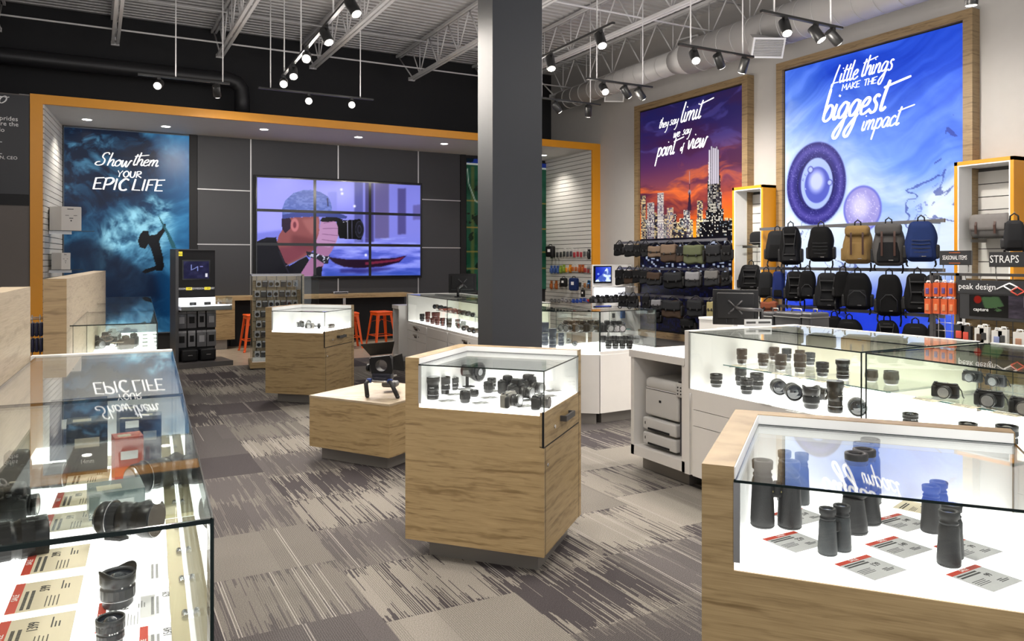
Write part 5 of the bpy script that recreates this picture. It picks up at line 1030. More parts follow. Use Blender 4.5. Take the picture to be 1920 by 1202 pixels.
for a_ in ((1541, 36, 594, 640, 'small black backpack, left one on the bottom rail', FCHAR, FBLACK, 'arc'), (1564, 30, 592, 640, 'black backpack behind, second on the bottom rail', FBLACK, FBLACK, 'plain'), (1592, 52, 598, 650, 'wide black shoulder backpack, third on the bottom rail', FBLACK, FBLACK, 'plain'),
           (1663, 46, 600, 655, 'grey and black backpack with pale front, bottom rail', FBLACK, FGREY, 'gear'), (1716, 56, 606, 665, 'wide black backpack at the bottom right, partly behind the counter', FBLACK, FCHAR, 'arc'), (1755, 36, 606, 660, 'black backpack at the bottom rail end, behind the wire rack', FBLACK, FBLACK, 'plain')):
    bpk(a_[0], a_[1] * .88, a_[2], a_[3], .885, *a_[4:], turn=TN)
# shoulder bags
def sbag(label, px, pw, ytop, ybot, body, flap, X=8.18, turn=-1.15, strap=FWEB, stripe=None):
    Y, Z = onX(px, ytop, X); u = (px - CXP) / FPX; dd = X / (ST + CT * u); w = pw * dd / FPX * .92; h = (ybot - ytop) * dd / FPX; d = min(.17, w * .55)
    t = thing('shoulder_bag', label, 'shoulder bag', (X, Y, Z), turn, 'shoulder bags on the rails', (rnd.uniform(-.08, .1), rnd.uniform(-.06, .06), turn))
    part('body', MB().rbox((0, 0, -h / 2), (w, d, h), min(d, h) * .25, fn=lambda x, y, z: (x * (1 - .10 * (z / h)), y * (1 - .22 * (z / h + .3)), z + .010 * math.sin(x * 30)), k=5, seg=4), body, t)
    part('flap', MB().rbox((0, -d * .12, -h * .27), (w * .97, d * .98, h * .56), min(d, h) * .2, fn=lambda x, y, z: (x * (1 - .08 * (z / h)), y * (1 - .25 * (z / h)), z - .006 * math.cos(x * 22)), k=4, seg=3), flap, t)
    part('carry_strap', MB().tube([(-w * .45, 0, -h * .15), (-w * .30, 0, .02), (-w * .08, .01, .065), (w * .08, .01, .065), (w * .30, 0, .02), (w * .45, 0, -h * .15)], .009, 6), strap, t)
    part('buckle', MB().rbox((w * .22, -d * .60, -h * .52), (.022, .016, .04), .005, seg=2).rbox((-w * .22, -d * .60, -h * .52), (.022, .016, .04), .005, seg=2), stripe or FWEB, t)
    part('end_pocket', MB().rbox((w * .49, 0, -h * .55), (.04, d * .7, h * .6), .018, seg=3), FWEB, t); return t
for a_ in (('tiny black pouch at the left end of the top bag rail', 1161, 20, 458, 479, FBLACK, FBLACK), ('black shoulder pouch, second from left on the top bag rail', 1182, 22, 459, 481, FBLACK, FCHAR), ('black pouch, third from left on the top bag rail', 1196, 14, 459, 481, FBLACK, FBLACK), ('dark navy pouch, fourth from left on the top bag rail', 1210, 18, 458, 481, FCHAR, FBLACK),
           ('pale taupe canvas messenger bag on the top bag rail', 1230, 30, 462, 483, FTAUPE, FTAUPE), ('brown and taupe messenger bag with dark base, top bag rail', 1256, 34, 459, 492, FBROWN, FTAUPE), ('small dark brown bag behind the taupe ones, top bag rail', 1277, 16, 462, 492, FBROWN, FBLACK), ('olive green messenger bag on the top bag rail', 1302, 42, 460, 495, FOLIVE, FOLIVE),
           ('dark grey sling bag right of the olive one, top bag rail', 1339, 32, 459, 493, FCHAR, FCHAR), ('black bag at the right end of the top bag rail', 1364, 20, 460, 490, FBLACK, FBLACK)): sbag(*a_)
for a_ in (('tall black pouch with white mark, left end of the middle bag rail', 1162, 18, 506, 534, FBLACK, FBLACK), ('black bag with brown trim, second on the middle bag rail', 1180, 20, 507, 532, FBROWN, FBLACK), ('small black bag, third on the middle bag rail', 1195, 18, 506, 530, FBLACK, FBLACK), ('black cube pouch, fourth on the middle bag rail', 1209, 18, 508, 532, FCHAR, FBLACK),
           ('brown-flapped charcoal messenger bag, middle bag rail', 1228, 30, 511, 535, FCHAR, FBROWN), ('wide black messenger bag in the centre of the middle bag rail', 1264, 42, 511, 541, FBLACK, FCHAR), ('grey bag with a light vertical band, middle bag rail', 1301, 32, 510, 539, FCHAR, FLGREY), ('dark grey box bag, right of the banded one, middle bag rail', 1336, 30, 508, 537, FCHAR, FGREY), ('black bag at the right end of the middle bag rail', 1361, 18, 510, 536, FBLACK, FBLACK)): sbag(*a_)
for a_ in (('small black pouch, left end of the bottom bag rail', 1169, 18, 554, 577, FBLACK, FBLACK), ('rounded black bag, second on the bottom bag rail', 1187, 20, 555, 578, FCHAR, FBLACK), ('tall narrow black bag, third on the bottom bag rail', 1212, 16, 556, 580, FBLACK, FBLACK), ('grey pouch with pale band, fourth on the bottom bag rail', 1232, 22, 562, 583, FCHAR, FLGREY),
           ('big dark brown messenger bag on the bottom bag rail', 1262, 42, 564, 596, FBROWN, FCHAR), ('charcoal camera bag with front zip, bottom bag rail', 1305, 34, 563, 594, FCHAR, FCHAR), ('khaki bag at the right end, partly behind the monitor', 1333, 16, 566, 594, FKHAKI, FKHAKI), ('black bag hanging lowest, below the grey pouch', 1228, 30, 584, 606, FBLACK, FBLACK), ('black strap bag hanging low near the white cabinets', 1290, 30, 598, 624, FBLACK, FBLACK)): sbag(*a_)

# white low cabinets and hard cases behind the monitor
def wbox(name, label, cat, px0, px1, ytop, X, dep, m, z0=0.0):
    Y0, Z = onX(px0, ytop, X); Y1, _ = onX(px1, ytop, X); t = thing(name, label, cat, (X, (Y0 + Y1) / 2, z0)); h = (Y0 - Y1) / 2; return t, h, Z - z0, dep
t, h, z, d_ = wbox('low_cabinet', 'low plain white cabinet behind the black monitor', 'cabinet', 1311, 1374, 594, 5.4, .5, WHITE); part('carcass', MB().box(0, d_, -h, h, 0, z - .02), WHITE, t); part('top', MB().box(-.01, d_, -h, h, z - .02, z), LINING, t)
t, h, z, d_ = wbox('low_cabinet', 'small bright white cabinet edge right under the monitor corner', 'cabinet', 1375, 1383, 604, 5.2, .4, LINING); part('carcass', MB().box(0, d_, -h, h, 0, z - .02), LINING, t); part('top', MB().box(-.01, d_, -h, h, z - .02, z), LINING, t)
for k, (a0, a1, yt, zb) in enumerate(((1422, 1446, 584, .62), (1449, 1498, 584, .62), (1499, 1517, 586, .62))):
    t, h, z, d_ = wbox('hard_case', ['black hard-shell case, leftmost of the three behind the counter', 'wide black hard-shell case with silver handle behind the counter', 'narrow black hard-shell case, rightmost of the three behind the counter'][k], 'hard case', a0, a1, yt, 5.75, .3, BLACK, zb)
    part('shell', MB().rbox((.15, 0, z / 2), (.26, 2 * h, z), .02, seg=2), mat('hard_black', (.03, .03, .032), .35), t); part('rim', MB().box(.01, .28, -h - .004, h + .004, z * .88, z * .9), STEEL, t); part('handle', MB().tube([(.15, -h * .4, z), (.15, -h * .35, z + .03), (.15, h * .35, z + .03), (.15, h * .4, z)], .007, 6), STEEL, t)
t = thing('low_bench', 'dark low bench carrying the hard-shell cases', 'bench', (5.75, 5.6, 0)); Y0, Y1 = onX(1420, 600, 5.75)[0], onX(1520, 600, 5.75)[0]; part('top', MB().box(0, .35, Y1 - 5.65, Y0 - 5.55, .58, .62), DPANEL, t); part('side', MB().box(0, .35, Y1 - 5.65, Y1 - 5.61, 0, .58).box(0, .35, Y0 - 5.59, Y0 - 5.55, 0, .58), DPANEL, t)
Y, Z = onX(1440, 563, 8.0); sbag('rust brown leather bag above the hard-shell cases', 1443, 34, 566, 590, FRUST, FRUST, X=7.6)

# bags in the two niches
def nbag(label, px, pw, yt, yb, body, X, lay=False):
    return bpk(px, pw, yt, yb, 0, label, body, FCHAR if body is not FGREY else FGREY, 'plain', X=X, turn=-PI / 2)
for k, (px0, px1, yy, Y0, Y1) in enumerate(((1386, 1430, 460, 8.48, 7.98), (1808, 1900, 448, 5.10, 4.57))):
    z = onX(px0 + 10, yy, 8.55)[1]; t = thing('glass_shelf', ['glass shelf in the orange niche left of the blue poster', 'glass shelf in the orange niche right of the blue poster'][k], 'shelf', (8.6, (Y0 + Y1) / 2, z)); h = (Y0 - Y1) / 2
    part('pane', MB().box(-.17, .15, -h, h, -.008, 0), GLASS, t); part('bracket', MB().box(-.12, .16, -h * .6, -h * .6 + .012, -.04, -.008), STEEL, t); part('bracket', MB().box(-.12, .16, h * .6, h * .6 + .012, -.04, -.008), STEEL, t)
    t = thing('camera_bag', ['grey domed pouch on the glass shelf of the left niche', 'grey messenger bag with two brown leather straps on the right niche shelf'][k], 'bag', (8.6, (Y0 + Y1) / 2 - (.1 if k == 0 else .02), z), -PI / 2)
    if k == 0: part('body', MB().rbox((0, 0, .10), (.34, .22, .20), .07), FCHAR, t); part('strap', MB().tube([(-.15, -.1, .03), (0, -.13, .03), (.15, -.1, .03)], .01, 6), FGREY, t)
    else:
        part('body', MB().rbox((0, 0, .13), (.42, .24, .26), .05), FGREY, t); part('flap', MB().rbox((0, -.03, .17), (.43, .23, .19), .05), fab('grey2', (.19, .18, .175)), t)
        for x in (-.12, .08): part('leather_strap', MB().ribbon([(x, .08, .275), (x, -.12, .25), (x, -.155, .14), (x, -.15, .05)], .024, .006, (1, 0, 0)), LEATH, t)
bpk(1408, 44, 496, 543, 0, 'black backpack standing below the shelf in the left orange niche', FCHAR, FBLACK, 'gear', X=8.55, turn=-1.0)
bpk(1902, 34, 412, 470, 0, 'black round-topped backpack at the right picture edge', FCHAR, FBLACK, 'plain', X=7.6, turn=-1.0)
# ------------------------------------------------------------------ lenses (proportions of a unit: radius r, height h), standing on the mount with the front element up
LENSC = {}
def lens_proto(r, h, style='zoom', body=None, ring=None):
    key = (round(r, 3), round(h, 3), style, body.name if body else '', ring.name if ring else '')
    if key in LENSC: return LENSC[key]
    body = body or LENSB; ring = ring or SILVER; P_ = []; N = 28
    P_.append(('mount', MB().lathe([(r * .62, 0), (r * .70, .001), (r * .72, h * .05), (r * .74, h * .055)], N).mesh(SILVER if style != 'wide' else LGREY, 'mount'), None))
    if style == 'tele': pr = [(r * .80, h * .05), (r * .86, h * .07), (r * .88, h * .22), (r * .80, h * .24), (r * .80, h * .40), (r * .86, h * .41), (r * .86, h * .58), (r * .80, h * .60), (r * .84, h * .70), (r * .98, h * .80), (r, h * .82), (r, h * .97), (r * .97, h), (r * .86, h), (r * .84, h * .96)]
    elif style == 'wide': pr = [(r * .78, h * .05), (r * .84, h * .08), (r * .84, h * .20), (r * .92, h * .24), (r * .96, h * .26), (r * .96, h * .52), (r * .93, h * .54), (r * .93, h * .60), (r, h * .63), (r, h * .80), (r * .97, h * .86), (r * .88, h * .86), (r * .86, h * .80)]
    elif style == 'short': pr = [(r * .8, h * .05), (r * .9, h * .10), (r * .95, h * .3), (r, h * .34), (r, h * .72), (r * .96, h * .76), (r * .98, h * .95), (r * .95, h), (r * .84, h), (r * .82, h * .95)]
    else: pr = [(r * .76, h * .05), (r * .82, h * .08), (r * .84, h * .26), (r * .90, h * .29), (r * .93, h * .31), (r * .93, h * .50), (r * .88, h * .52), (r * .90, h * .58), (r * .97, h * .61), (r * .98, h * .83), (r, h * .85), (r, h * .985), (r * .98, h), (r * .88, h), (r * .86, h * .96)]
    P_.append(('barrel', MB().lathe(pr, N, caps=False).mesh(body, 'barrel'), None))
    a = MB(); zones = {'tele': ((.26, .39, .81), (.62, .69, .83)), 'wide': ((.29, .50, .97),), 'short': ((.36, .70, 1.01),)}.get(style, ((.32, .49, .94), (.63, .81, .985)))
    for z0, z1, rr in zones:
        n = 40; vs = []; fs = []
        for i in range(n):
            q = r * rr * (1.012 if i % 2 else .988); an = 2 * PI * i / n; vs += [(q * math.cos(an), q * math.sin(an), h * z0), (q * math.cos(an), q * math.sin(an), h * z1)]
        for i in range(n): j = (i + 1) % n; fs.append((2 * i, 2 * j, 2 * j + 1, 2 * i + 1))
        fs.append(tuple(2 * i for i in reversed(range(n)))); fs.append(tuple(2 * i + 1 for i in range(n))); a.add(vs, fs)
    P_.append(('grip_ring', a.mesh(LENSR if body is LENSB else body, 'grip'), None))
    zr = {'tele': (.235, .985), 'wide': (.225, .61), 'short': (.32,)}.get(style, (.28, .60)); b = MB()
    for z in zr[:1] if style == 'zoom' else zr: b.lathe([(r * .93, h * z), (r * .955, h * z + .0008), (r * .955, h * z + .0022), (r * .93, h * z + .003)], N)
    P_.append(('accent_ring', b.mesh(ring, 'ring'), None))
    zt = .80 if style == 'wide' else .95
    P_.append(('front_element', MB().lathe([(r * .85, h * zt - .004), (r * .84, h * zt - .003), (r * .62, h * zt - .008), (r * .58, h * zt - .008), (r * .4, h * zt + .0), (r * .2, h * zt + .003), (.0005, h * zt + .004)], N).mesh(LENSG, 'glass'), None))
    P_.append(('name_ring', MB().lathe([(r * .63, h * zt - .0072), (r * .64, h * zt - .0065), (r * .67, h * zt - .0058), (r * .68, h * zt - .006)], N, caps=False).mesh(LGREY, 'ring2'), len(P_) - 1))
    if style == 'wide':   # petal hood
        n = 48; vs = []; fs = []
        for i in range(n):
            an = 2 * PI * i / n; z = h * (.90 + .10 * math.cos(2 * an))
            for rr, zz in ((r * 1.0, h * .80), (r * 1.04, z), (r * .99, z), (r * .94, h * .80)): vs.append((rr * math.cos(an), rr * math.sin(an), zz))
        for i in range(n):
            j = (i + 1) % n
            for k in range(3): fs.append((4 * i + k, 4 * j + k, 4 * j + k + 1, 4 * i + k + 1))
        P_.append(('hood', MB().add(vs, fs, True).mesh(LENSB, 'hood'), None))
    c = MB()
    for i, z in enumerate((.55, .545, .555, .55)): c.box(-r * .3 + i * r * .17, -r * .2 + i * r * .17, -r * .905, -r * .885, h * z, h * z + .003)
    P_.append(('markings', c.mesh(LETW, 'marks'), 1)); LENSC[key] = P_; return P_
def q5(v, s=.005): return max(s, round(v / s) * s)
def plens(label, px, pyb, pw, ph, z, style='zoom', body=None, ring=None, group=None, lie=None, rz=None):
    el = (pyb - YH) / FPX; d = (EYE - z) * FPX / (pyb - pw * el * .35 - YH); r = q5(pw * d / FPX / 2, .0025)
    if lie is not None:     # lying lens, lie = heading of its front
        h = q5(ph * d / FPX); x, y = P(px, pyb - pw * .1, z); a = Vector((math.cos(lie), math.sin(lie), .0)); q = a.to_track_quat('Z', 'Y').to_euler(); r = q5(pw * d / FPX / 2, .0025)
        return inst(lens_proto(r, h, style, body, ring), 'camera_lens', label, 'camera lens', Vector((x, y, z + r * 1.02)) - a * (h * .5), 0, group, tuple(q))
    h = max(r * .8, q5((ph - pw * el * .8) * d / FPX)); x, y = P(px, pyb - pw * el * .35, z)
    return inst(lens_proto(r, h, style, body, ring), 'camera_lens', label, 'camera lens', (x, y, z + .0005), rnd.uniform(-.6, .6) if rz is None else rz, group)

# ------------------------------------------------------------------ cameras
CAMC = {}
def cam_proto(kind, body=None, big=1.0):
    body = body or BLACK; key = (kind, body.name, big)
    if key in CAMC: return CAMC[key]
    o = []; w, h, d = (.120, .068, .038) if kind == 'mirrorless' else (.140, .100, .065); b = MB()
    b.rbox((0, 0, h / 2), (w, d, h), .010 if kind == 'mirrorless' else .016, k=2); o.append(('body', b.mesh(body, 'body'), None))
    o.append(('grip', MB().rbox((-w * .40, -d * .45, h * .46), (w * .20, d * .7, h * .86), .010, seg=3).mesh(LENSR, 'grip'), None))
    t = MB()
    if kind == 'mirrorless': t.rbox((0, 0, h + .002), (w * .9, d * .7, .008), .003, seg=2)
    else: t.rbox((0, -.006, h + .012), (w * .42, d * .95, .045), .012, fn=lambda x, y, z: (x * (1 - 7 * max(0, z)), y, z), k=2)
    o.append(('top_plate' if kind == 'mirrorless' else 'prism_hump', t.mesh(body, 'top'), None))
    dl = MB(); dl.cyl((-w * .38, 0, h), (-w * .38, 0, h + .010), .009, 16).cyl((w * .36, 0, h), (w * .36, 0, h + .008), .010, 16).cyl((-w * .40, -d * .5, h - .002), (-w * .40, -d * .5, h + .004), .006, 12); o.append(('dials', dl.mesh(LGREY, 'dials'), None))
    r = .030 if kind == 'mirrorless' else .036; L = (.045 if kind == 'mirrorless' else .085) * big; M = TR(.008, -d / 2, h * .5) @ RX(PI / 2)
    o.append(('lens_barrel', MB().lathe([(r * .9, 0), (r, .004), (r, L * .35), (r * .94, L * .37), (r * .94, L * .6), (r * 1.03, L * .64), (r * 1.03, L * .97), (r, L), (r * .86, L), (r * .84, L * .94)], 26, M, caps=False).mesh(LENSB, 'lens'), None)); k = len(o) - 1
    o.append(('zoom_ring', MB().lathe([(r * 1.0, L * .40), (r * 1.0, L * .58)], 26, M).mesh(LENSR, 'zoom'), k)); o.append(('front_element', MB().lathe([(r * .86, L * .93), (r * .6, L * .90), (r * .4, L * .93), (.001, L * .95)], 26, M).mesh(LENSG, 'glass'), k))
    o.append(('accent_ring', MB().lathe([(r * 1.035, L * .955), (r * 1.035, L * .985)], 26, M).mesh(SILVER, 'ring'), k)); o.append(('flash_shoe', MB().box(-.009, .009, -.008, .01, h + (.006 if kind == 'mirrorless' else .035), h + (.009 if kind == 'mirrorless' else .038)).mesh(CHROME, 'shoe'), None))
    st = MB(); st.tube([(w * .5, 0, h * .85), (w * .58, .01, h * .6), (w * .60, .02, h * .2), (w * .62, .03, .004)], .003, 6); o.append(('strap_lug', st.mesh(FWEB, 'lug'), None)); CAMC[key] = o; return o
def pcam(label, px, pyb, z, rz, kind='dslr', body=None, sc=1.0, big=1.0, name='camera', group=None):
    x, y = P(px, pyb, z); return inst(cam_proto(kind, body, big), name, label, 'camera', (x, y, z), rz, group, None, sc)

# ------------------------------------------------------------------ price cards
CC = {}
def card_proto(w, h, kind, price, sale):
    key = (w, h, kind, sale)
    if key not in CC:
        base = MB().box(-w / 2, w / 2, -h / 2, h / 2, 0, .0012).mesh({'w': CARDW, 'b': CARDB, 'g': CARDG}[kind], 'card'); ln = MB(); r = random.Random(len(CC))
        ink = INKL if kind == 'w' else INK
        ys = [.26, .17] + [-.04 - .055 * k for k in range(4)]
        for k, yy in enumerate(ys):
            L = w * (.62 if k < 2 else r.uniform(.30, .42)); x = -w * .44; s = w * .018; y = h * yy; hh = h * (.05 if k < 2 else .016)
            while x < -w * .44 + L: q = s * r.uniform(.6, 1.6); ln.box(x, x + q, y, y + hh, .0012, .0016); x += q + s * .5
        for k in range(3): ln.box(w * (.10), w * (.10 + r.uniform(.15, .30)), h * (-.22 - .05 * k), h * (-.20 - .05 * k), .0012, .0016)
        hd = MB().box(-w / 2, w / 2, h * .36, h / 2, .0012, .0018).mesh(RED, 'header') if sale else None; CC[key] = (base, ln.mesh(ink, 'lines'), hd, ink)
    return CC[key]
def pcard(label, x, y, z, rz, price, sale=True, kind='w', w=.115, h=.10, group=None, lift=.004):
    b_, l, hd, ink = card_proto(w, h, kind, price, sale); t = thing('price_card', label, 'price card', (x, y, z + lift), rz, group or 'price cards'); obj('card', b_, t); obj('print_lines', l, t)
    if hd: q = obj('red_header', hd, t); txt('lettering', 'SALE', h * .13, LETW, q, TR(0, h * .43, .0020), ext=.0003)
    if price: txt('price', price, h * .21, INK if kind != 'w' else mat('ink_mid', (.10, .10, .10), .7), t, TR(w * .20, h * .03, .0018), ext=.0003, sx=.8)
    return t

# ---- centre kiosk contents
Z1 = .787
for a_ in (('tall black telephoto-size lens at the left end of the centre kiosk deck', 812, 752, 25, 47, 'tele', None), ('second tall black lens from the left on the centre kiosk deck', 834, 741, 21, 36, 'zoom', None), ('third black lens from the left, ribbed, near the kiosk back', 851, 733, 19, 27, 'zoom', None),
           ('short wide black lens alone in the middle front of the centre kiosk', 872, 757, 20, 25, 'short', LENSBR), ('flat pancake lens right behind the short middle lens in the centre kiosk', 889, 745, 17, 15, 'short', None), ('stubby lens at the centre of the centre kiosk deck, front one of a pair', 916, 738, 19, 24, 'short', None), ('stubby lens at the centre of the centre kiosk deck, rear one of a pair', 922, 732, 17, 25, 'zoom', None)):
    plens(a_[0], a_[1], a_[2], a_[3], a_[4], Z1, a_[5], None, None if a_[6] is None else mat('copper_ring', (.30, .10, .05), .3, .7))
x, y = P(880, 726, Z1); t = thing('mirror_lens', 'black lens with large round disc front on a tripod foot, back of centre kiosk', 'camera lens', (x, y, Z1), AN + 1.0)
part('foot', MB().box(-.03, .03, -.015, .03, 0, .006).box(-.022, -.008, -.006, .006, .006, .08), BLACK, t); M = TR(-.01, -.02, .095) @ RZ(.3) @ RX(PI / 2)
part('barrel', MB().lathe([(.032, -.05), (.034, 0), (.04, .02), (.052, .05), (.052, .065)], 28, M), LENSB, t); part('front_disc', MB().lathe([(.052, .064), (.054, .066), (.054, .072), (.046, .074)], 28, M), BLACKG, t); part('center_cap', MB().lathe([(.02, .074), (.018, .078)], 20, M), SILVER, t)
F1 = AN + .65
for a_ in (('silver-topped mirrorless camera at the front of the centre kiosk, facing right', 953, 763, F1 + .8, 'mirrorless', mat('camera_silver', (.30, .28, .25), .35, .4), 1.0), ('black SLR camera behind the silver one in the centre kiosk', 968, 749, F1 + .7, 'dslr', None, .80), ('black camera with dark lens, left rear of the camera cluster, centre kiosk', 951, 738, F1 + .3, 'dslr', None, .74),
           ('black SLR camera in the middle of the camera cluster, centre kiosk', 989, 739, F1 + .6, 'dslr', None, .80), ('black SLR camera highest and farthest in the camera cluster, centre kiosk', 1001, 727, F1 + .7, 'dslr', LENSB, .80), ('compact black camera by the right glass corner of the centre kiosk', 1008, 766, F1 + .9, 'mirrorless', LENSB, .92)):
    pcam(a_[0], a_[1], a_[2], Z1, a_[3], a_[4], a_[5], a_[6])
for k, (px, py) in enumerate(((838, 753), (851, 741), (872, 731), (901, 757), (917, 747), (922, 735), (982, 763), (992, 752), (1028, 744), (1037, 734))):
    x, y = P(px, py, Z1); pcard('white price card on the centre kiosk deck, %s from the left' % ORD[k], x, y, Z1, AN + .80, '', False, 'g', .085, .065, 'price cards in the centre kiosk')

# ---- far kiosk contents
Z2 = .769
for a_ in (('black and silver camera with lens lying left in the far kiosk', 566, 613.5, 'mirrorless', LENSB, .9, -1.6), ('silver compact camera in the middle of the far kiosk', 581, 616, 'mirrorless', MATS['camera_silver'], .8, -.6), ('red and black camera behind the glass corner of the far kiosk', 607, 609, 'mirrorless', mat('camera_red', (.35, .03, .03), .35), 1.0, -.7), ('black flip-screen camera standing tall in the far kiosk', 584, 610, 'dslr', None, .7, -.7)):
    pcam(a_[0], a_[1], a_[2], Z2, a_[6], a_[3], a_[4], a_[5])
x, y = P(598, 616, Z2); t = thing('flash_unit', 'small black flash foot standing in the far kiosk', 'flash', (x, y, Z2), -.6); part('stem', MB().box(-.012, .012, -.012, .012, 0, .055), BLACK, t); part('foot', MB().box(-.05, .02, -.015, .015, .02, .03), BLACK, t)
plens('brownish small lens lying at the right of the far kiosk', 620, 616, 8, 14, Z2, 'short', LENSBR, lie=.3)
x, y = P(630, 611, Z2); t = thing('camera_cage', 'open black camera cage at the right end of the far kiosk', 'camera cage', (x, y, Z2), -.5); part('frame', MB().box(-.06, .06, -.01, .01, .07, .08).box(.05, .06, -.01, .01, 0, .07).box(-.06, .06, -.01, .01, 0, .008), BLACK, t); part('handle', MB().box(-.0, .04, -.012, .012, .03, .045), LGREY, t)
x, y = P(573, 609, Z2); t = thing('info_card', 'white info card with rounded top standing in the far kiosk', 'card', (x, y, Z2), -.45); part('card', MB().cyl((0, 0, .09), (0, .002, .09), .055, 24).box(-.055, .055, 0, .002, 0, .09), cardmat('grey_card', (.55, .55, .55), .2), t); part('print', MB().box(-.045, .045, -.001, 0, .055, .06).box(-.045, .02, -.001, 0, .042, .046), INK, t)

# ---- camera rig on the plinth
x, y = P(713, 743, .484); t = thing('camera_rig', 'black shoulder camera rig with matte box and two handles standing on the low plinth', 'camera rig', (x, y, .484), -.66); t.scale = (1, 1, .93)
M = TR(0, .05, .245) @ RY(-.13); a = MB(); a.M = M
n = 24; ring_o = [(.075, .07), (-.075, .07), (-.075, -.065), (.075, -.065)]
for r0, r1 in ((.047, .075),):
    vs = []; fs = []
    for i in range(n):
        an = 2 * PI * i / n; c_, s_ = math.cos(an), math.sin(an); k = 1 / max(abs(c_) / .085, abs(s_) / .075)
        for yy in (-.03, .02): vs += [(r0 * c_, yy, r0 * s_), (k * c_, yy, k * s_)]
    for i in range(n):
        j = (i + 1) % n; fs += [(4 * i, 4 * j, 4 * j + 1, 4 * i + 1), (4 * i + 3, 4 * j + 3, 4 * j + 2, 4 * i + 2), (4 * i, 4 * i + 2, 4 * j + 2, 4 * j), (4 * i + 1, 4 * j + 1, 4 * j + 3, 4 * i + 3)]
    a.add(vs, fs)
a.lathe([(.05, .0), (.05, .05)], 24, TR(0, .02, 0) @ RX(-PI / 2), caps=False); part('matte_box', a, BLACK, t)
def flag(nm, quad, lab=None):
    q = [Vector(v) for v in quad]; nn = (q[1] - q[0]).cross(q[2] - q[0]).normalized() * .002; mb = MB(); mb.add([v - nn for v in q] + [v + nn for v in q], [(3, 2, 1, 0), (4, 5, 6, 7), (0, 1, 5, 4), (1, 2, 6, 5), (2, 3, 7, 6), (3, 0, 4, 7)]); part(nm, mb, BLACK, t)
flag('top_flag', [(-.085, .02, .325), (.085, .02, .345), (.135, -.07, .455), (-.13, -.07, .425)]); flag('side_flag', [(.095, .02, .32), (.095, .02, .215), (.205, -.05, .215), (.185, -.05, .355)]); flag('side_flag', [(-.09, .02, .30), (-.09, .02, .19), (-.105, .10, .19), (-.105, .10, .30)])
mb = MB(); mb.rbox((0, .06, .155), (.15, .09, .055), .012, seg=2).rbox((.0, .0, .135), (.11, .05, .05), .012, seg=2); part('base_plate', mb, mat('rig_dark', (.02, .02, .03), .35, .3), t)
mb = MB(); mb.cyl((-.04, -.02, .15), (-.04, .26, .13), .0075, 10).cyl((.04, -.02, .15), (.04, .26, .13), .0075, 10).cyl((-.10, -.03, .13), (.11, -.03, .12), .009, 10); part('rods', mb, STEEL, t)
for s in (-1, 1):
    x0 = -.075 if s < 0 else .085; mb = MB(); mb.tube([(x0, -.04, .13), (x0 + s * .02, -.05, .11), (x0 + (.0 if s < 0 else .075), -.075, .012)], [.015, .0165, .0165], 12); mb.sphere((x0 + (.0 if s < 0 else .075), -.075, .014), .0165, 10); part('handle', mb, RUBBER, t)
    part('clamp', MB().rbox((x0, -.03, .13), (.035, .035, .035), .006, seg=2), mat('rig_blue', (.03, .06, .22), .35, .4), t)
part('follow_focus', MB().lathe([(.032, 0), (.032, .02), (.026, .024)], 24, TR(-.11, .08, .215) @ RY(-PI / 2)), BLACK, t); part('shoulder_pad', MB().rbox((0, .24, .06), (.12, .10, .05), .02).rbox((0, .25, .10), (.03, .03, .05), .008, seg=2), mat('clear_block', (.12, .12, .12), .5), t)

# ---- binocular kiosk
def binocs(label, loc, rz, h, r, body, kind='roof', lean=.0, cup=None):
    t = thing('binoculars', label, 'binoculars', loc, rz, 'binoculars standing on the lit deck', (lean, 0, rz)); s = r * 1.14 if kind == 'roof' else r * 1.5
    for sx in (-1, 1):
        x = sx * s
        if kind == 'roof': pr = [(r * .92, 0), (r, h * .02), (r * 1.02, h * .10), (r * .96, h * .35), (r * .90, h * .55), (r * .90, h * .68), (r * .80, h * .74), (r * .70, h * .76)]
        else: pr = [(r * 1.05, 0), (r * 1.08, h * .02), (r * 1.05, h * .12), (r * .86, h * .34), (r * .80, h * .42), (r * .80, h * .44)]
        q = part('barrel', MB().lathe(pr, 26, TR(x, 0, 0)), body, t); part('objective_ring', MB().lathe([(pr[0][0] * .99, .002), (pr[1][0] * 1.02, .004), (pr[1][0] * 1.02, h * .03), (pr[0][0] * .99, h * .035)], 26, TR(x, 0, 0)), RUBBER, q)
        if kind == 'porro': part('prism_housing', MB().rbox((sx * s * .62, 0, h * .55), (r * 2.0, r * 1.7, h * .27), r * .4, k=2), body, t); xe = sx * s * .58
        else: xe = x
        e = part('eyecup', MB().lathe([(r * .70, h * .74 if kind == 'roof' else h * .68), (r * .80, h * .77), (r * .80, h * .80), (r * .72, h * .81), (r * .72, h * .86), (r * .86, h * .875), (r * .90, h * .985), (r * .86, h), (r * .62, h), (r * .56, h * .97)], 24, TR(xe, 0, 0), caps=False), cup or RUBBER, t)
        part('eyepiece_glass', MB().lathe([(r * .5, h * .965), (r * .48, h * .97)], 20, TR(xe, 0, 0)), LENSG, e); part('band', MB().lathe([(r * .81, h * .775), (r * .815, h * .795)], 24, TR(xe, 0, 0)), LGREY if kind == 'roof' else RUBBER, e)
    mb = MB(); mb.rbox((0, 0, h * (.55 if kind == 'roof' else .60)), (s * 1.3, r * .9, h * .20), r * .25, k=1); part('bridge', mb, body, t); mb = MB()
    n = 24; mb.lathe([(r * .30, h * .50), (r * .34, h * .52), (r * .34, h * .68), (r * .28, h * .70)], 16, TR(0, -r * .35, 0)); part('focus_wheel', mb, LENSR, t)
    part('badge', MB().box(-r * .9, -r * .25, -r * .48, -r * .455, h * .535, h * .56).box(r * .25, r * .9, -r * .48, -r * .455, h * .535, h * .56), mat('gold_print', (.40, .33, .12), .4), t); return t
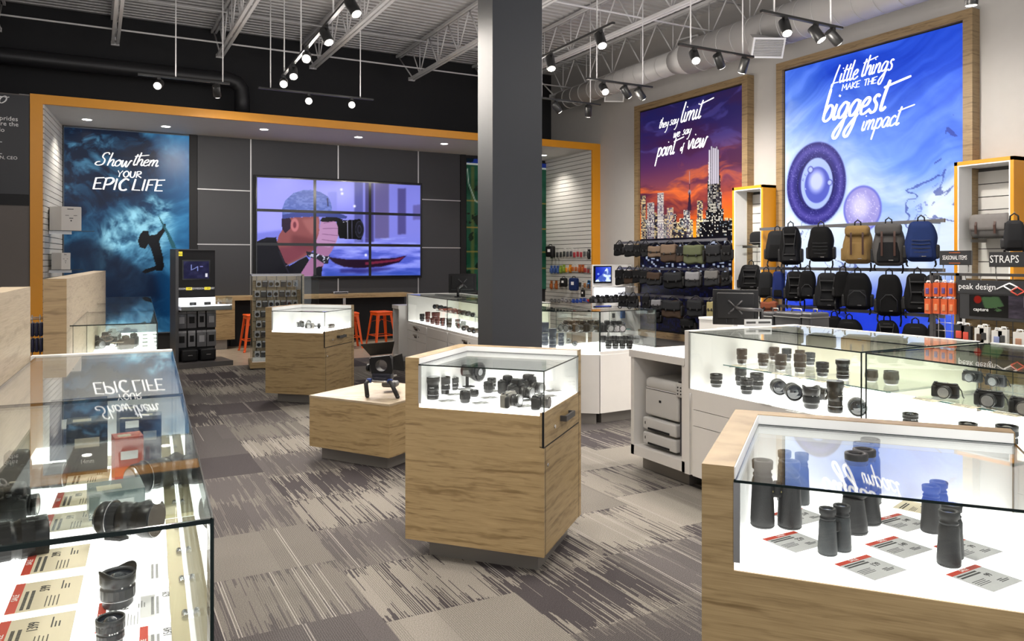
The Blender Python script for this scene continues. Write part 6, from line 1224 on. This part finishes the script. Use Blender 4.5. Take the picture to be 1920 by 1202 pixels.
Z3 = .785; BN = mat('bino_black', (.012, .012, .013), .55, bump=.3, bscale=500); BG = mat('bino_grey', (.032, .036, .039), .5, bump=.3, bscale=500)
x, y = P(1455, 987, Z3); binocs('large black binoculars with gold print at the left of the glass binocular kiosk', (x, y, Z3), -.62, .178, .031, BN)
x, y = P(1487, 942, Z3); binocs('black binoculars behind the large left pair, one eyecup showing', (x, y, Z3), -1.15, .150, .022, BG)
x, y = P(1613, 988, Z3); binocs('biggest black wide-front binoculars in the middle of the glass binocular kiosk', (x, y, Z3), .30, .205, .033, BN, 'porro')
x, y = P(1565, 1035, Z3); binocs('compact grey-green binoculars at the front left of the binocular kiosk', (x, y, Z3), .0, .112, .0225, BG)
x, y = P(1753, 992, Z3); binocs('black binoculars behind the right front pair', (x, y, Z3), .25, .122, .025, BN)
x, y = P(1782, 1052, Z3); binocs('black binoculars with open bridge at the front right of the binocular kiosk', (x, y, Z3), .45, .128, .0255, BN)
x, y = P(1625, 948, Z3); binocs('tall black binoculars standing behind the biggest pair', (x, y, Z3), .35, .19, .03, BG)
for k, (px, py, pr_, lab) in enumerate(((1490, 1016, '229', 'in front of the large left binoculars'), (1500, 968, '219', 'behind the large left binoculars'), (1632, 1064, '129', 'in front of the compact grey-green binoculars'), (1685, 1026, '149', 'between the biggest and the right binoculars'), (1692, 980, '149', 'right behind the biggest binoculars'), (1845, 1084, '99', 'in front of the right-hand binoculars'), (1815, 1030, '79', 'right of the right-hand binoculars'))):
    x, y = P(px, py, Z3); pcard('white sale card with red header %s' % lab, x, y, Z3, 0.02, pr_, True, 'g', .118, .105, None, .0)
x, y = P(1712, 953, Z3); pcard('blank cream card tilted behind the middle binoculars', x, y, Z3, .3, '', False, 'b', .10, .08)

# ---- right counters
ZR = .668; ZS = .81
for k, a_ in enumerate(((1391, 683, 20, 30, 'zoom'), (1431, 688, 20, 26, 'zoom'), (1464, 695, 22, 32, 'zoom'), (1500, 700, 22, 38, 'zoom'), (1542, 707, 23, 30, 'zoom'), (1580, 713, 25, 40, 'tele'))):
    plens('dark brown-black lens on the glass shelf of the long right counter, %s from the left' % ORD[k], *a_[:4], ZS, a_[4], LENSBR if k < 4 else None)
for k, (px, py) in enumerate(((1452, 676), (1475, 679), (1500, 681), (1519, 686))): plens('blurred lens standing behind the shelf row of the long right counter, %s from the left' % ORD[k], px, py, 18, 26, ZS, 'zoom', LGREY if k % 2 else LENSBR)
for a_ in (('small black lens at the far left of the long right counter deck', 1343, 728, 23, 28, 'zoom'), ('black lens below the shelf edge, rear of the left group on the right deck', 1389, 725, 21, 36, 'zoom'), ('black lens at the front of the left group on the right deck', 1400, 741, 24, 33, 'zoom'), ('grey-banded lens at the right of the left group on the right deck', 1419, 733, 25, 35, 'zoom'),
           ('large petal-hood lens standing in the middle of the right deck', 1521, 768, 32, 50, 'wide'), ('tallest telephoto lens with tripod foot on the right deck', 1566, 778, 31, 67, 'tele')): plens(a_[0], *a_[1:5], ZR, a_[5], ring=SILVER)
x, y = P(1576, 765, ZR); plens('lens lying face toward the camera, left one of the pair on the right deck', 1459, 742, 29, 36, ZR, 'short', lie=-2.2, ring=LGREY); plens('lens lying face toward the camera, right one of the pair on the right deck', 1486, 752, 31, 44, ZR, 'zoom', lie=-2.25)
plens('dark lens lying behind the petal-hood lens', 1536, 752, 24, 26, ZR, 'short', lie=-1.2); plens('lens with dark disc seen through the glass joint of the right counters', 1607, 782, 33, 40, ZR, 'short', lie=-2.4, body=LGREY)
for k, a_ in enumerate(((1769, 746), (1851, 762), (1918, 777))): pcam('small black mirrorless camera on the glass shelf at the right edge, %s from the left' % ORD[k], a_[0] + 4, a_[1], .815, -PI / 2 + .25, 'mirrorless', None, 1.0)
for k, a_ in enumerate(((1824, 722), (1868, 730))): pcam('dim camera standing behind the shelf row at the right edge, %s from the left' % ORD[k], a_[0], a_[1] - 6, .815, -PI / 2, 'mirrorless', LGREY, .85)
for a_ in (('small black lens alone on the deck of the nearer right counter', 1707, 801, 27, 28, 'zoom'), ('black lens just behind the oak rim of the binocular kiosk', 1815, 828, 33, 38, 'zoom'), ('short lens beside the tall white-ringed one on the right deck', 1864, 826, 14, 22, 'short'), ('tall black lens with white base ring at the right edge', 1888, 848, 39, 55, 'zoom')): plens(a_[0], *a_[1:5], ZR, a_[5], ring=LETW)
for k, a_ in enumerate(((1634, 716, 22, 24), (1671, 722, 26, 28))): plens('amber-ringed lens on the shelf behind the glass joint, %s from the left' % ORD[k], *a_, ZS, 'short', LENSBR, mat('amber_ring', (.5, .25, .04), .3))
for k, (px, py) in enumerate(((1385, 686), (1425, 694), (1462, 701), (1500, 708), (1540, 716), (1580, 725))): x, y = P(px, py, ZS); pcard('small cream price card on the long right glass shelf, %s from the left' % ORD[k], x, y, ZS, -PI / 2, '', False, 'b', .09, .05, 'cream cards on the right shelf', .001)
for k, (px, py) in enumerate(((1735, 748), (1808, 760), (1888, 775))): x, y = P(px, py + 2, .815); pcard('cream price card before a small camera on the right-edge shelf, %s from the left' % ORD[k], x, y, .815, -PI / 2, '', False, 'b', .12, .07, 'cream cards on the right-edge shelf', .001)
for k, (px, py) in enumerate(((1375, 742), (1440, 758), (1490, 772), (1540, 782), (1640, 806), (1760, 828))): x, y = P(px, py, ZR); pcard('thin white price card lying on the right-hand decks, %s from the left' % ORD[k], x, y, ZR, -PI / 2, '', False, 'w', .09, .05, 'white cards on the right decks', .001)
x, y = P(1422, 611.5, 1.045); t = thing('ticket_holder', 'clear ticket holder with small print on the counter glass before the monitor', 'ticket holder', (x, y, 1.043), -.35); part('holder', MB().box(-.10, .10, 0, .012, 0, .05), mat('frosted_plastic', (.5, .5, .5), .2), t); part('print', MB().box(-.09, -.02, -.001, 0, .02, .035).box(0, .09, -.001, 0, .02, .035), INK, t)

# ---- far counters of the ring
for k, (px, py, pw, ph, b_) in enumerate(((791.5, 603, 9.5, 15, None), (802, 605, 10, 21, LENSRD), (817, 603, 16, 18, LENSRD), (811, 608, 9, 12, LENSRD), (820, 610, 10, 12, LENSRD), (830, 612, 10, 16, LGREY), (842, 615, 11, 19, LENSBR), (858, 612, 10, 14, LGREY), (869, 613, 10, 11, LGREY))):
    plens('dark lens on the deck of the far left-of-pillar counter, %s from the left' % ORD[k], px, py, pw, ph, .67, 'zoom', b_)
for k, (px, py) in enumerate(((863, 617), (873, 621), (884, 624), (893, 626))): plens('lens lying with chrome rim toward the aisle left of the pillar, %s from the left' % ORD[k], px, py, 10, 20, .67, 'zoom', LENSBR, lie=-2.3 - k * .1)
for k in range(9): plens('dark lens on the upper glass shelf left of the pillar, %s from the left' % ORD[k], 818 + k * 8.6, 580 + k * 1.9, 9, 12 + (k % 3), .83, 'zoom', [LENSBR, None, LGREY][k % 3], lie=-2.6 + .2 * (k % 3))
for k, (px, py, pw, ph) in enumerate(((1022, 650, 14, 46), (1036, 655, 16, 40), (1052, 650, 13, 38))): plens('big dark telephoto lens beside the pillar in the ring counter, %s from the left' % ORD[k], px, py, pw, ph, .67, 'tele', mat('blue_black', (.03, .035, .06), .35))
for k, (px, py) in enumerate(((1066, 645), (1078, 650))): plens('small pale-rimmed lens lying right of the pillar, %s from the left' % ORD[k], px, py, 10, 14, .67, 'short', LGREY, lie=-2.2)
for k, px in enumerate((1063, 1073, 1083, 1094, 1108, 1121)): pcam('dark camera on the shelf right of the pillar, %s from the left' % ORD[k], px, 622 + (k % 2), .83, -1.3, 'dslr', LENSBR if k < 3 else None, .85)
for k, px in enumerate((1138, 1150, 1160)): pcam('dark camera on the shelf of the counter left of the printer, %s from the left' % ORD[k], px, 623, .83, -.3, 'dslr', None, .85)
for k in range(7): plens('black lens in the rear row left of the printer, %s from the left' % ORD[k], 1131 + k * 10.5, 643 + (k % 2), 11, 14, .67, 'short')
for k in range(4): plens('pale-based black lens in the front row left of the printer, %s from the left' % ORD[k], 1141 + k * 13, 655, 13, 18, .67, 'zoom')
for k, (px, py) in enumerate(((1043, 607), (1056, 609), (1088, 600))): x, y = P(px, py + 12, .83); pcard('cream price card on the shelf right of the pillar, %s from the left' % ORD[k], x, y, .83, -.9, '', False, 'b', .06, .05, 'cream cards right of the pillar', .0)

# ---- left counters contents
ZL = LDK
x, y = P(47, 925, ZL); pcam('black SLR camera with an orange-reflecting lens at the left edge, upper one', 28, 930, ZL, 1.42, 'dslr', None, 1.12, 1.15)
pcam('black SLR camera with short lens at the left edge, middle one', 24, 978, ZL, 1.42, 'dslr', None, .86, .5)
plens('ribbed black zoom lens cut by the left edge, under the glass front edge', 20, 1060, 74, 120, ZL, 'zoom', lie=.15)
plens('black telezoom lens lying with its tripod foot in the nearest left counter', 240, 1014, 70, 112, ZL + .035, 'tele', lie=-.55)
x, y = P(222, 1008, ZL); t = thing('tripod_foot', 'black tripod foot bracket under the lying telezoom lens', 'lens foot', (x, y, ZL), -.5); part('plate', MB().prism([(-.03, -.02), (.02, -.03), (.035, -.01), (.0, .015), (-.03, .01)], .0, .008), BLACK, t); part('neck', MB().box(-.012, .012, -.006, .006, .008, .045), BLACK, t)
plens('petal-hood wide lens standing in the nearest left counter', 221, 1147, 63, 96, ZL, 'wide', body=LGREY, rz=.5)
plens('silver-ringed black lens at the bottom edge of the nearest left counter', 207, 1222, 50, 78, ZL, 'zoom', body=LGREY, rz=.2)
k = 0
for y0, dx, pr_, sale, kind in ((1.50, -.26, '449', False, 'b'), (1.68, -.26, '449', False, 'b'), (1.86, -.26, '1399', True, 'b'), (2.07, -.26, '599', True, 'b'), (2.30, -.26, '299', True, 'b'), (2.62, -.255, '599', True, 'b'), (2.86, -.25, '899', True, 'b'), (3.12, -.245, '', False, 'b'), (3.34, -.24, '', False, 'b')):
    X = .162 + (y0 - 1.273) * .0595; pcard('cream price card in the left column, %s counted away from the camera' % ORD[k], X + dx - .045, y0, ZL, lb, pr_, sale, kind, .172, .14, 'cream cards in the left counters', .012); k += 1
k = 0
for y0, dx, pr_, sale in ((1.50, -.32 + .185, '159', False), (1.69, -.135, '449', True), (1.90, -.135, '649', True), (1.55, -.03 - .02, '579', True), (1.73, -.05, '1549', True), (1.93, -.05, '629', False), (2.14, -.05, '', False)):
    X = .162 + (y0 - 1.273) * .0595; pcard('backlit white price card in the nearest left counter, %s of seven' % ORD[k], X + dx, y0, ZL, lb, pr_, sale, 'w', .155, .115, 'white cards in the nearest left counter', .001); k += 1
# boxes and gear in the second counter
def pbox(label, x, y, z, w, d, h, rz, m, lab=LETW, name='product_box', line=''):
    t = thing(name, label, 'box', (x, y, z), rz); part('carton', MB().box(-w / 2, w / 2, -d / 2, d / 2, 0, h), m, t); part('label', MB().box(-w * .3, w * .3, -d / 2 - .001, -d / 2, h * .55, h * .72), lab, t)
    if line: txt('lettering', line, .022, LETW, t, TR(0, -d / 2 - .002, h * .3) @ FACE_NY, sx=.8)
    part('top_sticker', MB().box(-w * .35, w * .1, -d * .3, d * .1, h, h + .001), CARDB, t); return t
BXD = mat('box_navy', (.03, .04, .08), .4); BXO = mat('box_orange_red', (.50, .07, .03), .4); BXG = mat('box_teal_grey', (.10, .14, .15), .4); BXK = mat('box_black', (.02, .02, .022), .35)
pbox('orange-red product box in the second left counter', .105, 3.02, ZL, .09, .09, .17, .1, BXO)
pbox('dark product box with white model text in the second left counter', -.02, 3.22, ZL, .13, .12, .20, 0, BXK, CARDB, line='14mm')
pbox('teal-grey product box with lettering at the near end of the second left counter', .06, 2.66, ZL, .15, .14, .09, .05, BXG, CARDW, line='20mm F4-5.6 EX DC')
pbox('tall navy box with open lid in the second left counter', .19, 3.22, ZL, .075, .08, .20, -.1, BXD, CARDW)
pbox('navy box at the far end of the second left counter', -.05, 3.55, ZL, .20, .12, .22, 0, BXD); pbox('second navy box at the far end, farther right', .14, 3.58, ZL, .10, .10, .17, .1, BXD)
plens('grey telephoto lens lying in the second left counter', 300, 925, 62, 118, ZL, 'tele', LGREY, lie=.5)
x, y = P(245, 905, ZL); pbox('olive-brown box with an orange base beside the lying grey lens', x, y + .15, ZL, .085, .085, .11, .1, mat('box_olive', (.10, .08, .05), .5), CARDB)
for k, (px, py) in enumerate(((280, 783), (285, 815), (240, 760), (250, 862), (225, 690), (215, 700))):
    x, y = P(px, py, ZL); pcard('small white label card on the second left counter boxes, %s from the right' % ORD[k], x - .02, y - .25, ZL + .18, lb + .6 + .2 * k, '', False, 'b', .07, .03, 'label cards on the boxes', .03)
# tangled gear in the far left counter
for k, (px, py) in enumerate(((178, 655), (196, 648), (210, 640), (236, 655), (252, 650))):
    pcam('dark camera among the gear of the far left counter, %s from the left' % ORD[k], px, py, .70, .5 + k, 'dslr', LENSBR if k % 2 else None, .95)
t = thing('coiled_cable', 'brown coiled cable among the gear in the far left counter', 'cable', (*P(200, 650, .70), .70)); mb = MB(); mb.tube([(.07 * math.cos(a / 4) * (1 - a / 90), .07 * math.sin(a / 4), .02 + a * .002) for a in range(50)], .007, 8); part('coil', mb, mat('cable_brown', (.10, .05, .025), .4), t)
for k in range(8):
    x, y = P(222 + (k % 2) * 50, 628 + (k // 2) * 7, .70); pcard('white price strip on the deck of the far left counter, %s counted from the back' % ORD[k], x, y, .70, lb, '', False, 'g', .16, .05, 'price strips in the far left counter', .001)

# ---- white boxes on glass shelves of the left slat wall, wire rack of blue packs
for k, (x0, y0, zz, w, d, h, lab) in enumerate(((-.52, 12.85, 0, .60, .42, .42, 'large white drone-style carton on a glass shelf by the storm-cloud poster'), (-.50, 13.0, 0, .38, .34, .31, 'smaller white carton on the glass shelf below the large one'))):
    py, pxl, pxr = ((431.5, 92, 152), (505.5, 96, 131))[k]
    Yn = 12.75; xl, z = onY(pxl, py, Yn); xr, _ = onY(pxr, py, Yn); xm = onY((115, 115)[k], py, Yn)[0]; t = thing('white_carton', lab, 'box', (xm, Yn, z)); h = onY(115, (387, 474)[k], Yn)[1] - z
    part('carton', MB().box(0, xr - xm, 0, .34, 0, h).prism([(0, 0), (0, .34), (xl - xm, .34 + .1), (xl - xm, .12)], 0, h), mat('carton_white', (.68, .66, .63), .6), t)
    part('print', MB().box((xr - xm) * .3, (xr - xm) * .62, -.002, 0, h * .88, h * .91).box((xr - xm) * .4, (xr - xm) * .6, -.002, 0, h * .50, h * .53).box((xr - xm) * .46, (xr - xm) * .53, -.002, 0, h * .38, h * .44).box((xr - xm) * .2, (xr - xm) * .38, -.002, 0, h * .62, h * .64).box((xr - xm) * .62, (xr - xm) * .8, -.002, 0, h * .62, h * .64), LGREY, t)
    t = thing('glass_shelf', ['glass shelf under the large white carton', 'glass shelf under the smaller white carton'][k], 'shelf', (-.58, Yn + .02, z - .009)); part('pane', MB().box(0.02, xr + .75, 0, .5, 0, .008), GLASS, t); part('pane_edge', MB().box(.02, xr + .75, -.002, 0, 0, .008), GEDGE, t); part('bracket', MB().box(0.0, .30, .2, .21, -.04, 0), STEEL, t)
t = thing('wire_rack', 'dark wire rack of navy packaged items between the two oak screens', 'rack', (-.50, 6.72, 0)); mb = MB(); M = None
for q in range(5): mb.cyl((q * .05, .0, 0), (q * .05, .0, 1.10), .004, 6)
for z in (.4, .83, .95, 1.07): mb.cyl((-.0, .0, z), (.20, .0, z), .004, 6); mb.cyl((0, .2, z), (.20, .2, z), .004, 6)
part('wires', mb, STEEL, t)
for r in range(2):
    for c_ in range(5): t = thing('boxed_item', 'navy blister pack in the wire rack, %s from the left in the %s row' % (ORD[c_], ('lower', 'upper')[r]), 'package', (-.415 + c_ * .026, 6.58, .835 + r * .115), 0, 'navy packs in the wire rack'); part('blister', MB().rbox((0, .05, .05), (.019, .10, .10), .008), mat('navy_blister', (.02, .02, .05), .25), t); part('rim', MB().tube([(-.01, -.0, .0), (-.01, 0, .095), (-.004, 0, .104), (.01, 0, .104)], .002, 6), SILVER, t)

# ---- strap rack at the right: uprights, grid, signs, packs
RXX = 5.6
def ry(px, X=RXX): return onX(px, 500, X)[0]
Ya, Yc, Yd = ry(1748), ry(1797), ry(1985); zt = onX(1797, 512, RXX)[1]
t = thing('wire_gondola', 'dark steel display rack with wire grid and oak back, right of the backpacks', 'display rack', (RXX, Yc, 0)); up = MB()
for Y in (Ya, Yc, Yd): up.box(-.012, .022, Y - Yc - .014, Y - Yc + .014, 0, zt)
up.box(-.012, .02, Yd - Yc, Ya - Yc, zt - .02, zt); part('uprights', up, DSTEEL, t); mb = MB(); mb2 = MB()
for z in np.arange(.2, zt, .06): mb.cyl((0, Yc - Yc, z), (0, Ya - Yc, z), .0022, 5)
for y in np.linspace(Yc, Ya, 5)[1:-1]: mb.cyl((0, y - Yc, .1), (0, y - Yc, zt), .0022, 5)
for z in np.arange(.2, zt, .055): mb2.cyl((.02, Yd - Yc, z), (.02, 0, z), .0022, 5)
for y in np.arange(Yd + .08, Yc, .11): mb2.cyl((.022, y - Yc, .1), (.022, y - Yc, zt), .003, 5)
part('side_grid', mb, STEEL, t); part('front_grid', mb2, DSTEEL, t); part('oak_back', MB().box(.05, .07, Yd - Yc, -.02, .1, zt - .04), OAK, t)
def sign(label, px0, px1, y0, y1, text, sz, X=RXX, lines=False, al='CENTER', tx_=0.0, sx=.8):
    Y0, Z1_ = onX(px0, y0, X); Y1, _ = onX(px1, y0, X); Z0_ = onX((px0 + px1) / 2, y1, X)[1]; Z1_ = onX((px0 + px1) / 2, y0, X)[1]; c = (Y0 + Y1) / 2; w = (Y0 - Y1) / 2; h = Z1_ - Z0_
    t = thing('hanging_sign', label, 'sign', (X, c, Z0_)); part('frame', MB().box(-.01, .01, -w, w, 0, h), DSTEEL, t); part('face', MB().box(-.013, -.010, -w + .005, w - .005, .005, h - .005), mat('sign_face', (.025, .026, .03), .4), t)
    txt('lettering', text, sz, LETW, t, TR(-.0145, tx_, h / 2) @ FACE_NX, al, .0005, sx=sx, bold=.0); part('posts', MB().cyl((0, -w * .8, -.05), (0, -w * .8, 0), .004, 6).cyl((0, w * .8, -.05), (0, w * .8, 0), .004, 6), STEEL, t)
    if lines: part('accent_lines', MB().box(-.015, -.013, -w * .35, w * .35, h * .84, h * .87).box(-.015, -.013, -w * .35, w * .35, h * .12, h * .15), ORCARD, t)
    return t
sign('black sign reading SEASONAL ITEMS on top of the rack', 1763, 1822, 470, 497, 'SEASONAL ITEMS', .046, lines=True, sx=.52)
sign('wide black sign reading STRAPS, cut by the right edge', 1856, 1975, 472, 501, 'STRAPS', .075, al='CENTER', tx_=.10)
Y0, Y1 = ry(1803), ry(1990); zA, zB, zC = onX(1860, 526, 5.56)[1], onX(1860, 551, 5.56)[1], onX(1860, 600, 5.56)[1]
t = thing('header_panel', 'black brand header panel with white and red diamond logo over a backpack photo', 'sign', (5.56, Y0, zC)); part('header', MB().box(-.01, .01, Y1 - Y0, 0, zB - zC, zA - zC), mat('sign_face', (.025, .026, .03), .4), t); part('photo_board', MB().box(-.006, .01, Y1 - Y0, -.015, 0, zB - zC), MATS['sign_face'], t)
txt('lettering', 'peak design', .062, LETW, t, TR(-.0115, -.006, (zA + zB) / 2 - zC) @ FACE_NX, 'LEFT', sx=.92)
def st2(pts, m_, w=.009):
    mb = MB()
    for (a0, b0), (a1, b1) in zip(pts[:-1], pts[1:]): mb.tube([(-.012, a0, b0), (-.012, a1, b1)], w, 4)
    return mb
yq = lambda px: onX(px, 535, 5.55)[0] - Y0; zq = lambda py: onX(1890, py, 5.55)[1] - zC
part('logo_white', st2([(yq(1869), zq(543)), (yq(1893), zq(531)), (yq(1908), zq(538)), (yq(1896), zq(545)), (yq(1883), zq(537))], LETW, .006), LETW, t); part('logo_red', st2([(yq(1896), zq(546)), (yq(1908), zq(538)), (yq(1921), zq(546)), (yq(1908), zq(553)), (yq(1896), zq(546))], RED, .006), RED, t)
p = Pic(0, 1, 0, 1, 120, 44); n = p.fbm(4, 3, 5, 9); p.c = np.array([.10, .10, .11]) + (n[..., None] - .5) * .15; p.fill((p.A > .45) * np.clip(n * 1.4, 0, 1) * .8, (.45, .40, .48)); p.fill((p.A > .62) * 1.0 * (p.A + p.Z * .15 > .70), (.82, .80, .85)); p.ell(.10, .78, .05, .2, (.60, .10, .06), .2); p.fill(p.mask([(.14, .9), (.34, .95), (.42, .4), (.30, .2), (.18, .4)], .02) * (n > .42), (.30, .42, .28)); 
for a0 in (.72, .80, .88, .95): p.line([(a0, .0), (a0 - .01, .5), (a0 + .03, .85), (a0 + .06, .5), (a0 + .065, 0)], .02, (.12, .12, .14)); p.line([(a0 + .03, .1), (a0 + .03, .7)], .014, (.45, .45, .5))
yl, yr = yq(1817), yq(1990); z0_, z1_ = .02, zB - zC - .01; obj('photo', p.mesh(lambda a, z: (-.008, yl + (yr - yl) * a, z0_ + (z1_ - z0_) * z), picmat('panel_photo', .25)), t); txt('lettering', 'capture', .035, LETW, t, TR(-.0105, yl - .03, z0_ + .05) @ FACE_NX, 'LEFT')
def rackpack(label, px, pw, y0, y1, m, ins, X=5.52, grp=None, depth=.03):
    Y, Z = onX(px, y0, X); u = (px - CXP) / FPX; d = X / (ST + CT * u); w = pw * d / FPX; h = (y1 - y0) * d / FPX; t = thing('hang_pack', label, 'package', (X, Y, Z - h), -PI / 2, grp); part('card_box', MB().box(-w / 2, w / 2, -depth / 2, depth / 2, 0, h), m, t)
    part('picture', MB().rbox((0, -depth / 2, h * .42), (w * .55, .012, h * .45), .005, seg=2), ins, t); part('hang_loop', MB().tube([(-w * .3, 0, h), (-w * .22, 0, h + .018), (w * .22, 0, h + .018), (w * .3, 0, h)], .0035, 6).cyl((0, .05, h + .01), (0, -.03, h + .01), .003, 6), LINING, t); return t
WCARD = mat('pack_white', (.62, .61, .58), .5)
for k, (px, pw, y0, y1, m, i_) in enumerate(((1800, 20, 609, 640, BXK, RED), (1813, 18, 611, 643, BXK, RED), (1838, 17, 615, 645, WCARD, LENSBR), (1847, 16, 613, 643, WCARD, BXK), (1871, 19, 620, 650, WCARD, mat('pack_blue', (.20, .24, .42), .4)), (1882, 16, 618, 648, WCARD, LGREY), (1912, 20, 623, 655, WCARD, mat('pack_skin', (.35, .19, .12), .5)))):
    rackpack('%s hanging pack under the backpack photo, %s from the left' % ('black' if k < 2 else 'white', ORD[k]), px, pw, y0, y1, m, i_)
ORP = mat('orange_pack', (.55, .09, .02), .35); PUR = mat('pack_purple', (.09, .05, .20), .4)
for k, (px, y0, y1) in enumerate(((1741, 531, 556), (1757, 530, 556), (1771, 530, 556), (1785, 531, 556), (1741, 560, 588), (1757, 560, 588), (1772, 561, 589), (1786, 561, 589))):
    rackpack('orange and purple pack on the wire grid, %s from left in %s row' % (ORD[k % 4], 'upper' if k < 4 else 'lower'), px, 11.5, y0, y1, ORP, PUR if k < 4 else mat('pack_clear_orange', (.6, .22, .10), .2), 5.57)

# ---- accessories hanging on the right slat wall of the portal
AC = {}
def accp(col, w, h, k):
    key = (col, w, h)
    if key not in AC:
        m1 = mat('acc_%d_%d_%d' % tuple(int(c * 100) for c in col), col, .4); a = MB(); a.box(-.004, .004, -w / 2, w / 2, -h, 0); b = MB(); b.rbox((-.02, 0, -h * .6), (.035, w * .7, h * .55), .012, seg=2); AC[key] = [('backing_card', a.mesh(WCARD if k % 3 else m1, 'card'), None), ('product', b.mesh(m1, 'product'), None)]
    return AC[key]
rows = ((466, 484, 14, ((.03, .03, .03), (.03, .03, .03), (.06, .06, .07), (.35, .03, .04), (.10, .10, .10), (.04, .04, .04))), (497, 512, 15, ((.06, .12, .35), (.25, .35, .05), (.65, .25, .02), (.45, .12, .02), (.40, .10, .03), (.35, .04, .04), (.12, .12, .12))), (525, 541, 10, ((.40, .12, .03), (.12, .06, .03), (.03, .03, .03), (.03, .03, .03), (.35, .15, .05), (.08, .25, .55))), (560, 567, 13, ((.20, .20, .20), (.30, .30, .32), (.05, .12, .55), (.05, .12, .55), (.5, .04, .04))))
for r, (y0, y1, n, cols) in enumerate(rows):
    for k in range(n):
        px = 1030 + k * (1112 - 1030) / max(1, n - 1); Yp, Z0 = onX(px, y0 + rnd.uniform(-1.5, 1.5), 8.56); u = (px - CXP) / FPX; d = 8.56 / (ST + CT * u); h = round((y1 - y0) * d / FPX, 2); c = cols[int(k * len(cols) / n)]
        inst(accp(c, .085, h, k), 'accessory', 'small carded accessory on the portal slat wall, row %s, %s from the left' % (('one', 'two', 'three', 'four')[r], ORD[k]), 'accessory', (8.615, min(14.2, max(12.62, Yp)), Z0), 0, 'carded accessories on the slat wall')
for lab, px, pw, y0, y1, X in (('black camera case standing on the slat wall shelf by the green chart', 1032, 18, 461, 482, 8.45), ('dark round-cornered camera pouch hanging in the middle of the slat wall', 1057, 14, 521, 538, 8.45), ('navy camera pouch with white tag hanging in the middle of the slat wall', 1076, 18, 521, 545, 8.40), ('tall dark thermos-like lens pouch low on the slat wall', 1093, 8, 543, 557, 8.45)):
    Y, Z = onX(px, y0, X); u = (px - CXP) / FPX; d = X / (ST + CT * u); w, h = pw * d / FPX, (y1 - y0) * d / FPX; t = thing('camera_pouch', lab, 'pouch', (X, Y, Z - h), -1.2); part('body', MB().rbox((0, 0, h / 2), (w, w * .6, h), w * .18), BLACK if 'navy' not in lab else FNAVY, t); part('tag', MB().box(-w * .15, w * .2, -w * .31, -w * .30, h * .45, h * .7), LETW, t); part('handle', MB().tube([(-w * .2, 0, h), (-w * .15, 0, h + .03), (w * .15, 0, h + .03), (w * .2, 0, h)], .007, 6), FWEB, t)
# end-cap cameras
for k in range(7):
    px = 1112 + k * 8.5; X, Z = onY(px, 560, 11.25); pcam('dark camera on the lit end-cap shelf, %s from the left' % ORD[k], px, 0, 0, 0) if 0 else inst(cam_proto('dslr', BLACK if k % 2 else LGREY), 'camera', 'dark camera on the lit end-cap shelf, %s from the left' % ORD[k], 'camera', (X, 11.25, .762), -.2 + .1 * k, 'cameras on the end-cap shelf', None, .95 + .1 * (k % 2))
for k, (px, py, m_) in enumerate(((1168, 581, mat('pack_blue2', (.06, .18, .48), .4)), (1168, 606, MATS['pack_blue2']), (1150, 583, LGREY), (1150, 604, RED))):
    X, Z = onY(px, py, 11.09); t = thing('blister_pack', ['bright blue pack on the lower end-cap front, upper one', 'bright blue pack on the lower end-cap front, lower one', 'grey pack beside the upper blue one on the end cap', 'pack with red product beside the lower blue one on the end cap'][k], 'package', (X, 11.10, Z - .1)); part('card', MB().box(-.05, .05, -.012, 0, -.05, .10), WCARD if k > 1 else m_, t); part('product', MB().rbox((0, -.015, .02), (.06, .02, .08), .008, seg=2), m_, t)

# ------------------------------------------------------------------ lettering as plain geometry
bpy.context.view_layer.update(); dg = bpy.context.evaluated_depsgraph_get()
for o in [o for o in S.objects if o.type == 'FONT']:
    me = bpy.data.meshes.new_from_object(o.evaluated_get(dg)); n = o.name.split('.')[0]; q = bpy.data.objects.new('x', me); COL.objects.link(q)
    q.parent = o.parent; q.matrix_local = o.matrix_local.copy(); bpy.data.objects.remove(o); q.name = n
